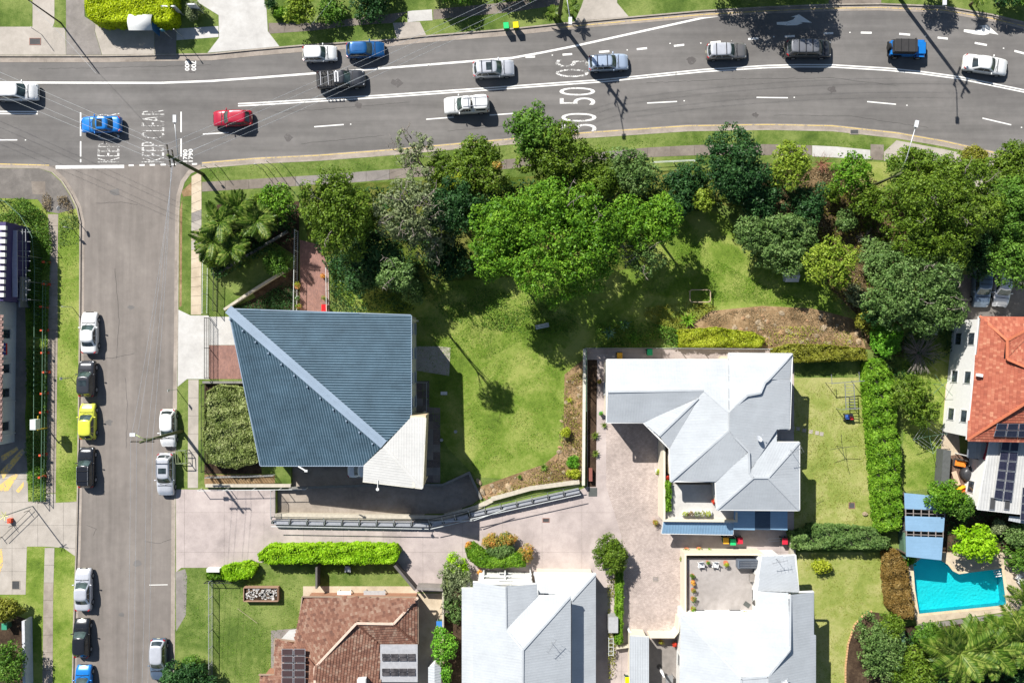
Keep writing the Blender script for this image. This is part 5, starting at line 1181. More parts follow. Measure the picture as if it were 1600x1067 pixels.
def leaf_quads(P0, N, size, asp=.62):
    n = len(P0); t = RNG.normal(size=(n, 3)); u = np.cross(N, t); u /= np.linalg.norm(u, axis=1, keepdims=True) + 1e-9; v = np.cross(N, u)
    s = (size * RNG.uniform(.6, 1.35, n))[:, None]; u = u * s; v = v * s * asp
    return np.stack([P0 - u, P0 - v, P0 + u, P0 + v], 1)
def cloud(cen, rad, per, size, up=.35, jit=.34, fill=.62):
    """leaf clumps: cen (n,3), rad (n,)"""
    n = len(cen); d = rdir(n * per, -.55).reshape(n, per, 3); rr = RNG.uniform(fill, 1.0, (n, per, 1))
    P0 = (cen[:, None, :] + d * rr * rad[:, None, None] * np.array([1, 1, .8])).reshape(-1, 3)
    N = d.reshape(-1, 3) + np.array([0, 0, up]) + RNG.normal(size=(n * per, 3)) * jit; N /= np.linalg.norm(N, axis=1, keepdims=True)
    return leaf_quads(P0, N, size)
def tree(name, label, px, py, rpx, h, leaf, ry=1.0, rc=.75, size=.118, dens=1.0, gap=0.0, flat=.66, bark=None, branches=5, rot=0.0, cat='tree', group=None, showlimbs=0, rag=.18, show_trunk=True):
    Rz_ = rpx / PPM * flat; hc = max(h - Rz_, Rz_ * .55 + .1); k = (1 - hc / CAM_H); c = W(px, py, hc); Rx_ = rpx / PPM * k; Ry_ = Rx_ * ry
    t = thing(name, label, cat, (c.x, c.y, H0), 0, group)
    rc = min(rc, Rx_ * .45); nc = int(7.5 * (Rx_ * Ry_) / (rc * rc) * dens) + 6
    d = rdir(nc, -.45); lob = 1 + rag * np.sin(3 * np.arctan2(d[:, 1], d[:, 0]) + px) + rag * .7 * np.sin(5 * np.arctan2(d[:, 1], d[:, 0]) + py * 1.7 + d[:, 2] * 4)
    rr = np.where(RNG.random(nc) < .74, RNG.uniform(.86, 1.0, nc), RNG.uniform(.35, .86, nc)) * np.clip(lob, .6, 1.15)
    cen = d * rr[:, None] * np.array([max(Rx_ - rc * .6, .2), max(Ry_ - rc * .6, .2), max(Rz_ - rc * .5, .15)])
    if Rx_ > 1.5:      # big crowns: boughs (lobes) that each carry their own clumps
        nl = int(min(34, 9 + Rx_ * 2.4)); k2 = np.arange(nl); zl = 1 - (k2 + .5) / nl * 1.12; al = k2 * 2.39996 + px; rl_ = np.sqrt(np.clip(1 - zl * zl, 0, 1))
        D = np.stack([rl_ * np.cos(al), rl_ * np.sin(al), zl], 1) + RNG.normal(size=(nl, 3)) * .10; fl = math.sqrt(2 / nl) * 1.02 * RNG.uniform(.62, 1.22, nl)
        sc3 = np.array([Rx_, Ry_, Rz_]); rad3 = RNG.uniform(.86, 1.04, nl) * np.clip(lob[:nl] if len(lob) >= nl else 1, .8, 1.1)
        LC = D * (rad3 * (1 - .78 * fl))[:, None] * sc3; rc = rc * .62; out = []
        for i in range(nl):
            m_ = int(3.6 * (fl[i] * Rx_ / rc) ** 2 * dens) + 5; dd = rdir(m_, -.25); out.append(LC[i] + dd * (fl[i] * RNG.uniform(.78, 1.0, m_))[:, None] * sc3 * np.array([1, 1, 1.05]))
        inn = rdir(int(nc * .35), -.3) * RNG.uniform(.2, .72, int(nc * .35))[:, None] * sc3
        cen = np.concatenate(out + [inn])
    if rot: cr, sr = math.cos(rot), math.sin(rot); cen = np.stack([cen[:, 0] * cr - cen[:, 1] * sr, cen[:, 0] * sr + cen[:, 1] * cr, cen[:, 2]], 1)
    if gap:
        q = np.sin(cen[:, 0] * 1.9 + px) * np.cos(cen[:, 1] * 1.7 + py) + .5 * np.sin(cen[:, 0] * 4.1 + cen[:, 1] * 3.3)
        cen = cen[q > -1.5 + gap * 1.6]
    cen += np.array([c.x, c.y, hc]); rad = rc * RNG.uniform(.65, 1.25, len(cen)); per = int(max(10, 1.55 * (rc / size) ** 2))
    V = cloud(cen, rad, per, size); V = V[V[:, :, 2].min(1) > H0]
    np_part('crown', V, LF[leaf], t)
    if h > 1.2:
        bk = bark or BARK; r0 = max(.05, Rx_ * .055); mb = MB(); jx, jy = random.uniform(-.3, .3), random.uniform(-.3, .3)
        mb.tube([(c.x + jx, c.y + jy, H0 - .1), (c.x + jx * .5, c.y + jy * .5, H0 + (hc - H0) * .5), (c.x, c.y, hc)], [r0 * 1.3, r0, r0 * .6], 8); part('trunk', mb, bk, t, smooth=True)
        idx = RNG.integers(0, len(cen), branches)
        for q in idx:
            e = Vector(cen[q]); mb = MB(); b0 = Vector((c.x, c.y, H0 + (hc - H0) * random.uniform(.5, .9))); m1 = b0.lerp(e, .5) + Vector((random.uniform(-.3, .3), random.uniform(-.3, .3), .2)); mb.tube([b0, m1, e], [r0 * .5, r0 * .35, r0 * .12], 6); part('branch', mb, bk, t, smooth=True)
        for q in range(showlimbs):       # pale limbs that show through the top of the crown
            a = random.uniform(0, 6.28); f = random.uniform(.2, .75); e = Vector((c.x + math.cos(a) * Rx_ * f, c.y + math.sin(a) * Ry_ * f, hc + Rz_ * math.sqrt(max(0, 1 - f * f)) * 1.0)); mb = MB()
            pts = [e - Vector((0, 0, .9))]; dirn = Vector((math.cos(a), math.sin(a), .25)); p_ = e
            for k2 in range(6): pts.append(p_); dirn = (dirn + Vector((random.uniform(-.7, .7), random.uniform(-.7, .7), random.uniform(-.1, .15)))).normalized(); p_ = p_ + dirn * .34
            mb.tube(pts, [.065, .055, .045, .035, .028, .02, .01], 5)
            for k2 in (3, 4, 5): u_ = Vector((random.uniform(-1, 1), random.uniform(-1, 1), .1)).normalized(); mb.tube([pts[k2], pts[k2] + u_ * .3, pts[k2] + u_ * .5 + Vector((random.uniform(-.2, .2), random.uniform(-.2, .2), .05))], [.03, .02, .008], 4); part('branch', mb, BARKP, t, smooth=True)
    return t
def twigs(name, label, px, py, rpx, h, n=70, m=None, cat='shrub'):
    c = W(px, py, h * .5); R_ = rpx / PPM; t = thing(name, label, cat, (c.x, c.y, H0)); mb = MB()
    for k in range(n):
        a = random.uniform(0, 6.28); d = Vector((math.cos(a), math.sin(a), 0)); L = R_ * random.uniform(.5, 1.05); p_ = Vector((c.x, c.y, H0)); pts = [p_]
        for j in range(4): p_ = p_ + d * L / 4 + Vector((random.uniform(-.15, .15), random.uniform(-.15, .15), h / 4 * random.uniform(.5, 1.3) * (1 - j * .2))); pts.append(p_)
        mb.tube(pts, [.035, .028, .02, .014, .006], 4)
        for j in (2, 3): q = pts[j]; mb.tube([q, q + d * L * .2 + Vector((random.uniform(-.3, .3), random.uniform(-.3, .3), .15))], [.015, .005], 3)
    o = part('twigs', mb, m or TWIG, t); o['kind'] = 'stuff'; return t
def hedge(name, label, poly, h, leaf, size=.09, dens=1.0, bump=.16, cat='hedge', group=None, core=True, rnd=.25, top_only=False):
    """clipped hedge: twiggy core and a skin of leaves; poly in photo pixels at the hedge top"""
    pm = P2(poly, h); pm = pm if area(pm) > 0 else pm[::-1]; cx, cy = sum(p[0] for p in pm) / len(pm), sum(p[1] for p in pm) / len(pm)
    t = thing(name, label, cat, (cx, cy, H0), 0, group)
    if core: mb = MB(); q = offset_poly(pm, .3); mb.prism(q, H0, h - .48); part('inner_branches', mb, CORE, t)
    xs = [p[0] for p in pm]; ys = [p[1] for p in pm]; A = abs(area(pm)); n = int(A / (size * size) * 3.2 * dens)
    X = RNG.uniform(min(xs), max(xs), n * 3); Y = RNG.uniform(min(ys), max(ys), n * 3); k = inside_np(X, Y, pm); X, Y = X[k][:n], Y[k][:n]
    ed = np.full(len(X), 9.0)
    for i in range(len(pm)):
        a, b = np.array(pm[i - 1]), np.array(pm[i]); e = b - a; L2 = (e * e).sum()
        if L2 < 1e-9: continue
        u = np.clip(((X - a[0]) * e[0] + (Y - a[1]) * e[1]) / L2, 0, 1); ed = np.minimum(ed, np.hypot(X - a[0] - u * e[0], Y - a[1] - u * e[1]))
    bz = bump * (np.sin(X * 3.1 + Y * 1.3) + np.sin(Y * 3.7 - X * 1.1 + 2) + .6 * np.sin(X * 8 + Y * 7)) * .5
    rr = max(rnd, .05); Z = h - .06 + bz - RNG.uniform(0, .16, len(X)) - np.where(ed < rr, (rr - ed) ** 2 / rr * .9, 0)
    P0 = np.stack([X, Y, Z], 1); N = np.stack([np.cos(X * 5) * .3, np.cos(Y * 5) * .3, np.ones(len(X))], 1) + RNG.normal(size=(len(X), 3)) * .5; N /= np.linalg.norm(N, axis=1, keepdims=True)
    Q = [leaf_quads(P0, N, size)]
    if not top_only:
        for i in range(len(pm)):
            a, b = np.array(pm[i - 1]), np.array(pm[i]); e = b - a; L = np.hypot(*e)
            if L < .1: continue
            m = int(L * h / (size * size) * 1.5 * dens); u = RNG.random(m); z = RNG.uniform(H0 + .05, h - .05, m); nn = np.array([e[1], -e[0]]) / L; o = RNG.uniform(-.14, .06, m) + .05 * np.sin(u * L * 4)
            P1 = np.stack([a[0] + e[0] * u + nn[0] * o, a[1] + e[1] * u + nn[1] * o, z], 1); N1 = np.array([nn[0], nn[1], .25]) + RNG.normal(size=(m, 3)) * .4; N1 /= np.linalg.norm(N1, axis=1, keepdims=True); Q.append(leaf_quads(P1, N1, size))
    np_part('foliage', np.concatenate(Q), LF[leaf], t)
    m = int(A * 1.2 / (size / .1)); i_ = RNG.integers(0, len(P0), m)      # sprigs that stick out of the clipped face
    np_part('sprigs', cloud(P0[i_] + np.array([0, 0, .04]), np.full(m, size * 1.5), 9, size * .9), LF[leaf], t, 'stuff'); return t
def cover(name, poly, leaf, hmin=.1, hmax=.5, size=.1, dens=1.0, up=.5, seed=0):
    """uncountable low planting: one object of kind stuff"""
    pm = P2(poly, .2); pm = pm if area(pm) > 0 else pm[::-1]; xs = [p[0] for p in pm]; ys = [p[1] for p in pm]; n = int(abs(area(pm)) / (size * size) * 1.6 * dens)
    X = RNG.uniform(min(xs), max(xs), int(n * 3.2)); Y = RNG.uniform(min(ys), max(ys), int(n * 3.2)); k = inside_np(X, Y, pm); X, Y = X[k][:n], Y[k][:n]
    f = .5 + .25 * np.sin(X * 1.1 + Y * .7 + seed) + .25 * np.sin(Y * 1.9 - X * .8 + seed * 2); keep = RNG.random(len(X)) < np.clip(f * 1.5, .15, 1); X, Y, f = X[keep], Y[keep], f[keep]
    Z = H0 + .02 + (hmin + (hmax - hmin) * f) * RNG.uniform(.3, 1, len(X)); P0 = np.stack([X, Y, Z], 1); N = RNG.normal(size=(len(X), 3)) * .6 + np.array([0, 0, up]); N /= np.linalg.norm(N, axis=1, keepdims=True)
    o = bpy.data.objects.new(name, np_mesh(name, leaf_quads(P0, N, size, .45), LF[leaf])); link(o); o['kind'] = 'stuff'; return o
# --- palms
def frond_mesh(L, droop, wid=.32, leaflets=36):
    V = []; mb = MB(); P_ = lambda s_: Vector((L * s_ * (1 - .12 * droop * s_), 0, L * (.42 * s_ - (.35 + .5 * droop) * s_ * s_)))
    for k in range(6): a, b = P_(k / 6), P_((k + 1) / 6); mb.bar(a, b, .05 * (1 - k / 7))
    for k in range(leaflets):
        s_ = .12 + .88 * k / leaflets; p = P_(s_); l_ = wid * L * .55 * math.sin(math.pi * (.12 + .85 * s_)) + .08
        for sy in (-1, 1):
            e = p + Vector((l_ * .55, sy * l_, -l_ * .35 + random.uniform(-.05, .05))); w_ = Vector((.024 * L ** .5, 0, 0)); mid = p.lerp(e, .5) + Vector((0, 0, .04))
            mb.add([p, mid + w_, e, mid - w_], [(0, 1, 2, 3)])
    return mb.mesh('frond', LF['palm'])
FROND = [frond_mesh(1.0, d) for d in (.25, .6, 1.0)]
def palm(label, px, py, h, L, n=14, group=None):
    c = W(px, py, h); t = thing('palm', label, 'palm', (c.x, c.y, H0), random.uniform(0, 6), group); mb = MB()
    mb.tube([(0, 0, -.1), (.05, .03, h * .5), (0, 0, h - H0)], [.17, .13, .11], 8); part('trunk', mb, BARK, t, True, True)
    for k in range(n):
        o = bpy.data.objects.new('frond', FROND[k % 3]); link(o, t); o.location = (0, 0, h - H0); s_ = L * random.uniform(.8, 1.15); o.scale = (s_, s_, s_)
        o.rotation_euler = (random.uniform(-.25, .25), random.uniform(-.25, .1) if k % 3 else random.uniform(-.6, -.3), 2.4 * k + random.uniform(-.2, .2))
    return t
def spiky(label, px, py, r, leaf='palm', h=.7, n=16, name='spiky_plant', cat='plant', group=None):
    c = W(px, py, h * .5); t = thing(name, label, cat, (c.x, c.y, H0), random.uniform(0, 6), group); mb = MB()
    for k in range(n):
        a = 2.4 * k; el = R(25 + 50 * (k / n)); L = r / PPM * random.uniform(.8, 1.1); d = Vector((math.cos(a) * math.cos(el), math.sin(a) * math.cos(el), math.sin(el))); sd_ = Vector((-math.sin(a), math.cos(a), 0)) * .05 * (L + .3)
        b = Vector((0, 0, .15)); m_ = b + d * L * .55; e = m_ + Vector((d.x, d.y, d.z * .1)) * L * .55; mb.add([b - sd_ * .5, b + sd_ * .5, m_ + sd_, m_ - sd_, e], [(0, 1, 2, 3), (3, 2, 4)])
    o = part('leaves', mb, LF[leaf], t, True); return t

T = tree
# --- north of the main road
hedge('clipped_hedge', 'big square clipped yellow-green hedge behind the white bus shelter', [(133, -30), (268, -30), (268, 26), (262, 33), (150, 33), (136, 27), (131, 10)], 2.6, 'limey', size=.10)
T('shrub', 'olive shrub between the two sign boards near the pale driveway', 302, 16, 15, 1.8, 'grey', rc=.4, size=.09, cat='shrub')
T('tree', 'yellow-green tree at the top edge above the small white parked car', 470, 14, 25, 3.4, 'ygreen', rc=.5, size=.12)
T('bush', 'leafy dark bush leaning over the footpath above the blue parked hatchback', 520, 20, 24, 2.0, 'green', rc=.5, size=.12, cat='bush')
T('tree', 'dark tree at the top edge beside the driveway that meets the north kerb', 585, 2, 34, 2.8, 'dark', rc=.7)
hedge('low_hedge', 'low dark rectangular hedge at the top edge right of the pale driveway', [(427, 10), (470, 12), (468, 26), (426, 25)], 1.0, 'hedge', size=.08)
T('bush', 'small round bush at the corner post of the pale driveway', 423, 6, 10, 1.4, 'dark', rc=.3, size=.08, cat='bush')
T('tree', 'broad tree at the top edge throwing leafy shade over the road near the dark van', 1205, -62, 92, 7.6, 'green', ry=.62, rc=.9, gap=.25)
T('tree', 'low tree crown rising above the top edge over the middle driveway', 700, -30, 40, 3.6, 'green', rc=.8)
T('tree', 'tall tree crown above the top edge right of the middle driveway', 800, -62, 56, 4.2, 'green', rc=.8)
T('tree', 'tree crown above the top edge right of the blue jeep', 1460, -36, 28, 4.0, 'dark', rc=.6)
T('tree', 'dark round tree on the verge at the top right corner', 1572, -8, 22, 3.0, 'dark', rc=.5)
T('bush', 'dark bush at the right end of the top edge', 1600, -14, 24, 3.0, 'green', cat='bush')
palm('small fan-like palm on the verge left of the thick power pole', 866, 20, 1.6, .95, 12); palm('small palm at the top edge right of the thick power pole', 893, 12, 1.8, 1.0, 12)
palm('small palm on the verge at the top edge near the painted turn arrow', 1530, -2, 1.9, 1.1, 13)
spiky('tiny spiky plant on the verge left of the top right palm', 1484, 4, 5)
# --- woodland between main road and houses
T('tree', 'large olive green tree above the blue roof beside the brick path', 526, 330, 62, 12.5, 'olive', rc=.85, showlimbs=2, ry=1.08)
T('tree', 'small olive crown joined to the right side of the large olive tree', 575, 345, 24, 7.5, 'olive', rc=.6)
T('gum_tree', 'grey-green gum tree with pale bare limbs beside the olive tree', 640, 330, 56, 10, 'grey', rc=.6, size=.12, gap=.55, showlimbs=16, dens=.75, bark=BARKP)
T('gum_tree', 'small grey gum with twiggy branches reaching over the south kerb', 650, 240, 34, 6.5, 'grey', rc=.45, size=.11, gap=.8, showlimbs=9, dens=.6, bark=BARKP)
T('gum_tree', 'pale grey gum crown leaning right of the main gum tree', 672, 372, 36, 7.0, 'grey', rc=.5, size=.11, gap=.55, showlimbs=7, dens=.7, bark=BARKP)
T('tree', 'dark glossy tree between the pale gum and the big bright tree', 705, 325, 42, 8.5, 'dark', rc=.7)
T('tree', 'dark green understorey tree in the shade below the olive tree', 585, 405, 45, 6.5, 'dark', rc=.7)
T('tree', 'fresh green tree crown at the kerb left of the speed numbers', 832, 203, 42, 8.0, 'green', rc=.7, size=.13)
T('tree', 'olive tree with a brown patch left of the fresh green kerb tree', 745, 262, 46, 7.0, 'olive', rc=.75)
T('tree', 'dull olive tree right of the speed numbers at the kerb', 868, 245, 62, 7.5, 'olive', rc=.75, ry=.75)
T('tree', 'biggest bright green tree in the middle of the woodland', 868, 378, 104, 13, 'bright', rc=.95, size=.125, showlimbs=3, rag=.10)
T('tree', 'bright green left lobe tree hanging beside the biggest tree', 775, 375, 48, 11.0, 'bright', rc=.8, ry=1.35)
T('tree', 'round bright tree right of the biggest tree beside the grass slope', 1032, 345, 36, 8.2, 'bright', rc=.7, ry=1.15)
T('tree', 'yellow-green link crown between the biggest tree and the round bright tree', 985, 345, 34, 7.5, 'bright', rc=.7, ry=1.2)
T('tree', 'thin grey-green tree with visible limbs below the round bright tree', 1000, 400, 36, 6.5, 'greygreen', rc=.5, gap=.6, showlimbs=7, dens=.7)
T('tree', 'soft grey-green tree at the footpath below the pole lamp shadow', 985, 268, 42, 6.0, 'greygreen', rc=.6, ry=.8)
T('tree', 'dull green tree filling the gap above the biggest tree', 930, 285, 46, 6.0, 'olive', rc=.7, ry=.7)
T('tree', 'dark shrub tree beside the metal bars under the footpath', 1068, 290, 34, 4.0, 'dark', rc=.6)
T('tree', 'large dark green tree below the footpath left of the yellow-green tree', 1142, 262, 56, 7.2, 'dark', rc=.85, size=.13)
T('tree', 'lower half of the dark tree group reaching over the grass slope', 1178, 305, 46, 5.2, 'dark', rc=.8, size=.13)
T('tree', 'small yellow-lime tree at the foot of the large dark tree', 1098, 312, 19, 4.0, 'ygreen', rc=.4, size=.11)
T('tree', 'yellow-green tree at the footpath right of the large dark tree', 1232, 262, 36, 6.5, 'ygreen', rc=.6, gap=.2)
T('tree', 'airy yellow-green tree by the pale footpath slabs', 1330, 270, 34, 5.5, 'bright', rc=.5, gap=.5, dens=.8)
T('tree', 'wide grey-green leafy tree above the rocky slope', 1222, 378, 58, 5.6, 'greygreen', rc=.7, ry=.85)
T('tree', 'leftmost low leafy tree at the edge of the grass slope', 1172, 365, 30, 5.0, 'greygreen', rc=.6)
T('tree', 'rounded olive-lime tree beside the brown track', 1296, 412, 40, 6.5, 'ygreen', rc=.6, size=.12)
T('tree', 'tree under the wooden lamp pole arm with mid green leaves', 1428, 268, 38, 5.5, 'green', rc=.6)
T('gum_tree', 'broad olive gum with many rounded clumps right of the brown track', 1458, 325, 96, 9.5, 'olive', rc=1.0, rag=.14, showlimbs=6)
T('gum_tree', 'soft green gum below the broad olive gum', 1418, 452, 76, 8.0, 'greygreen', rc=.8, showlimbs=5, gap=.1)
T('tree', 'leafy green tree with feathery edge left of the two shaded cars', 1465, 478, 44, 7.0, 'greygreen', rc=.6)
T('tree', 'fresh green tree filling the right photo edge above the shaded cars', 1583, 330, 58, 8.0, 'green', rc=.85)
T('tree', 'green tree at the right edge directly above the silver shaded car', 1580, 402, 42, 7.0, 'green', rc=.7)
T('tree', 'olive tree in the right corner below the bend of the road', 1578, 258, 38, 5.5, 'olive', rc=.6)
T('bush', 'low olive bush between the pale path and the road bend', 1518, 246, 22, 1.8, 'mixed', rc=.4, size=.1, cat='bush', ry=.7)
T('bush', 'bright green round bush at the top of the long hedge', 1382, 530, 26, 3.0, 'fresh', rc=.45, size=.1, cat='bush')
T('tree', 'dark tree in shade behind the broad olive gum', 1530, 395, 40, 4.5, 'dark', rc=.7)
T('tree', 'olive shrub tree below the dull grey twigs beside the long hedge', 1420, 615, 30, 4.5, 'olive', rc=.55, gap=.3)
T('tree', 'soft olive tree at the antenna beside the long hedge', 1440, 640, 28, 4.0, 'olive', rc=.5, gap=.5, dens=.8)
T('tree', 'olive grey tree standing alone in front of the back lawn', 620, 432, 30, 15.0, 'greygreen', rc=.5, size=.1, ry=.8, showlimbs=2)
T('tree', 'dim grey-green crown at the right of the lone olive grey tree', 645, 458, 20, 4.0, 'greygreen', rc=.45)
twigs('dead_shrub', 'leafless grey twiggy shrub above the olive shrub tree beside the hedge top', 1440, 552, 36, 1.8, 110)
twigs('dead_shrub', 'pale twigs on the bare ground beside the left shade trees of the brown track', 1352, 372, 14, 1.2, 30)
twigs('dead_shrub', 'small red-brown twiggy shrub at the pale footpath slabs', 1285, 255, 18, 1.5, 40, mat('twig_red', (.28, .13, .08), .9))
T('tree', 'small bright round tree at the corner garden behind the palms', 432, 318, 30, 4.5, 'bright', rc=.5, size=.12)
T('shrub', 'leafy shrub where two garden fences meet', 432, 412, 22, 2.4, 'green', rc=.4, size=.09, cat='shrub', gap=.4)
PG = 'palms in the corner garden'
palm('leftmost palm with drooping fronds over the vertical footpath', 332, 378, 4.2, 2.3, 16, PG); palm('palm at the lower middle of the corner garden group', 360, 388, 4.4, 2.2, 16, PG)
palm('palm at the centre of the corner garden group', 345, 348, 4.8, 2.3, 16, PG); palm('topmost palm where the pole shadow ends', 372, 324, 4.6, 2.2, 15, PG); palm('rightmost palm beside the olive tree', 402, 345, 4.4, 2.4, 16, PG)
T('shrub', 'dark leafy shrub filling the middle between the corner palms', 366, 352, 24, 3.4, 'dark', rc=.45, cat='shrub')
T('shrub', 'olive shrub between the corner palms and the small bright round tree', 405, 322, 20, 3.2, 'olive', rc=.45, cat='shrub')
T('shrub', 'olive shrub at the lower left of the corner palms', 335, 398, 20, 2.6, 'olive', rc=.45, cat='shrub')
T('tree', 'deep green filler tree between the olive tree and the kerbside brown-patched olive tree', 700, 272, 34, 5.5, 'olive', rc=.6)
T('tree', 'deep green low tree behind the biggest tree at its upper left', 740, 320, 36, 6.0, 'dark', rc=.6)
T('tree', 'deep green low tree below the gum tree, left of the biggest tree', 700, 400, 38, 5.0, 'dark', rc=.6)
T('tree', 'dark tree in the notch between the biggest tree and the dark group', 1060, 315, 26, 4.0, 'dark', rc=.5)
T('shrub', 'small lime shrub at the footpath between gum and olive tree', 715, 285, 15, 6.2, 'yellow', rc=.35, size=.1, cat='shrub')
cover('undergrowth_and_shade', [(330, 330), (465, 320), (465, 370), (340, 440), (320, 410)], 'dark', .3, 1.2, .16, 1.2)
hedge('leafy_hedge', 'mottled pale-leaved broad hedge between footpath and the slanting blue roof edge', [(319, 640), (321, 612), (340, 602), (366, 605), (390, 606), (406, 700), (404, 722), (366, 732), (345, 730), (322, 722), (316, 690)], 2.0, 'pale', size=.12, bump=.25, rnd=.5)
T('shrub', 'dark shrub at the edge of the shade under the dim grey-green crown', 565, 440, 24, 3.0, 'dark', rc=.5, cat='shrub')
T('tree', 'dark bushy tree between the yellow-green tree and the wide grey-green tree', 1262, 318, 32, 4.5, 'dark', rc=.6)
T('tree', 'dull olive tree hugging the right side of the airy yellow-green tree', 1352, 312, 26, 4.5, 'olive', rc=.5, gap=.3)
T('shrub', 'olive shrub at the upper left foot of the broad olive gum', 1362, 395, 24, 3.0, 'greygreen', rc=.5, cat='shrub')
T('shrub', 'brownish dry shrub on the forest floor right of the olive-lime tree', 1338, 460, 18, 2.0, 'grey', rc=.4, cat='shrub', gap=.4)
T('shrub', 'dry olive shrub low on the forest floor above the rusty hedge', 1356, 500, 20, 2.2, 'mixed', rc=.4, cat='shrub', gap=.3)
T('tree', 'dark tree above the rusty hedge under the soft green gum', 1370, 482, 26, 4.5, 'dark', rc=.5)
T('shrub', 'grey-green shrub halfway down the brown forest strip', 1322, 345, 18, 2.6, 'greygreen', rc=.45, cat='shrub', gap=.3)
T('shrub', 'small olive shrub at the top of the brown forest strip', 1300, 300, 16, 2.4, 'olive', rc=.45, cat='shrub', gap=.3)
# --- left side
cover('embankment_plants', [(-20, 312), (40, 310), (62, 325), (78, 345), (84, 380), (80, 420), (76, 520), (75, 700), (72, 782), (46, 782), (44, 720), (44, 600), (45, 500), (44, 440), (52, 400), (48, 355), (12, 345), (-20, 346)], 'green', .15, .9, .10, 1.5)
cover('dry_grass', [(66, 302), (72, 300), (82, 310), (80, 328), (68, 330)], 'litter', .1, .5, .07, 1.2)
cover('dry_grass', [(90, 308), (104, 306), (112, 322), (116, 334), (94, 334)], 'litter', .1, .4, .07, 1.2)
cover('verge_weeds', [(92, 334), (122, 338), (124, 380), (92, 385)], 'greygreen', .05, .35, .08, .8)
T('shrub', 'orange and green shrub behind the low wall at the lower left edge', 12, 950, 26, 2.6, 'mixed', rc=.45, size=.11, cat='shrub', ry=.7)
T('bush', 'round dense green bush at the lower left corner', 20, 1032, 25, 3.4, 'green', rc=.5, size=.11, ry=1.4, cat='bush')
T('tree', 'dark tree cut by the bottom edge beside the slate blue hatchback', 298, 1062, 48, 4.5, 'dark', ry=.7, rc=.55, size=.12, gap=.15)
T('shrub', 'low shrub below the brown tiled house fence', 300, 1040, 18, 2.5, 'green', rc=.4, size=.1, cat='shrub')
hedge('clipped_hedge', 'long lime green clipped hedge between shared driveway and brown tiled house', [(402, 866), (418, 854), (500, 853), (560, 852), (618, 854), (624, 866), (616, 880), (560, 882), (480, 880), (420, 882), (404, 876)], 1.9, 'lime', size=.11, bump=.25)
hedge('clipped_hedge', 'short lime hedge behind the white letterbox wall', [(346, 886), (388, 878), (401, 886), (392, 902), (360, 908), (346, 904)], 1.3, 'lime', size=.10)
hedge('low_hedge', 'tiny planted hedge bed with white edge beside the short lime hedge', [(322, 893), (345, 893), (345, 905), (322, 905)], .7, 'hedge', size=.08)
hedge('clipped_hedge', 'curved green clipped hedge in front of the white pergola', [(727, 856), (740, 850), (756, 862), (775, 865), (818, 865), (821, 886), (760, 888), (744, 884), (730, 872)], 1.5, 'hedge', size=.09)
T('flowering_shrub', 'orange flowering shrub at the left of the curved hedge', 770, 846, 18, 1.7, 'tips', rc=.35, size=.08, cat='shrub', ry=.7)
T('flowering_shrub', 'orange flowering shrub at the top of the curved hedge', 793, 842, 15, 1.7, 'tips', rc=.3, size=.08, cat='shrub', ry=.8)
T('flowering_shrub', 'orange flowering shrub hanging over the right end of the curved hedge', 822, 864, 12, 1.6, 'tips', rc=.3, size=.08, cat='shrub', ry=1.3)
T('shrub', 'grey-green shrub enclosed by the curved hedge and flowers', 783, 858, 24, 1.5, 'greygreen', rc=.35, size=.08, cat='shrub', ry=.55)
T('flowering_shrub', 'small yellow flower clump at the left tip of the curved hedge', 732, 851, 6, 1.4, 'orange', rc=.2, size=.06, cat='shrub')
T('conifer_bush', 'tall olive grey bush in front of the narrow white lean-to roof', 711, 905, 25, 3.2, 'grey', rc=.4, size=.09, ry=1.25, cat='bush')
T('conifer_bush', 'lime green clipped bush behind the tall olive grey bush', 712, 886, 19, 2.4, 'lime', rc=.4, size=.09, ry=1.2, cat='bush')
T('shrub', 'dark open shrub below the tall olive grey bush', 710, 952, 20, 2.4, 'greygreen', rc=.35, size=.1, gap=.5, cat='shrub', dens=.8, showlimbs=3)
T('tree', 'pale green leafy tree between tiled house yard and long white roof', 693, 1008, 21, 3.2, 'fresh', rc=.4, size=.12, ry=1.35)
T('shrub', 'small green shrub beside the white garden shed', 696, 1052, 12, 2.2, 'fresh', rc=.35, size=.11, cat='shrub', ry=1.4)
T('round_tree', 'round olive tree standing alone on the shared driveway', 953, 866, 27, 3.4, 'olive', rc=.5, size=.085, ry=1.08, flat=.75, dens=1.9, rag=.05)
hedge('narrow_hedge', 'narrow clipped hedge beside the paved court below the round olive tree', [(963, 892), (974, 888), (974, 940), (973, 1005), (962, 1007), (963, 950)], 1.5, 'hedge', size=.09)
cover('flower_strip', [(948, 905), (961, 895), (961, 1050), (950, 1060)], 'mixed', .2, .9, .09, .8)
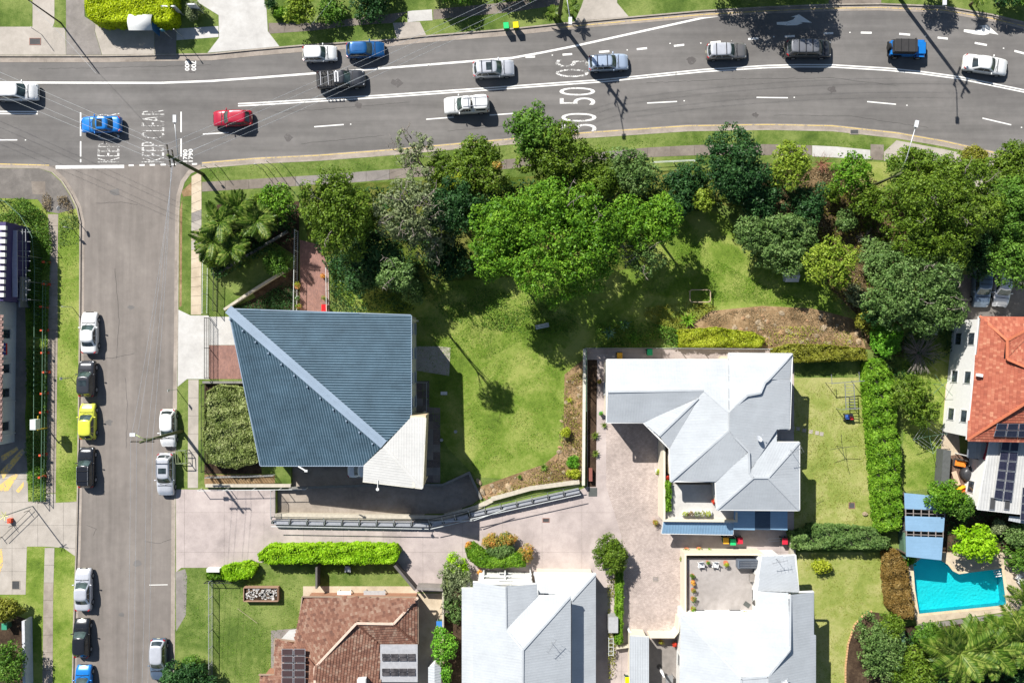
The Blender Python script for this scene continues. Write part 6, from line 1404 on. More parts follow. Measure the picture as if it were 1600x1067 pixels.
# --- right side gardens
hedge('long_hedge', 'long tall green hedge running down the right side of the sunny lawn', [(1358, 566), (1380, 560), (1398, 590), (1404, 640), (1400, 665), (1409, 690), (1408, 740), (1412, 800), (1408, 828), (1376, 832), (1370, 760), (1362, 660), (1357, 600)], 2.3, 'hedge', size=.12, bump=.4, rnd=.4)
hedge('rusty_hedge', 'rust-tinged dense hedge above the sunny lawn behind the white house', [(1212, 545), (1240, 538), (1300, 540), (1354, 545), (1356, 562), (1240, 566), (1212, 553)], 2.0, 'mixed', size=.10, bump=.3)
hedge('olive_hedge', 'thick olive hedge dividing the upper and lower lawns', [(1238, 834), (1265, 830), (1270, 822), (1330, 824), (1372, 828), (1378, 838), (1392, 842), (1388, 858), (1300, 858), (1240, 858)], 1.9, 'greygreen', size=.11, bump=.4, rnd=.4)
hedge('brown_hedge', 'brown-tinged hedge between the lower lawn and the turquoise pool', [(1388, 866), (1405, 862), (1418, 880), (1424, 920), (1430, 950), (1428, 968), (1405, 966), (1392, 950), (1388, 900)], 2.0, 'rust', size=.10, bump=.3, rnd=.4)
hedge('flower_hedge', 'yellow-green hedge along the wall north of the white house west wing', [(1060, 516), (1120, 512), (1180, 520), (1196, 530), (1190, 542), (1062, 542)], 1.1, 'yellow', size=.09, bump=.3)
cover('garden_plants', [(930, 505), (1000, 500), (1060, 516), (1060, 542), (930, 542)], 'green', .2, 1.1, .13, 1.3)
cover('slope_weeds', [(1190, 512), (1260, 508), (1330, 520), (1340, 540), (1190, 540)], 'yellow', .05, .3, .08, .25, seed=3)
cover('slope_grass', [(1010, 480), (1090, 470), (1120, 480), (1060, 520), (1000, 505)], 'mixed', .1, .5, .09, .8)
T('shrub', 'small yellow-green round shrub alone on the lower lawn', 1283, 885, 16, 1.5, 'yellow', rc=.35, size=.09, cat='shrub', ry=.75)
T('bush', 'large leafy bush filling the brick-edged bed on the lower lawn', 1372, 1010, 38, 3.2, 'greygreen', rc=.55, size=.1, ry=1.35, cat='bush')
T('bush', 'second soft bush at the upper right of the brick-edged bed', 1388, 978, 22, 2.6, 'olive', rc=.45, size=.1, cat='bush')
T('tree', 'bright lime round tree above the pool deck', 1519, 846, 35, 4.0, 'lime', rc=.55, size=.14, ry=.85)
T('tree', 'feathery green tree over the corner of the blue pergola', 1475, 775, 32, 4.5, 'bright', rc=.45, size=.1, ry=.7, gap=.2)
T('tree', 'feathery green tree at the deck edge right of the pergola', 1500, 790, 22, 4.0, 'green', rc=.45, size=.1)
T('shrub', 'small silvery shrub right of the lime round tree', 1560, 822, 12, 1.8, 'grey', rc=.3, size=.08, cat='shrub')
T('shrub', 'spreading olive shrub at the right edge above the pool', 1590, 835, 22, 2.5, 'greygreen', rc=.45, cat='shrub'); T('shrub', 'green shrub at the right edge beside the pool corner', 1592, 868, 24, 2.2, 'green', rc=.45, cat='shrub')
T('bush', 'glossy dark bush at the left end below the pool deck', 1450, 990, 24, 2.0, 'green', rc=.4, cat='bush', ry=.7)
T('bush', 'olive green spreading bush at the bottom edge left of the big palm', 1425, 1045, 42, 3.0, 'olive', rc=.6, cat='bush')
T('bush', 'dark bush at the bottom right corner behind the palms', 1585, 1040, 30, 2.4, 'dark', rc=.5, cat='bush')
T('bush', 'leafy plant by the pool pergola foot at the left pool corner', 1420, 872, 12, 1.2, 'fresh', rc=.3, cat='bush', size=.12)
T('bush', 'green bush above the big palm near the lower pool edge', 1550, 985, 26, 1.8, 'green', rc=.45, cat='bush')
PP = 'large palms below the pool'
palm('largest palm with long arching fronds below the pool', 1500, 1020, 5.2, 3.9, 22, PP); palm('palm crown overlapping the right side of the largest palm', 1548, 1014, 4.8, 3.3, 18, PP); palm('palm at the right edge beside the pool deck', 1608, 935, 3.8, 2.2, 16, PP); palm('palm at the right edge below the pool deck', 1598, 1000, 4.5, 3.6, 16, PP)
cover('undergrowth_and_shade', [(1412, 985), (1640, 960), (1640, 1120), (1412, 1120)], 'dark', .2, 1.3, .16, 1.1, seed=2); cover('undergrowth_and_shade', [(1420, 778), (1600, 800), (1640, 860), (1570, 868), (1480, 860), (1475, 800)], 'dark', .1, .8, .12, .5, seed=5)
cover('undergrowth_and_shade', [(490, 380), (600, 350), (720, 380), (760, 420), (700, 440), (560, 455), (520, 440)], 'dark', .1, .9, .15, .8, seed=4)
cover('undergrowth_and_shade', [(460, 300), (1200, 265), (1260, 300), (1090, 330), (960, 340), (700, 360), (560, 380), (480, 350)], 'dark', .1, 1.4, .18, .9, seed=6)
cover('undergrowth_and_shade', [(1240, 290), (1330, 290), (1350, 340), (1340, 480), (1300, 470), (1260, 330)], 'mixed', .05, .5, .12, .35, seed=7)
cover('leaf_litter', [(1190, 258), (1345, 268), (1405, 300), (1412, 560), (1352, 545), (1300, 455), (1180, 350)], 'litter', .0, .2, .09, .4, seed=31)
cover('undergrowth_and_shade', [(1345, 290), (1405, 300), (1412, 560), (1360, 550), (1350, 420)], 'olive', .1, .8, .12, .7, seed=32)
cover('undergrowth_and_shade', [(1350, 500), (1410, 520), (1490, 500), (1500, 540), (1410, 600), (1370, 560)], 'dark', .1, .8, .12, .7, seed=9)
cover('undergrowth_and_shade', [(517, 395), (650, 400), (668, 470), (640, 488), (517, 487)], 'dark', .05, .5, .12, .9, seed=13)  # added dark leaves stand in for tree shade on this lawn
cover('undergrowth_and_shade', [(640, 440), (760, 450), (900, 480), (905, 520), (800, 520), (700, 500)], 'green', .03, .3, .09, .5, seed=14)  # added leaf layer that darkens the open lawn to imitate shade
cover('ivy_bed', [(350, 485), (410, 462), (462, 430), (463, 486)], 'dark', .05, .35, .09, 1.3, seed=8)
cover('slope_plants', [(885, 590), (912, 575), (913, 750), (870, 755), (800, 768), (770, 775), (820, 745), (875, 710)], 'mixed', .05, .45, .08, .35, seed=1)
cover('long_grass', [(700, 470), (860, 480), (900, 540), (820, 530), (760, 560), (700, 560), (650, 500)], 'hedge', .0, .09, .05, .25, seed=11)
cover('long_grass', [(1070, 340), (1110, 400), (1200, 450), (1320, 490), (1250, 480), (1110, 470), (1010, 460), (990, 440), (1060, 400)], 'hedge', .0, .12, .05, .4, seed=12)
# small individual plants
for i, (x, y, r_, lf, lb) in enumerate([(930, 680, 10, 'palm', 'spiky plant beside the long fence wall, the upper of the pair by the side path'), (931, 708, 9, 'palm', 'spiky plant beside the long fence wall, the lower of the pair by the side path'), (944, 664, 7, 'palm', 'spiky plant at the lower left corner of the west wing roof'), (850, 730, 9, 'green', 'tall spiky shrub on the rocky bed near the bend wall'), (890, 625, 7, 'yellow', 'pale spiky shrub on the rocky bed beside the fence wall'), (952, 520, 13, 'agave', 'blue-green rosette plant, left one of the shaded garden plants'), (975, 508, 13, 'agave', 'blue-green rosette plant, upper one of the shaded garden plants'), (990, 530, 14, 'fresh', 'fresh green rosette plant at the right of the shaded garden'), (1075, 500, 18, 'bright', 'tall grass-like plant at the foot of the slope below the metal frame'), (812, 745, 6, 'green', 'small spiky tuft in the rocky bed left of the tall spiky shrub')]):
    spiky(lb, x, y, r_, lf, .9, 20)
T('shrub', 'round yellow-green shrub at the grass edge of the rocky bed', 884, 676, 9, 1.2, 'yellow', rc=.25, size=.07, cat='shrub')
T('shrub', 'pale green shrub on the rocky bed beside the fence', 896, 722, 11, .8, 'fresh', rc=.25, size=.07, cat='shrub')
T('shrub', 'yellow flowering mat at the corner of the rocky bed', 897, 740, 12, .6, 'yellow', rc=.25, size=.07, cat='shrub', ry=.7)
for i, y in enumerate((759, 772, 785, 796)): pass
hedge('terrace_hedge', 'small dark green clipped hedge inside the terrace parapet of the white house', [(1040, 752), (1049, 752), (1049, 798), (1041, 800)], 3.5, 'hedge', size=.09, core=False)

LAWNS = [('grass_tufts', [(650, 490), (900, 500), (880, 690), (740, 740), (700, 700), (650, 590)], 'hedge', 0.084), ('grass_tufts', [(1080, 350), (1180, 400), (1330, 480), (1120, 470), (1000, 460)], 'hedge', 0.096), ('grass_tufts', [(1240, 600), (1354, 600), (1368, 824), (1240, 824)], 'mixed', .07), ('grass_tufts', [(1248, 866), (1384, 866), (1386, 950), (1330, 970), (1312, 1080), (1280, 1080)], 'mixed', .07),
 ('grass_tufts', [(286, 895), (330, 892), (470, 900), (470, 1070), (286, 1070)], 'hedge', 0.054), ('grass_tufts', [(94, 350), (121, 350), (118, 780), (92, 780)], 'hedge', 0.060), ('grass_tufts', [(320, 262), (600, 252), (780, 236), (780, 243), (600, 262), (500, 270), (320, 280)], 'hedge', 0.072), ('grass_tufts', [(920, 222), (1075, 212), (1390, 222), (1390, 234), (1200, 222), (1010, 228), (930, 236)], 'hedge', 0.072), ('grass_tufts', [(1412, 560), (1480, 560), (1466, 760), (1412, 760)], 'hedge', 0.060)]
for n_, p_, l_, d_ in LAWNS: cover(n_, p_, l_, .0, .07, .055, d_, .8, seed=len(p_))
for n_, p_ in (('fallen_leaves', [(650, 490), (900, 500), (880, 690), (740, 740), (650, 590)]), ('fallen_leaves', [(1240, 600), (1354, 600), (1368, 824), (1240, 824)]), ('fallen_leaves', [(94, 350), (121, 350), (118, 780), (92, 780)]), ('fallen_leaves', [(320, 262), (780, 236), (780, 243), (320, 280)])): cover(n_, p_, 'rust', .0, .03, .045, .012, .9)

T('shrub', 'small rusty flowering patch in the crown of the kerbside olive tree', 778, 258, 8, 7.4, 'tips', rc=.3, size=.09, cat='shrub')
# ============================================================ POLES, WIRES, FENCES, SMALL THINGS
POLE = mat('pole_timber', srgb(86, 92, 62), .9, var=.2); POLED = mat('pole_dark', srgb(70, 66, 56), .9); STEEL = mat('galvanised', (.42, .43, .44), .45, .5, .5); GLAMP = mat('lamp_head', (.55, .56, .58), .4)
INS = mat('insulator', (.05, .045, .04), .3); WIRE = mat('wire_metal', (.55, .56, .58), .4, .5, .3); FDARK = mat('fence_dark', (.03, .032, .03), .6); FPALE = mat('fence_pale', (.55, .57, .55), .5); FGREEN = mat('fence_green_mesh', srgb(84, 112, 92), .6)
def power_pole(label, base, h, arms, yaw, lamp=None, r=.17, m=None, lampz=None, tilt=0.0):
    """base in photo pixels; arms: heights of crossarms; lamp: (dx, dy) metres of lamp head from pole, at lampz"""
    c = W(*base); t = thing('power_pole', label, 'power pole', c); mb = MB(); mb.tube([(0, 0, 0), (0, 0, h * .5), (0, 0, h)], [r * 1.15, r, r * .8], 12); part('pole', mb, m or POLE, t, True, True)
    e = Vector((math.cos(yaw), math.sin(yaw), 0))
    for a, L in arms:
        mb = MB(); mb.bar(e * -L / 2 + Vector((0, 0, a)), e * L / 2 + Vector((0, 0, a)), .11, .11); ca = part('crossarm', mb, POLED, t, True)
        for k in (-1, -.45, .45, 1):
            p = e * L / 2 * k * .95; mb = MB(); mb.cyl((p.x, p.y), .05, a + .05, a + .24, 8); part('insulator', mb, INS, ca, True)
    if lamp:
        z0 = lampz - .8; d = Vector((lamp[0], lamp[1], 0)); mb = MB(); mb.tube([(0, 0, z0), d * .3 + Vector((0, 0, z0 + .5)), d * .95 + Vector((0, 0, lampz))], .045, 8); part('lamp_arm', mb, STEEL, t, True, True)
        mb = MB(); u = d.normalized(); mb.bar(d * .93 + Vector((0, 0, lampz)), d * .93 + u * .75 + Vector((0, 0, lampz)), .34, .16); part('lamp_head', mb, GLAMP, t, True)
    return t, c
def wxy(px, py, h): return W(px, py, h)
p1, c1 = power_pole('leaning-looking timber power pole at the side street corner with crossarms and insulators', (318, 273), 9.4, [(9.1, 2.3), (8.0, 1.7)], R(100), lamp=None)
v = W(273, 186, 8.3) - c1; mb = MB(); mb.tube([(0, 0, 6.6), (v.x * .3, v.y * .3, 7.3), (v.x * .95, v.y * .95, 8.3)], .045, 8); part('lamp_arm', mb, STEEL, p1, True, True)
mb = MB(); mb.box((v.x, v.y, 8.3), (.34, .75, .16)); part('lamp_head', mb, GLAMP, p1, True)
p2, c2 = power_pole('thick timber power pole at the top edge whose long shadow crosses the road', (873, 32), 11.2, [(10.7, 2.4), (9.5, 1.8), (8.3, 1.4)], R(78), r=.2)
v = W(891, 33, 10) - c2; mb = MB(); mb.tube([(0, 0, 9.2), (v.x * .4, v.y * .4, 9.8), (v.x * .95, v.y * .95, 10)], .05, 8); part('lamp_arm', mb, STEEL, p2, True, True); mb = MB(); mb.box((v.x, v.y, 10), (.34, .7, .16)); part('lamp_head', mb, GLAMP, p2, True)
p3, c3 = power_pole('timber power pole with two long arms over the side street near the driveway entrance', (285, 673), 10.2, [(9.7, 2.3), (7.2, 1.9)], R(0), r=.16)
v = W(212, 679, 9.2) - c3; mb = MB(); mb.tube([(0, 0, 8.6), (v.x * .4, v.y * .4, 9.0), (v.x, v.y, 9.2)], .06, 8); part('lamp_arm', mb, mat('arm_green', srgb(150, 160, 110), .7), p3, True, True); mb = MB(); mb.box((v.x - .3, v.y, 9.2), (.55, .34, .16)); part('lamp_head', mb, GLAMP, p3, True)
p4, c4 = power_pole('timber power pole beyond the top edge whose thick shadow falls near the blue jeep', (1404, -2), 11.6, [(10.9, 2.4), (9.6, 2.2)], R(70), r=.2)
v = W(1476, 3, 10) - c4; mb = MB(); mb.tube([(0, 0, 9), (v.x * .4, v.y * .4, 9.7), (v.x, v.y, 10)], .05, 8); part('lamp_arm', mb, STEEL, p4, True, True); mb = MB(); mb.box((v.x, v.y, 10), (.34, .7, .16)); part('lamp_head', mb, GLAMP, p4, True)
t = thing('street_lamp', 'timber post with long grey lamp arm reaching over the right part of the main road', 'street lamp', W(1364, 290)); mb = MB(); mb.tube([(0, 0, 0), (0, 0, 6.9)], [.16, .12], 10); part('pole', mb, POLE, t, True, True)
v = W(1432, 194, 8.2) - W(1364, 290); mb = MB(); mb.tube([(0, 0, 6.2), (v.x * .3, v.y * .3, 7.2), (v.x, v.y, 8.2)], .05, 8); part('lamp_arm', mb, STEEL, t, True, True); mb = MB(); mb.box((v.x, v.y, 8.2), (.34, .7, .16), R(-12)); part('lamp_head', mb, GLAMP, t, True)
p6, c6 = power_pole('tall pole at the upper left edge holding wires above the pale footpath', (96, 37), 6.2, [], R(60), r=.08, m=POLED)
def wire(label, pts_a, pts_b, sag=.5, r=.012, group='overhead wires'):
    n = 14; mb = MB(); P_ = [pts_a.lerp(pts_b, k / n) - Vector((0, 0, sag * 4 * (k / n) * (1 - k / n))) for k in range(n + 1)]; mb.tube(P_, r, 4, cap=False)
    return single('power_line', mb, WIRE, label, 'wire', group, loc=(0, 0, 0))
def armpt(c, yaw, L, z, k): return c + Vector((math.cos(yaw), math.sin(yaw), 0)) * (L / 2 * k * .95) + Vector((0, 0, z + .24))
far_w = Vector((-75, 36, 8.5)); 
ORD = {-1: 'lowest', -.45: 'second lowest', .45: 'second highest', 1: 'highest'}; SIDE = {-1: 'leftmost', -.45: 'second from left', .45: 'second from right', 1: 'rightmost'}
for k in (-1, -.45, .45, 1):
    wire(ORD[k] + ' of four wires from the corner pole to the thick top edge pole', armpt(c1, R(100), 2.3, 9.1, k), armpt(c2, R(78), 2.4, 10.7, k), .9)
    wire(ORD[k] + ' of four wires from the corner pole off to the upper left', armpt(c1, R(100), 2.3, 9.1, k), far_w + Vector((0, k * 1.4, 0)), .6)
    wire(ORD[k] + ' of four wires between the two poles at the top edge', armpt(c2, R(78), 2.4, 10.7, k), armpt(c4, R(70), 2.4, 10.9, k), .9)
for k in (-1, -.45, .45, 1):
    wire(SIDE[k] + ' wire along the side street between corner pole and driveway pole', armpt(c1, R(100), 1.7, 8.0, k * .6), armpt(c3, 0, 2.3, 9.7, k), .5, .013)
    wire(SIDE[k] + ' wire along the lower side street below the driveway pole', armpt(c3, 0, 2.3, 9.7, k), Vector((c3.x - 1.5 + k, -55, 9.4)), .6, .013)
wire('service wire from the top left pole over the bus stop', c6 + Vector((0, 0, 6.1)), W(150, 115, 6.5), .3, .013)
wire('service wire rising to the top edge near the lime tree', W(487, 38, 4), W(525, -8, 6), .1); wire('service wire from the corner pole over the red car', c1 + Vector((0, 0, 8.2)), W(620, 95, 8), .5, .012)
# posts, signs at kerbs
def sign_post(label, px, py, h=2.4, plate=(.45, .6), col=(.6, .6, .6), rz=0.0, lean=None, round_=False, group=None):
    t = thing('street_sign', label, 'street sign', W(px, py), rz, group); mb = MB(); mb.tube([(0, 0, 0), (0, 0, h)], .035, 8); part('post', mb, STEEL, t, True)
    if plate:
        mb = MB()
        if round_: mb.tube([(0, -.03, h - .3), (0, -.045, h - .3)], plate[0] / 2, 14)
        else: mb.box((0, -.04, h - plate[1] / 2), (plate[0], .02, plate[1]))
        part('plate', mb, mat('sign_%.2f_%.2f_%.2f' % col, col, .4), t, True)
    return t
sign_post('thin sign post at the top left kerb on the pale path', 66, 55, 2.2, None); sign_post('round-plated sign post on the left verge beside the curved kerb', 112, 332, 3.0, (.55, .55), rz=R(80), round_=True)
sign_post('short grey meter post with pale top on the left verge', 115, 358, 1.9, (.35, .5), (.4, .4, .42)); sign_post('bent thin sign post on the left verge above the white parked car', 114, 480, 2.2, (.2, .4)); sign_post('pale sign post on the left verge beside the dark grey SUV', 112, 590, 2.4, (.3, .45), rz=R(90))
sign_post('sign post at the right kerb above the white hatchback', 277, 608, 2.6, (.3, .5), rz=R(80)); sign_post('plain post standing at the bus stop kerb', 270, 62, 3.0, (.4, .6), (.05, .25, .35)); sign_post('second post near the bus stop kerb', 289, 62, 3.0, (.12, .3), (.2, .2, .2))
for i, (x, y, hh, lb) in enumerate([(411, 265, 3.0, 'leftmost of the posts on the south verge above the footpath'), (419, 263, 2.6, 'second thin post on the south verge with a blue cap'), (430, 262, 3.4, 'thick post with blue cap on the south verge'), (447, 262, 2.6, 'rightmost brown post on the south verge'), (330, 266, 2.4, 'sign post at the curved corner beside the timber power pole'), (346, 264, 2.2, 'small post right of the corner power pole'), (700, 246, 2.2, 'thin dark post at the south kerb left of the woodland'), (620, 248, 1.6, 'short dark post under the small grey gum')]):
    sign_post(lb, x, y, hh, (.28, .4) if i in (0, 4) else None)
for k, (x, y, w_, lb) in enumerate(((278, 24, 1.5, 'tall sign board with red writing on its face beside the olive shrub'), (313, 21, .95, 'blank tall sign board right of the olive shrub'))):
    t = thing('sign_board', lb, 'sign board', W(x, y + 1)); mb = MB(); mb.box((0, 0, 1.75), (w_, .14, 1.7)); part('board', mb, mat('board_white', (.55, .56, .58), .5), t, True)
    for s_ in (-1, 1): mb = MB(); mb.bar((s_ * w_ * .45, 0, 0), (s_ * w_ * .45, 0, 2.6), .1); part('post', mb, STEEL, t, True)
    if k == 0: mb = MB(); mb.box((0, -.08, 2.0), (w_ * .6, .02, .35)); part('red_band', mb, mat('sign_red', srgb(190, 60, 50), .5), t, True)
# wheelie bins
def bin_(label, px, py, lid, rz=0.0, body=(.03, .09, .05)):
    t = thing('wheelie_bin', label, 'wheelie bin', (*W(px, py, 1.0)[:2], H0), rz); mb = MB()
    mb.add([(-.22, -.26, .06), (.22, -.26, .06), (.22, .24, .06), (-.22, .24, .06), (-.29, -.33, .98), (.29, -.33, .98), (.29, .33, .98), (-.29, .33, .98)], [(3, 2, 1, 0), (0, 1, 5, 4), (1, 2, 6, 5), (2, 3, 7, 6), (3, 0, 4, 7)]); part('bin_body', mb, mat('bin_green_body', body, .6), t, True)
    mb = MB(); mb.add([(-.31, -.37, 1.0), (.31, -.37, 1.0), (.31, .36, 1.0), (-.31, .36, 1.0), (-.29, -.33, 1.06), (.29, -.33, 1.06), (.27, .30, 1.10), (-.27, .30, 1.10)], [(4, 5, 6, 7), (0, 1, 5, 4), (1, 2, 6, 5), (2, 3, 7, 6), (3, 0, 4, 7)]); part('lid', mb, mat('lid_%.2f_%.2f_%.2f' % lid, lid, .45), t, True)
    mb = MB(); mb.bar((-.24, .40, .93), (.24, .40, .93), .04)
    part('handle', mb, BLK, t, True)
    for s_ in (-1, 1): mb = MB(); mb.tube([(s_ * .24, .27, .1), (s_ * .3, .27, .1)], .1, 12); part('wheel', mb, TYRE, t, True)
GRN, YEL, REDL, ORG = srgb(40, 190, 110), srgb(225, 205, 20), srgb(190, 40, 60), srgb(220, 160, 40)
bin_('green-lidded bin standing on the north verge at the kerb', 791, 41, GRN, R(5)); bin_('yellow-lidded bin standing on the north verge at the kerb', 806, 40, YEL, R(5))
bin_('green-lidded bin behind the north wall of the white house', 1015, 550, srgb(30, 150, 100)); bin_('flat orange-lidded bin in the shaded strip north of the west wing', 968, 556, ORG)
bin_('orange-lidded bin, left of the three in the shaded side passage', 1134, 844, ORG); bin_('green-lidded bin, middle of the three in the shaded side passage', 1145, 846, GRN); bin_('red-lidded bin, right of the three in the shaded side passage', 1156, 844, REDL); bin_('red-lidded bin alone at the right end of the side passage', 1226, 845, REDL)
bin_('bin with bright yellow lid at the bottom edge by the narrow garage', 981, 1062, srgb(235, 225, 10)); bin_('blue-lidded bin by the pale yard wall of the tiled house', 687, 974, srgb(60, 120, 190), R(90))
bin_('green-lidded bin in the shade behind the white fence at the lower left', 8, 978, srgb(60, 140, 110))
bin_('bright red small bin at the lower end of the brick path', 507, 481, srgb(225, 20, 30))

# fences
def rail_fence(label, pts, h, name='fence', every=2.0, m=None, rails=(.3, .95), picket=.14, postw=.06, z0=None, cat='fence', pw=.018, top=.05):
    """pts: photo pixels at ground; posts, rails and many thin bars"""
    m = m or FDARK; z0 = H0 if z0 is None else z0; p = [Vector(q) for q in P2(pts, z0)]; c = sum(p, Vector((0, 0))) / len(p); t = thing(name, label, cat, (c.x, c.y, z0))
    pk = MB()
    for a, b in zip(p, p[1:]):
        L = (b - a).length; n = max(1, round(L / every))
        for k in range(n + 1):
            q = a.lerp(b, k / n)
            if k == 0 and a is not p[0]: continue
            mb = MB(); mb.bar((q.x, q.y, z0 - .1), (q.x, q.y, z0 + h), postw); part('post', mb, m, t)
        for r_ in rails: mb = MB(); mb.bar((a.x, a.y, z0 + h * r_), (b.x, b.y, z0 + h * r_), top if r_ > .8 else .04); part('rail', mb, m, t)
        if picket:
            for k in range(int(L / picket)): q = a.lerp(b, (k + .5) * picket / L); pk.bar((q.x, q.y, z0 + h * .05), (q.x, q.y, z0 + h), pw)
    if picket: o = part('bars', pk, m, t); o['kind'] = 'stuff'
    return t
def wall(label, pts, h, wd, m, name='wall', z0=0.0, cap=None, cat='wall'):
    mb = MB(); p = P2(pts, h * .5); mb.strip(p, wd, z0, h - .05); c = (sum(a[0] for a in p) / len(p), sum(a[1] for a in p) / len(p)); t = thing(name, label, cat, c); part('wall', mb, m, t)
    mb = MB(); mb.strip(p, wd + .06, h - .05, h); part('coping', mb, cap or m, t); return t
CONC_W = mat('wall_concrete', srgb(176, 168, 152), .9, bump=.2, var=.15); GREYW = mat('wall_grey', srgb(120, 118, 112), .9, bump=.2, var=.15)
FG = M_FG = mat('fence_white', (.6, .62, .6), .5)
# sunken court: retaining walls, planter channel and guard rails
wall('pale retaining wall along the south side of the sunken court', [(430, 805), (560, 807), (690, 808), (745, 792), (770, 780)], .35, .45, CONC_W, 'retaining_wall', -1.7)
wall('slim concrete edge wall rising from the court to the paved corner by the rocky bed', [(768, 779), (830, 762), (905, 752)], .6, .4, CONC_W, 'retaining_wall')
def planter_run(label, a, b, n):
    a, b = Vector(P2([a])[0]), Vector(P2([b])[0]); d = (b - a).normalized(); nn = Vector((-d.y, d.x)); c = (a + b) / 2; t = thing('guard_barrier', label, 'barrier', (c.x, c.y)); G2 = mat('panel_zinc', (.33, .34, .36), .5, .4, .3)
    for k in range(n):
        p0, p1 = a.lerp(b, (k + .04) / n), a.lerp(b, (k + .96) / n); mb = MB(); mb.bar((p0.x, p0.y, .55), (p1.x, p1.y, .55), .42, .86); part('panel', mb, G2, t)
        q = a.lerp(b, k / n); mb = MB(); mb.bar((q.x, q.y, 0.1), (q.x, q.y, 1.02), .26, .3); part('post', mb, FDARK, t)
        mb = MB(); q1 = q - nn * .1; q2 = q + nn * .75; mb.bar((q1.x, q1.y, 1.0), (q2.x, q2.y, 1.6), .05); part('bracket', mb, FPALE, t)
    for off, z in ((-.30, 1.55), (.75, 1.6)): mb = MB(); p0, p1 = a + nn * off, b + nn * off; mb.bar((p0.x, p0.y, z), (p1.x, p1.y, z), .06); part('rail', mb, FPALE if off < 0 else FDARK, t)
planter_run('long zinc guard barrier with brackets along the retaining wall of the sunken court', (430, 813), (672, 817), 9)
planter_run('sloping zinc guard barrier rising towards the driveway corner', (735, 802), (905, 764), 7)
planter_run('short zinc guard barrier turning the corner between the long and the sloping barriers', (674, 817), (733, 804), 3)
mb = MB(); mb.bar(W(672, 815, 1.6), W(738, 813, 1.6), .06); mb.bar(W(740, 813, 1.6), W(790, 795, 1.6), .06); single('handrail', mb, FPALE, 'pale handrail linking the long and the sloping guard barriers', 'handrail')
wall('low concrete wall with rail north of the driveway entrance', [(322, 758), (455, 758)], .5, .3, CONC_W, 'retaining_wall'); rail_fence('grey guard rail above the low concrete wall at the driveway entrance', [(316, 763), (400, 762), (482, 761)], 1.35, 'guard_rail', 2.4, FPALE, (.98,), 0, .06)
wall('narrow wall edging the north side of the sunken court', [(452, 762), (600, 757), (692, 757), (733, 738), (752, 779)], .4, .2, GREYW, 'retaining_wall')
rail_fence('barred guard rail crossing the west end of the sunken court', [(429, 764), (429, 806)], 1.5, 'guard_rail', 3, mat('fence_grey', (.3, .31, .31), .5), (.1, .98), .12)
rail_fence('picket fence with two rails between the mottled hedge and the driveway entrance', [(326, 744), (400, 742), (430, 741)], 1.1, 'picket_fence', 2.2, mat('fence_grey', (.3, .31, .31), .5), (.3, .97), .3, pw=.05)
wall('short cross wall bounding the mottled hedge garden from the pale yard', [(318, 597), (393, 597)], .7, .2, GREYW)
rail_fence('dark metal fence beside the mottled hedge along the verge', [(321, 600), (321, 735)], 1.3, 'fence', 2.4, FDARK, (.1, .95), .14)
rail_fence('dark sliding gate across the pale front yard', [(327, 497), (327, 590)], 1.5, 'gate', 3, FDARK, (.1, .5, .97), .14, cat='gate')
rail_fence('tall dark fence between footpath and enclosed corner lawn', [(325, 400), (324, 490)], 1.6, 'fence', 2.2, FPALE, (.1, .97), .3)
rail_fence('inner dark fence at the left side of the enclosed lawn', [(340, 420), (339, 486)], 1.3, 'fence', 2.2, FDARK, (.1, .95), .14)
wall('stone edging wall crossing from the palms to the olive tree shade', [(340, 428), (395, 395), (450, 362)], .6, .2, GREYW, 'stone_wall'); wall('pale low wall running diagonally up from the roof corner', [(352, 484), (400, 452), (452, 420)], .9, .22, CONC_W, 'garden_wall')
rail_fence('white-topped fence at the left of the brick path', [(466, 362), (464, 488)], 1.6, 'fence', 2.2, FPALE, (.1, .97), .2); rail_fence('white-topped fence at the right of the brick path', [(513, 420), (514, 489)], 1.3, 'fence', 2.2, FPALE, (.1, .97), .2)
wall('grey garden wall on the left boundary of the pale side path', [(913, 545), (912, 640), (911, 757)], 1.1, .25, CONC_W, 'boundary_wall', cap=mat('wall_cap', srgb(196, 192, 178), .8)); rail_fence('green mesh fence above the left boundary wall of the pale side path', [(914, 545), (914, 640)], 1.9, 'mesh_fence', 2.4, FGREEN, (.1, .98), .25)
rail_fence('long thin fence behind the north hedge of the white house', [(914, 544), (1060, 544), (1200, 545)], 1.5, 'fence', 2.4, mat('fence_grey', (.3, .31, .31), .5), (.1, .97), .14)
wall('low rendered wall along the driveway side of the white house garage', [(1037, 664), (1036, 756)], 1.0, .2, CONC_W)
rail_fence('green mesh fence curving along the left embankment', [(0, 314), (20, 318), (44, 340), (62, 372), (66, 420), (65, 600), (64, 780)], 1.5, 'mesh_fence', 2.4, FGREEN, (.98,), .3)
rail_fence('temporary wire barrier along the left footpath edge', [(76, 440), (75, 600), (73, 780)], 1.15, 'wire_barrier', 3.4, FGREEN, (.5, .98), .4)
rail_fence('dark pool-style fence in front of the lower left lawn', [(332, 905), (332, 1060)], 1.2, 'fence', 2.0, mat('fence_grey', (.3, .31, .31), .5), (.1, .95), .15)
rail_fence('dark short fence below the planted hedge bed', [(324, 907), (366, 907)], 1.0, 'fence', 1.6, FDARK, (.1, .95), .15)
wall('dark paling fence between tiled house lawns beneath the lime hedge', [(497, 883), (497, 916)], 1.6, .15, mat('paling', srgb(96, 92, 88), .9), 'paling_fence'); wall('dark slanted paling fence from the lime hedge end to the grey screen wall', [(618, 880), (650, 918)], 1.6, .22, mat('paling', srgb(96, 92, 88), .9), 'paling_fence')
wall('thin pale wall between tiled house yard and olive bush garden', [(693, 921), (693, 980)], 1.5, .12, CONC_W)
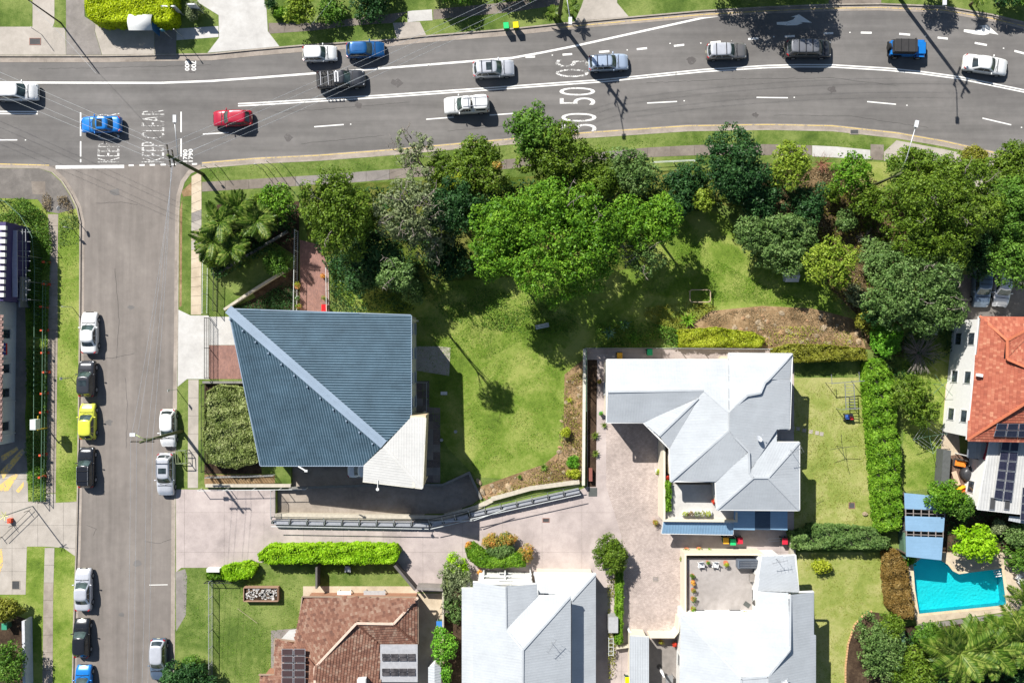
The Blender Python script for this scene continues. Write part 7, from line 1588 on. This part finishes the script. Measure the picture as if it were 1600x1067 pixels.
wall('blue-green corrugated boundary fence at the top beside the long hedge end', [(1408, 830), (1411, 870)], 1.4, .2, FGREEN, 'boundary_fence'); wall('blue-green corrugated boundary fence beside the brick-edged bed', [(1406, 978), (1409, 1100)], 1.6, .3, FGREEN, 'boundary_fence')
wall('dark timber boundary fence left of the blue pergola', [(1409, 768), (1412, 862)], 1.6, .1, mat('paling', srgb(96, 92, 88), .9), 'paling_fence')
wall('grey cladded wall along the left side of the timber deck', [(1474, 702), (1470, 760)], 1.6, .8, mat('cladding', srgb(84, 86, 84), .8), 'screen_wall'); wall('concrete wall at the right end of the shaded side passage', [(1236, 840), (1237, 866)], .9, .5, CONC_W)
wall('white-capped dark fence beside the round bush at the lower left corner', [(43, 966), (45, 1100)], 1.6, .25, mat('slat_white', (.5, .5, .52), .6), 'slatted_fence')
wall('low white letterbox wall beside the lime hedge', [(325, 889), (345, 889)], .9, .35, WALLW, 'letterbox_wall')
wall('low dark edge wall in front of the narrow hedge, beside the white garage', [(961, 1010), (984, 1007)], .9, .2, CONC_W)
# brick edging
be = thing('garden_edging', 'curved line of brick edging around the big bush bed on the lower lawn', 'garden edging', W(1335, 1000)); pts = [Vector(q) for q in P2([(1320, 1090), (1320, 1040), (1324, 1005), (1334, 975), (1348, 960), (1362, 953)])]
for a, b in zip(pts, pts[1:]):
    n = max(1, int((b - a).length / .3))
    for k in range(n): q = a.lerp(b, (k + .5) / n); mb = MB(); mb.box((q.x, q.y, H0 + .06), (.25, .16, .12), math.atan2((b - a).y, (b - a).x) + random.uniform(-.1, .1)); part('brick', mb, mat('edging_brick', srgb(190, 150, 110), .85), be)
# rocks on slope and beds
rk = [mat('rock_sand', srgb(160, 140, 112), .95, var=.3, bump=.5), mat('rock_grey', srgb(146, 130, 108), .95, var=.3, bump=.5), mat('rock_rust', srgb(150, 120, 90), .95, var=.3, bump=.5)]
def rock_mesh(seed):
    rr = random.Random(seed); mb = MB(); n, m = 9, 5; vs = []; fs = []
    for j in range(m + 1):
        th = math.pi * j / m
        for k in range(n): r_ = rr.uniform(.75, 1.1); vs.append((math.sin(th) * math.cos(2 * math.pi * k / n) * r_, math.sin(th) * math.sin(2 * math.pi * k / n) * r_, math.cos(th) * .5 * r_))
    for j in range(m):
        for k in range(n): fs.append((j * n + k, j * n + (k + 1) % n, (j + 1) * n + (k + 1) % n, (j + 1) * n + k))
    mb.add(vs, fs); return mb.mesh('rock', rk[seed % 3])
RK = [rock_mesh(i) for i in range(6)]
def rocks(poly, n, smin, smax, label, group):
    pm = P2(poly); xs = [p[0] for p in pm]; ys = [p[1] for p in pm]; k = 0
    while k < n:
        x, y = random.uniform(min(xs), max(xs)), random.uniform(min(ys), max(ys))
        if not inside((x, y), pm): continue
        o = bpy.data.objects.new('rock', random.choice(RK)); link(o); s_ = random.uniform(smin, smax); o.location = (x, y, H0 - s_ * .08); o.scale = (s_, s_ * random.uniform(.6, 1), s_ * .8); o.rotation_euler = (random.uniform(-.2, .2), random.uniform(-.2, .2), random.uniform(0, 6)); tag(o, label, 'rock', group); k += 1
rocks([(1090, 495), (1180, 482), (1270, 486), (1335, 503), (1345, 538), (1200, 535), (1120, 515)], 48, .12, .5, 'sandy rock lying on the bare slope below the grass', 'rocks on the bare slope')
rocks([(885, 590), (910, 575), (911, 750), (860, 756), (752, 775), (750, 765), (800, 745), (870, 715)], 60, .10, .38, 'sandy rock in the rocky bed beside the fence wall', 'rocks in the rocky bed')
mb = MB(); o_ = None
for i, (x, y, s_) in enumerate(((748, 752, .45), (754, 768, .5), (760, 777, .35), (796, 762, .7))):
    o = bpy.data.objects.new('boulder', RK[i]); link(o); o.location = (*W(x, y)[:2], H0 + .08); o.scale = (s_, s_ * .6, s_ * .7); o.rotation_euler = (0, 0, -1); tag(o, ('pale boulder at the upper tip of the court edge', 'pale boulder halfway down the court edge', 'small pale boulder low on the court edge', 'largest pale boulder beside the start of the slim concrete wall')[i], 'boulder')
cov = cover('leaf_litter', [(1090, 495), (1180, 480), (1270, 484), (1335, 503), (1348, 540), (1200, 540), (1120, 515)], 'litter', .0, .12, .07, .35, seed=20)
cov = cover('leaf_litter', [(885, 590), (912, 575), (913, 750), (860, 756), (752, 775), (750, 765), (800, 745), (870, 715)], 'litter', .0, .12, .06, .3, seed=21)

# clothesline frames, metal frame, ladder on the lawn
def rotary(label, px, py, h, r_, m, lines=True, rz=0.0):
    t = thing('clothesline', label, 'clothesline', W(px, py), rz); mb = MB(); mb.tube([(0, 0, 0), (0, 0, h)], .03, 8); part('mast', mb, m, t, True)
    for k in range(4): a = k * math.pi / 2; mb = MB(); mb.bar((0, 0, h - .25), (math.cos(a) * r_, math.sin(a) * r_, h), .035); part('arm', mb, m, t, True)
    if lines:
        for j in range(3):
            q = r_ * (.5 + .25 * j); mb = MB()
            for k in range(4): a, b = k * math.pi / 2, (k + 1) * math.pi / 2; z = h - .25 * (1 - q / r_); mb.bar((math.cos(a) * q, math.sin(a) * q, z), (math.cos(b) * q, math.sin(b) * q, z), .01)
            part('line', mb, FPALE, t, True)
    return t
rotary('bare rotary clothesline with dark arms on the sunny lawn', 1306, 696, 2.0, 1.5, FDARK, False, R(8)); rotary('pale green rotary clothesline in the shade of the neighbour yard', 1458, 600, 2.2, 1.5, FGREEN, False, R(40)); rotary('pale green rotary clothesline with strung lines on the neighbour lawn', 1437, 678, 2.3, 1.9, FGREEN, True, R(10))
t = thing('football_frame', 'aluminium ladder-like climbing frame standing on the sunny lawn with cross bars', 'climbing frame', W(1326, 625)); z = 2.0
me = mat('aluminium', (.4, .4, .4), .4, .5, .7)
for x0 in (1320, 1334): mb = MB(); mb.bar(W(x0, 599, z), W(x0 + 2, 640, z), .07); part('side_rail', mb, me, t)
for k in range(9): y = 601 + k * 4.6; mb = MB(); mb.bar(W(1320 + k * .2, y, z), W(1334 + k * .2, y, z), .05); part('rung', mb, me, t)
mb = MB(); mb.bar(W(1299, 599, z), W(1351, 595, z), .07); part('cross_bar', mb, me, t); mb = MB(); mb.bar(W(1316, 640, z), W(1345, 638, z), .06); part('cross_bar', mb, me, t)
for x, y in ((1300, 599), (1341, 596), (1317, 640), (1344, 638)): mb = MB(); c = W(x, y, z); mb.bar((c.x, c.y, H0), (c.x, c.y, z), .05); part('leg', mb, me, t)
for x, y, z1 in ((1299, 585, 2), (1342, 581, 2)): mb = MB(); mb.bar(W(x, y, z1), W(x + 1, y + 15, z1), .05); part('end_bar', mb, me, t)
t = thing('ride_on_toy', 'small blue, red and grey machine standing at the foot of the climbing frame', 'machine', W(1323, 651)); mb = MB(); mb.box((0, 0, .45), (.9, .7, .35)); part('deck', mb, mat('machine_black', (.03, .03, .035), .5), t, True)
mb = MB(); mb.box((-.25, .05, .75), (.35, .45, .25)); part('blue_cover', mb, mat('machine_blue', (.05, .12, .4), .4), t, True); mb = MB(); mb.box((.25, -.1, .72), (.3, .3, .2)); part('red_cover', mb, mat('machine_red', (.4, .03, .03), .4), t, True)
for sx in (-.4, .4):
    for sy in (-.35, .35): mb = MB(); mb.tube([(sx, sy - .05, .22), (sx, sy + .05, .22)], .1, 10); part('wheel', mb, TYRE, t, True)
t = thing('metal_frame', 'rounded rectangular metal frame on legs at the foot of the grass slope', 'frame', W(1094, 462)); mb = MB()
a = [(1078, 455), (1081, 453), (1108, 453), (1110, 455), (1110, 470), (1107, 472), (1081, 472), (1078, 469)]
for k in range(8): mb.bar(W(*a[k], .8), W(*a[(k + 1) % 8], .8), .09)
part('rim', mb, mat('frame_tan', srgb(170, 150, 125), .7), t)
for k in (0, 2, 4, 6): mb = MB(); c = W(*a[k], .8); mb.bar((c.x, c.y, H0), (c.x, c.y, .8), .06); part('leg', mb, mat('frame_tan', srgb(170, 150, 125), .7), t)
t = thing('bench', 'small pale slatted bench in the shade of the big tree', 'bench', W(847, 510), R(12))
for k in range(3): mb = MB(); mb.box((0, -.15 + k * .15, .45), (1.5, .1, .04)); part('slat', mb, FPALE, t, True)
for s_ in (-.6, .6): mb = MB(); mb.bar((s_, -.15, 0.1), (s_, -.15, .45), .06); mb.bar((s_, .18, 0.1), (s_, .2, .8), .06); part('leg', mb, FDARK, t, True)
mb = MB(); mb.box((0, .24, .75), (1.5, .04, .2)); part('backrest', mb, FPALE, t, True)
# rails under the footpath
rail_fence('pale metal bars beside the footpath above the dark shrub tree', [(1020, 256), (1085, 253)], 1.0, 'guard_rail', 2.2, FPALE, (.5, .98), 0, .06)
# bike rack style frame near the silver SUV
t = thing('frame_fence', 'square metal cage frame on the verge beside the silver SUV', 'cage frame', W(291, 712))
for z in (.6, 1.2):
    mb = MB(); q = [W(281, 702), W(296, 702), W(297, 722), (W(282, 722))]
    for k in range(4): mb.bar((q[k].x, q[k].y, z), (q[(k + 1) % 4].x, q[(k + 1) % 4].y, z), .06)
    part('ring', mb, mat('frame_olive', srgb(110, 120, 90), .7), t)
for q in (W(281, 702), W(296, 702), W(297, 722), W(282, 722)): mb = MB(); mb.bar((q.x, q.y, H0), (q.x, q.y, 1.2), .07); part('leg', mb, mat('frame_olive', srgb(110, 120, 90), .7), t)
# barrier caps and a basketball hoop on the left path
ORC = mat('cap_red', srgb(205, 80, 50), .6)
for i, (x, y) in enumerate(((77, 411), (77, 445), (73, 480), (74, 516), (75, 551), (77, 581), (74, 614), (73, 643), (72, 709), (71, 743))):
    t = thing('barrier_block', ('red-capped barrier post ' + ('topmost', 'second from top', 'third from top', 'fourth from top', 'fifth from top', 'sixth from top, level with the dark SUV', 'just below the dark SUV level', 'just above the hoop stand', 'second from bottom', 'bottommost')[i] + ' along the left footpath'), 'barrier post', W(x, y), 0, 'red-capped barrier posts')
    mb = MB(); mb.tube([(0, 0, H0), (0, 0, 1.2)], .03, 6); part('post', mb, STEEL, t, True)
    mb = MB(); mb.box((0, 0, H0 + .1), (.5, .28, .18)); part('foot', mb, ORC, t, True); mb = MB(); mb.box((0, 0, 1.18), (.22, .2, .16)); part('cap', mb, ORC, t, True)
t = thing('basketball_hoop', 'yellow-framed hoop stand with pale backboard at the embankment beside the footpath', 'basketball hoop', W(75, 668)); mb = MB(); YP = mat('yellow_steel', srgb(205, 175, 60), .5)
v = W(54, 663, 3.0) - W(75, 668); mb = MB(); mb.box((v.x, v.y, 2.9), (.62, 1.1, .9), 0); part('backboard', mb, mat('board_pale', (.5, .56, .52), .5), t, True)
for s_ in (-.7, .9): mb = MB(); mb.bar((0, 0, 1.9), (v.x + .3, v.y + s_, 2.9), .07); part('strut', mb, YP, t, True)
mb = MB(); mb.tube([(0, 0, 0), (0, 0, 2.0)], .07, 8); part('post', mb, YP, t, True)
t = thing('flag_pole_lamp', 'pale post with star-like fitting at the concrete crossover on the left', 'lamp post', W(52, 790)); mb = MB(); mb.tube([(0, 0, 0), (0, 0, 5.2)], .06, 8); part('post', mb, STEEL, t, True)
v = W(38, 774, 5.2) - W(52, 790)
for k in range(6): a_ = k; mb = MB(); mb.bar((0, 0, 5.1), (.5 * math.cos(a_), .5 * math.sin(a_), 5.3), .05); part('arm', mb, mat('yellow_pale', srgb(215, 210, 130), .6), t, True)
mb = MB(); mb.bar(W(0, 842, .9), W(48, 795, .9), .04); mb.bar(W(0, 842, .5), W(48, 795, .5), .04)
for q in ((4, 838), (22, 820), (46, 797)): c = W(*q); mb.bar((c.x, c.y, H0), (c.x, c.y, 1.0), .05)
single('chain_barrier', mb, FDARK, 'thin metal chain barrier slanting across the left concrete crossover', 'barrier')
t = thing('barrier_block', 'red barrier block alone on the concrete crossover', 'barrier post', W(19, 812)); mb = MB(); mb.box((0, 0, .35), (.4, .5, .5)); part('block', mb, ORC, t, True); mb = MB(); mb.tube([(0, 0, .6), (0, 0, 1.3)], .03, 6); part('post', mb, STEEL, t, True)
# skip / raised planter on the lawn
t = thing('raised_planter', 'open rectangular timber planter filled with pale rubble on the lower left lawn', 'planter', W(411, 925)); tm = mat('planter_timber', srgb(150, 120, 100), .85)
for a, b in (((-1.9, -.75), (1.9, -.75)), ((1.9, -.75), (1.9, .75)), ((1.9, .75), (-1.9, .75)), ((-1.9, .75), (-1.9, -.75))): mb = MB(); mb.bar((a[0], a[1], H0 + .35), (b[0], b[1], H0 + .35), .08, .7); part('side_board', mb, tm, t, True)
mb = MB(); mb.box((0, 0, .4), (3.7, 1.4, .3)); part('soil', mb, M['mulch'], t, True)
rub = MB()
for k in range(70): rub.box((random.uniform(-1.7, 1.7), random.uniform(-.6, .6), .57), (random.uniform(.1, .35), random.uniform(.1, .3), .12), random.uniform(0, 3))
o = part('rubble', rub, mat('rubble_pale', (.45, .43, .4), .9, var=.4), t, True); o['kind'] = 'stuff'
mb = MB(); mb.bar(W(371, 950, .3), W(402, 973, .3), .05); single('timber_pole', mb, mat('pole_pale', srgb(150, 145, 110), .8), 'pale thin pole lying on the lower left lawn', 'pole')
# tables, chairs, umbrella, barbecues
def chair(label, px, py, z, rz, m, s_=1.0):
    t = thing('chair', label, 'chair', (*W(px, py, z)[:2], z), rz)
    mb = MB(); mb.box((0, 0, .4 * s_), (.5, .5, .06)); part('seat', mb, m, t, True); mb = MB(); mb.add([(-.25, .25, .4), (.25, .25, .4), (.25, .48, 1.0), (-.25, .48, 1.0), (-.25, .3, .4), (.25, .3, .4), (.25, .53, 1.0), (-.25, .53, 1.0)], [(3, 2, 1, 0), (4, 5, 6, 7), (2, 3, 7, 6), (0, 3, 7, 4), (1, 2, 6, 5)]); part('backrest', mb, m, t, True)
    for a in (-.28, .28):
        mb = MB(); mb.box((a, 0, .6), (.07, .5, .04)); part('armrest', mb, m, t, True)
        for b in (-.22, .24): mb = MB(); mb.bar((a, b, 0), (a, b, .6), .05); part('leg', mb, m, t, True)
    return t
WP = mat('white_plastic', (.75, .75, .74)); DP = mat('dark_wicker', (.06, .055, .05), .7)
chair('left of the two white chairs under the terrace parapet', 1094, 881, 1.6, R(5), WP); chair('right of the two white chairs under the terrace parapet', 1116, 881, 1.6, R(-8), WP)
chair('white chair at the right end of the pool deck', 1588, 900, H0, R(60), WP); chair('second white chair crowded behind at the right end of the pool deck', 1592, 908, H0, R(40), WP)
chair('small grey folding chair under the lime hedge on the shaded lawn', 545, 888, H0, R(0), STEEL)
def table(label, px, py, z, wx, wy, m, rz=0.0, h=.74, name='table'):
    t = thing(name, label, 'table', (*W(px, py, z)[:2], z), rz); mb = MB(); mb.box((0, 0, h), (wx, wy, .05)); part('tabletop', mb, m, t, True)
    for a in (-1, 1):
        for b in (-1, 1): mb = MB(); mb.bar((a * wx * .42, b * wy * .42, 0), (a * wx * .42, b * wy * .42, h), .06); part('leg', mb, m, t, True)
    return t
table('small dark square side table at the lower part of the bottom courtyard', 1044, 1056, H0, .8, .8, mat('table_grey', (.2, .2, .2), .6)); table('tan coffee table on the timber deck', 1490, 746, H0, .55, 1.6, mat('table_tan', srgb(190, 165, 140), .7), R(18), .5); table('white outdoor table on the paving behind the tiled house', 540, 925, H0, 1.5, .7, WP); table('long grey table on the paving behind the tiled house', 587, 925, H0, 2.4, .8, mat('table_grey2', (.35, .35, .35), .6)); table('white bench table in the corner of the timber deck', 1527, 763, H0, .9, .9, WP)
t = thing('umbrella', 'closed white umbrella standing in the bottom courtyard', 'umbrella', (*W(1030, 1040)[:2], H0)); mb = MB(); mb.tube([(0, 0, 0), (0, 0, 3.0)], .03, 8); part('pole', mb, STEEL, t, True); mb = MB(); mb.tube([(0, 0, 1.1), (0, 0, 1.6), (0, 0, 2.95)], [.2, .17, .04], 10); part('canopy', mb, WP, t, True, True); mb = MB(); mb.cyl((0, 0), .3, 0, .08); part('base', mb, DP, t, True)
t = thing('barbecue', 'covered dark barbecue in the shaded corner of the terrace beside white house', 'barbecue', (*W(1170, 880, 2.1)[:2], 1.6)); mb = MB(); mb.box((0, 0, .45), (2.6, .9, .85)); part('bench', mb, mat('bench_steel', (.12, .14, .17), .5), t, True); mb = MB(); mb.box((0, .05, .92), (2.3, .7, .08)); part('cover', mb, mat('cover_dark', (.03, .04, .06), .4), t, True)
for k in range(4): mb = MB(); mb.bar((-1.1, -.3 + k * .2, .98), (1.1, -.3 + k * .2, .98), .03); part('ridge', mb, STEEL, t, True)
t = thing('patio_frame', 'square tiled stand beside the barbecue on the terrace', 'stand', (*W(1176, 900, 1.6)[:2], 1.6))
for z in (.35, .7): mb = MB(); mb.box((0, 0, z), (1.0, .8, .05)); part('shelf', mb, M['concrete_grey'], t, True)
for a in (-.45, .45):
    for b in (-.35, .35): mb = MB(); mb.bar((a, b, 0), (a, b, .72), .05); part('leg', mb, STEEL, t, True)
t = thing('kettle_barbecue', 'round dark kettle grill at the terrace edge beside the white roof', 'barbecue', (*W(1179, 940, 2.1)[:2], 1.6)); mb = MB(); mb.tube([(0, 0, .6), (0, 0, .75), (0, 0, .95), (0, 0, 1.05)], [.2, .32, .28, .08], 16); part('lid', mb, DP, t, True, True)
for k in range(3): mb = MB(); mb.bar((.15 * math.cos(k * 2.1), .15 * math.sin(k * 2.1), .65), (.3 * math.cos(k * 2.1), .3 * math.sin(k * 2.1), 0), .03); part('leg', mb, STEEL, t, True)
mb = MB(); mb.box((*W(1167, 944, 1.6)[:2], 1.63), (.7, .5, .04), R(-35)); single('doormat', mb, mat('mat_dark', (.08, .085, .08), .9), 'dark slate square lying near the kettle grill on the terrace', 'mat')
# deck with furniture at the right
q = [(1478, 712), (1516, 706), (1540, 722), (1540, 800), (1500, 790), (1476, 755)]; dk = thing('timber_deck', 'brown timber deck with furniture beside the flat white roof extension', 'deck', W(1508, 750)); pm = P2(q)
mb = MB(); mb.prism(offset_poly(pm, .05), H0, H0 + .1); part('base', mb, mat('deck_dark', (.03, .022, .018), .9), dk)
dm = [mat('deck_board', srgb(112, 88, 74), .8, var=.25), mat('deck_board_b', srgb(98, 78, 66), .8, var=.25)]; x0 = min(p[0] for p in pm)
for k in range(34):
    c = clip_rect(pm if area(pm) > 0 else pm[::-1], x0 + k * .145, x0 + k * .145 + .13, -99, 99)
    if len(c) >= 3: mb = MB(); mb.prism(c, H0 + .08, H0 + .13); part('board', mb, dm[k % 2], dk)
t = thing('covered_spa', 'round black covered heap on the timber deck', 'covered furniture', (*W(1516, 741, .8)[:2], H0 + .1)); mb = MB(); mb.tube([(0, 0, 0), (0, 0, .6), (0, 0, .85), (0, 0, .95)], [.95, .9, .65, .1], 18); part('cover', mb, mat('tarp_black', (.035, .035, .038), .35), t, True, True)
for k in range(6): a = k; mb = MB(); mb.bar((0, 0, .97), (.85 * math.cos(a), .85 * math.sin(a), .68), .04, .05); part('fold', mb, mat('tarp_black', (.035, .035, .038), .35), t, True)
def lounge(label, px, py, rz, mm, cush):
    t = thing('sofa', label, 'sofa', (*W(px, py)[:2], H0 + .1), rz); mb = MB(); mb.box((0, 0, .2), (1.3, .8, .3)); part('base', mb, mm, t, True); mb = MB(); mb.box((0, .38, .5), (1.3, .12, .5)); part('backrest', mb, mm, t, True); mb = MB(); mb.box((0, -.05, .4), (1.15, .62, .12)); part('cushion', mb, cush, t, True)
lounge('dark sofa with orange cushion near the cladded wall of the deck', 1496, 722, R(-10), DP, mat('cushion_orange', srgb(225, 125, 40), .8)); lounge('bright yellow and orange lounger at the lower end of the tan coffee table', 1496, 766, R(25), mat('cushion_yellow', srgb(240, 170, 30), .8), mat('cushion_red', srgb(225, 90, 30), .8))
# pots
def pot(label, px, py, z, leaf, r_=.3, potm=None, hh=.4):
    t = thing('potted_plant', label, 'potted plant', (*W(px, py, z)[:2], z)); mb = MB(); mb.tube([(0, 0, 0), (0, 0, hh)], [r_ * .6, r_ * .8], 12); part('pot', mb, potm or mat('pot_terracotta', srgb(180, 110, 80), .8), t, True)
    n = 5; d = rdir(n, 0) * r_ * .5 + np.array([0, 0, hh + r_ * .5]); g = gpos(t); V = cloud(d + np.array([g.x, g.y, g.z]), np.full(n, r_ * .75), 22, .07); np_part('foliage', V, LF[leaf], t)
WPOT = mat('pot_white', (.6, .6, .58), .6)
for a in ((1026, 735, H0, 'yellow', .32, WPOT, .5, 'yellow plant in a white pot against the garage wall'), (1023, 815, H0, 'mixed', .35, None, .4, 'yellow-brown potted plant at the corner of the terrace base'), (1006, 1010, H0, 'yellow', .3, None, .4, 'yellow potted plant by the white entry wall'), (1042, 745, 2.75, 'red', .2, None, .3, 'small terracotta pot at the top of the terrace hedge'), (1114, 782, 2.75, 'red', .3, None, .3, 'bright red flowering pot on the terrace of the white house'),
          (1081, 898, 1.6, 'green', .3, None, .3, 'upper left planter plant on the terrace with white chairs'), (1082, 908, 1.6, 'orange', .3, None, .3, 'orange flowering pot at the left parapet of the terrace'), (1082, 920, 1.6, 'mixed', .3, None, .3, 'mixed pot in the middle of the left terrace parapet'), (1082, 934, 1.6, 'green', .35, None, .3, 'green pot at the lower left terrace parapet'), (1082, 950, 1.6, 'hedge', .35, None, .3, 'lowest green pot at the left terrace parapet'),
          (1105, 877, 1.6, 'green', .22, None, .3, 'small pot between the two white terrace chairs'), (1133, 878, 1.6, 'yellow', .35, None, .3, 'yellow-green pot right of the white terrace chairs'), (1163, 957, 1.6, 'mixed', .4, None, .3, 'mottled potted plant near the white roof edge of the terrace'), (1032, 1001, H0, 'mixed', .35, None, .4, 'mixed potted plant inside the courtyard wall'), (1053, 1004, H0, 'red', .3, None, .4, 'crimson potted plant at the courtyard corner'),
          (466, 447, H0, 'yellow', .45, None, .4, 'yellow-green potted plant at the left side of the brick path'), (466, 466, H0, 'green', .3, WPOT, .4, 'round white pot at the left side of the brick path'), (468, 479, H0, 'hedge', .35, None, .3, 'lowest pot at the left side of the brick path'), (506, 432, H0, 'orange', .3, None, .3, 'orange plant at the right side of the brick path'), (508, 466, H0, 'green', .3, None, .3, 'green plant at the right side of the brick path'),
          (936, 596, H0, 'mixed', .3, None, .4, 'potted plant beside the cream west wall of the white house'), (938, 645, H0, 'fresh', .25, mat('pot_teal', srgb(30, 120, 110), .5), .4, 'teal pot lower on the cream west wall of the white house'), (750, 892, H0, 'orange', .3, None, .3, 'bright orange flower pot at the left end of the pergola'), (1072, 858, H0, 'green', .4, None, .3, 'leftmost leafy plant along the shaded passage wall'), (1091, 857, H0, 'hedge', .4, None, .3, 'middle leafy plant along the shaded passage wall'), (1108, 860, H0, 'fresh', .4, None, .3, 'rightmost leafy plant along the shaded passage wall'), (1066, 872, H0, 'hedge', .4, None, .3, 'leafy plant at the outer corner of the terrace base')):
    pot(a[7], a[0], a[1], a[2], a[3], a[4], a[5], a[6])
t = thing('terrace_planter', 'row of flowering plants and pale pots in a white trough at the terrace parapet', 'planter', (*W(1088, 801, 2.75)[:2], 2.75)); mb = MB(); mb.box((0, 0, .2), (3.2, .5, .4)); part('trough', mb, WPOT, t, True); g = gpos(t)
for k, lf in enumerate(('yellow', 'rust', 'pale', 'mixed', 'yellow')): cc = np.array([[g.x - 1.3 + k * .62, g.y, g.z + .55]]); np_part('plant', cloud(cc, np.array([.38]), 90, .07), LF[lf], t)
# other things round the houses
mb = MB(); mb.box((*W(694, 614)[:2], H0 + .15), (.7, .35, .3)); single('crate', mb, WPOT, 'small pale crate on the shaded grass right of the blue roof', 'crate')
for i, (x, y) in enumerate(((712, 674), (690, 687))): mb = MB(); c = W(x, y); mb.cyl((c.x, c.y), .2, H0, H0 + .25, 12, .15); single('floor_light', mb, STEEL, ('round metal cap on the shaded grass near the sunlit edge', 'round metal cap on the side path in the shade')[i], 'ground cap')
rail_fence('ramp handrail in the shade right of the blue roof', [(653, 597), (668, 597), (668, 650)], 1.0, 'handrail', 2, STEEL, (.98,), 0, .05, cat='handrail')
mb = MB(); mb.box((*W(915, 740)[:2], .5), (.35, 1.4, .6)); single('timber_bench', mb, mat('bench_brown', srgb(130, 80, 70), .8), 'short brown timber bench against the left boundary wall', 'bench', loc=W(915, 740))
bpy.data.objects['timber_bench'].location.x += .5
mb = MB(); a = W(926, 768); mb.box((a.x, a.y, H0 + .03), (.95, .95, .04)); single('rubber_mat', mb, mat('mat_dark', (.08, .085, .08), .9), 'dark square mat at the end of the sloping guard barrier', 'mat')
t = thing('outdoor_heater', 'pale grey garden cabinet between the narrow hedge and the long white roof', 'cabinet', W(955, 967)); mb = MB(); mb.box((0, 0, .9), (.95, 1.6, 1.8)); part('body', mb, mat('cabinet_grey', (.3, .3, .3), .6), t, True); mb = MB(); mb.box((0, 0, 1.83), (1.05, 1.7, .06)); part('roof', mb, mat('cabinet_top', (.36, .36, .36), .5), t, True)
t = thing('toy_ladder', 'flat white trellis frame with blue cloth beside the narrow hedge', 'trellis', W(953, 1005)); 
for s_ in (-.25, .25): mb = MB(); mb.bar((s_, -1.0, 1.0), (s_, 1.0, 1.0), .05); part('side', mb, FPALE, t, True)
for k in range(5): mb = MB(); mb.bar((-.25, -.9 + k * .45, 1.0), (.25, -.9 + k * .45, 1.0), .04); part('rung', mb, FPALE, t, True)
for a in (-1, 1):
    for s_ in (-.25, .25): mb = MB(); mb.bar((s_, a * .9, 0), (s_, a * .9, 1.0), .05); part('leg', mb, FPALE, t, True)
t = thing('cubby_house', 'small pale slatted cubby in the tree shade beside the olive-lime tree', 'cubby house', W(1232, 432)); mb = MB(); mb.box((0, 0, .55), (1.3, 1.1, 1.0)); part('wall', mb, mat('cubby_blue', (.25, .3, .36), .7), t, True)
for s_ in (-1, 1): mb = MB(); mb.add([(-.75, 0, 1.6), (.75, 0, 1.6), (.75, s_ * .7, 1.05), (-.75, s_ * .7, 1.05)], [(0, 1, 2, 3)]); part('roof', mb, mat('cubby_roof', (.4, .42, .45), .5), t, True)
mb = MB(); mb.box((*W(1455, 513)[:2], .6), (.7, 1.3, .9), R(-20)); single('garden_cabinet', mb, mat('cubby_roof', (.4, .42, .45), .5), 'pale blue-grey garden cabinet in shade above the red tiled house', 'cabinet')
mb = MB(); mb.strip(P2([(1495, 510), (1528, 506), (1524, 530), (1498, 528)], 1.2), .12, 0, 1.3, closed=True); single('plunge_tank', mb, WALLW, 'white-rimmed rectangular enclosure at the upper left corner of the red tiled house', 'enclosure')
for i, (x, y) in enumerate(((1484, 615), (1486, 640), (1482, 655), (1484, 668))): pot(('dark pot at the top of the white wall of the red tiled house', 'tan pot in the middle of the white wall of the red tiled house', 'pale pot on the side path of the red tiled house', 'small pot lowest on the side path of the red tiled house')[i], x, y, H0, ('green', 'rust', 'pale', 'mixed')[i], .25)
mb = MB(); c = W(1350, 802); o = bpy.data.objects.new('boulder', RK[1]); link(o); o.location = (c.x, c.y, H0 + .1); o.scale = (.35, .3, .3); tag(o, 'single brown boulder on the sunny lawn near the olive hedge', 'boulder')
t = thing('bedding_rack', 'clothes airer and folded things at the right end of the shaded passage', 'clothes airer', W(1208, 843)); mb = MB(); mb.bar((-.8, 0, .8), (.8, .12, .8), .05); mb.bar((-.8, .3, .8), (.8, .4, .8), .05); part('rail', mb, STEEL, t, True)
for a in (-.8, .8): mb = MB(); mb.bar((a, .1, 0), (a, .2, .8), .05); part('leg', mb, STEEL, t, True)
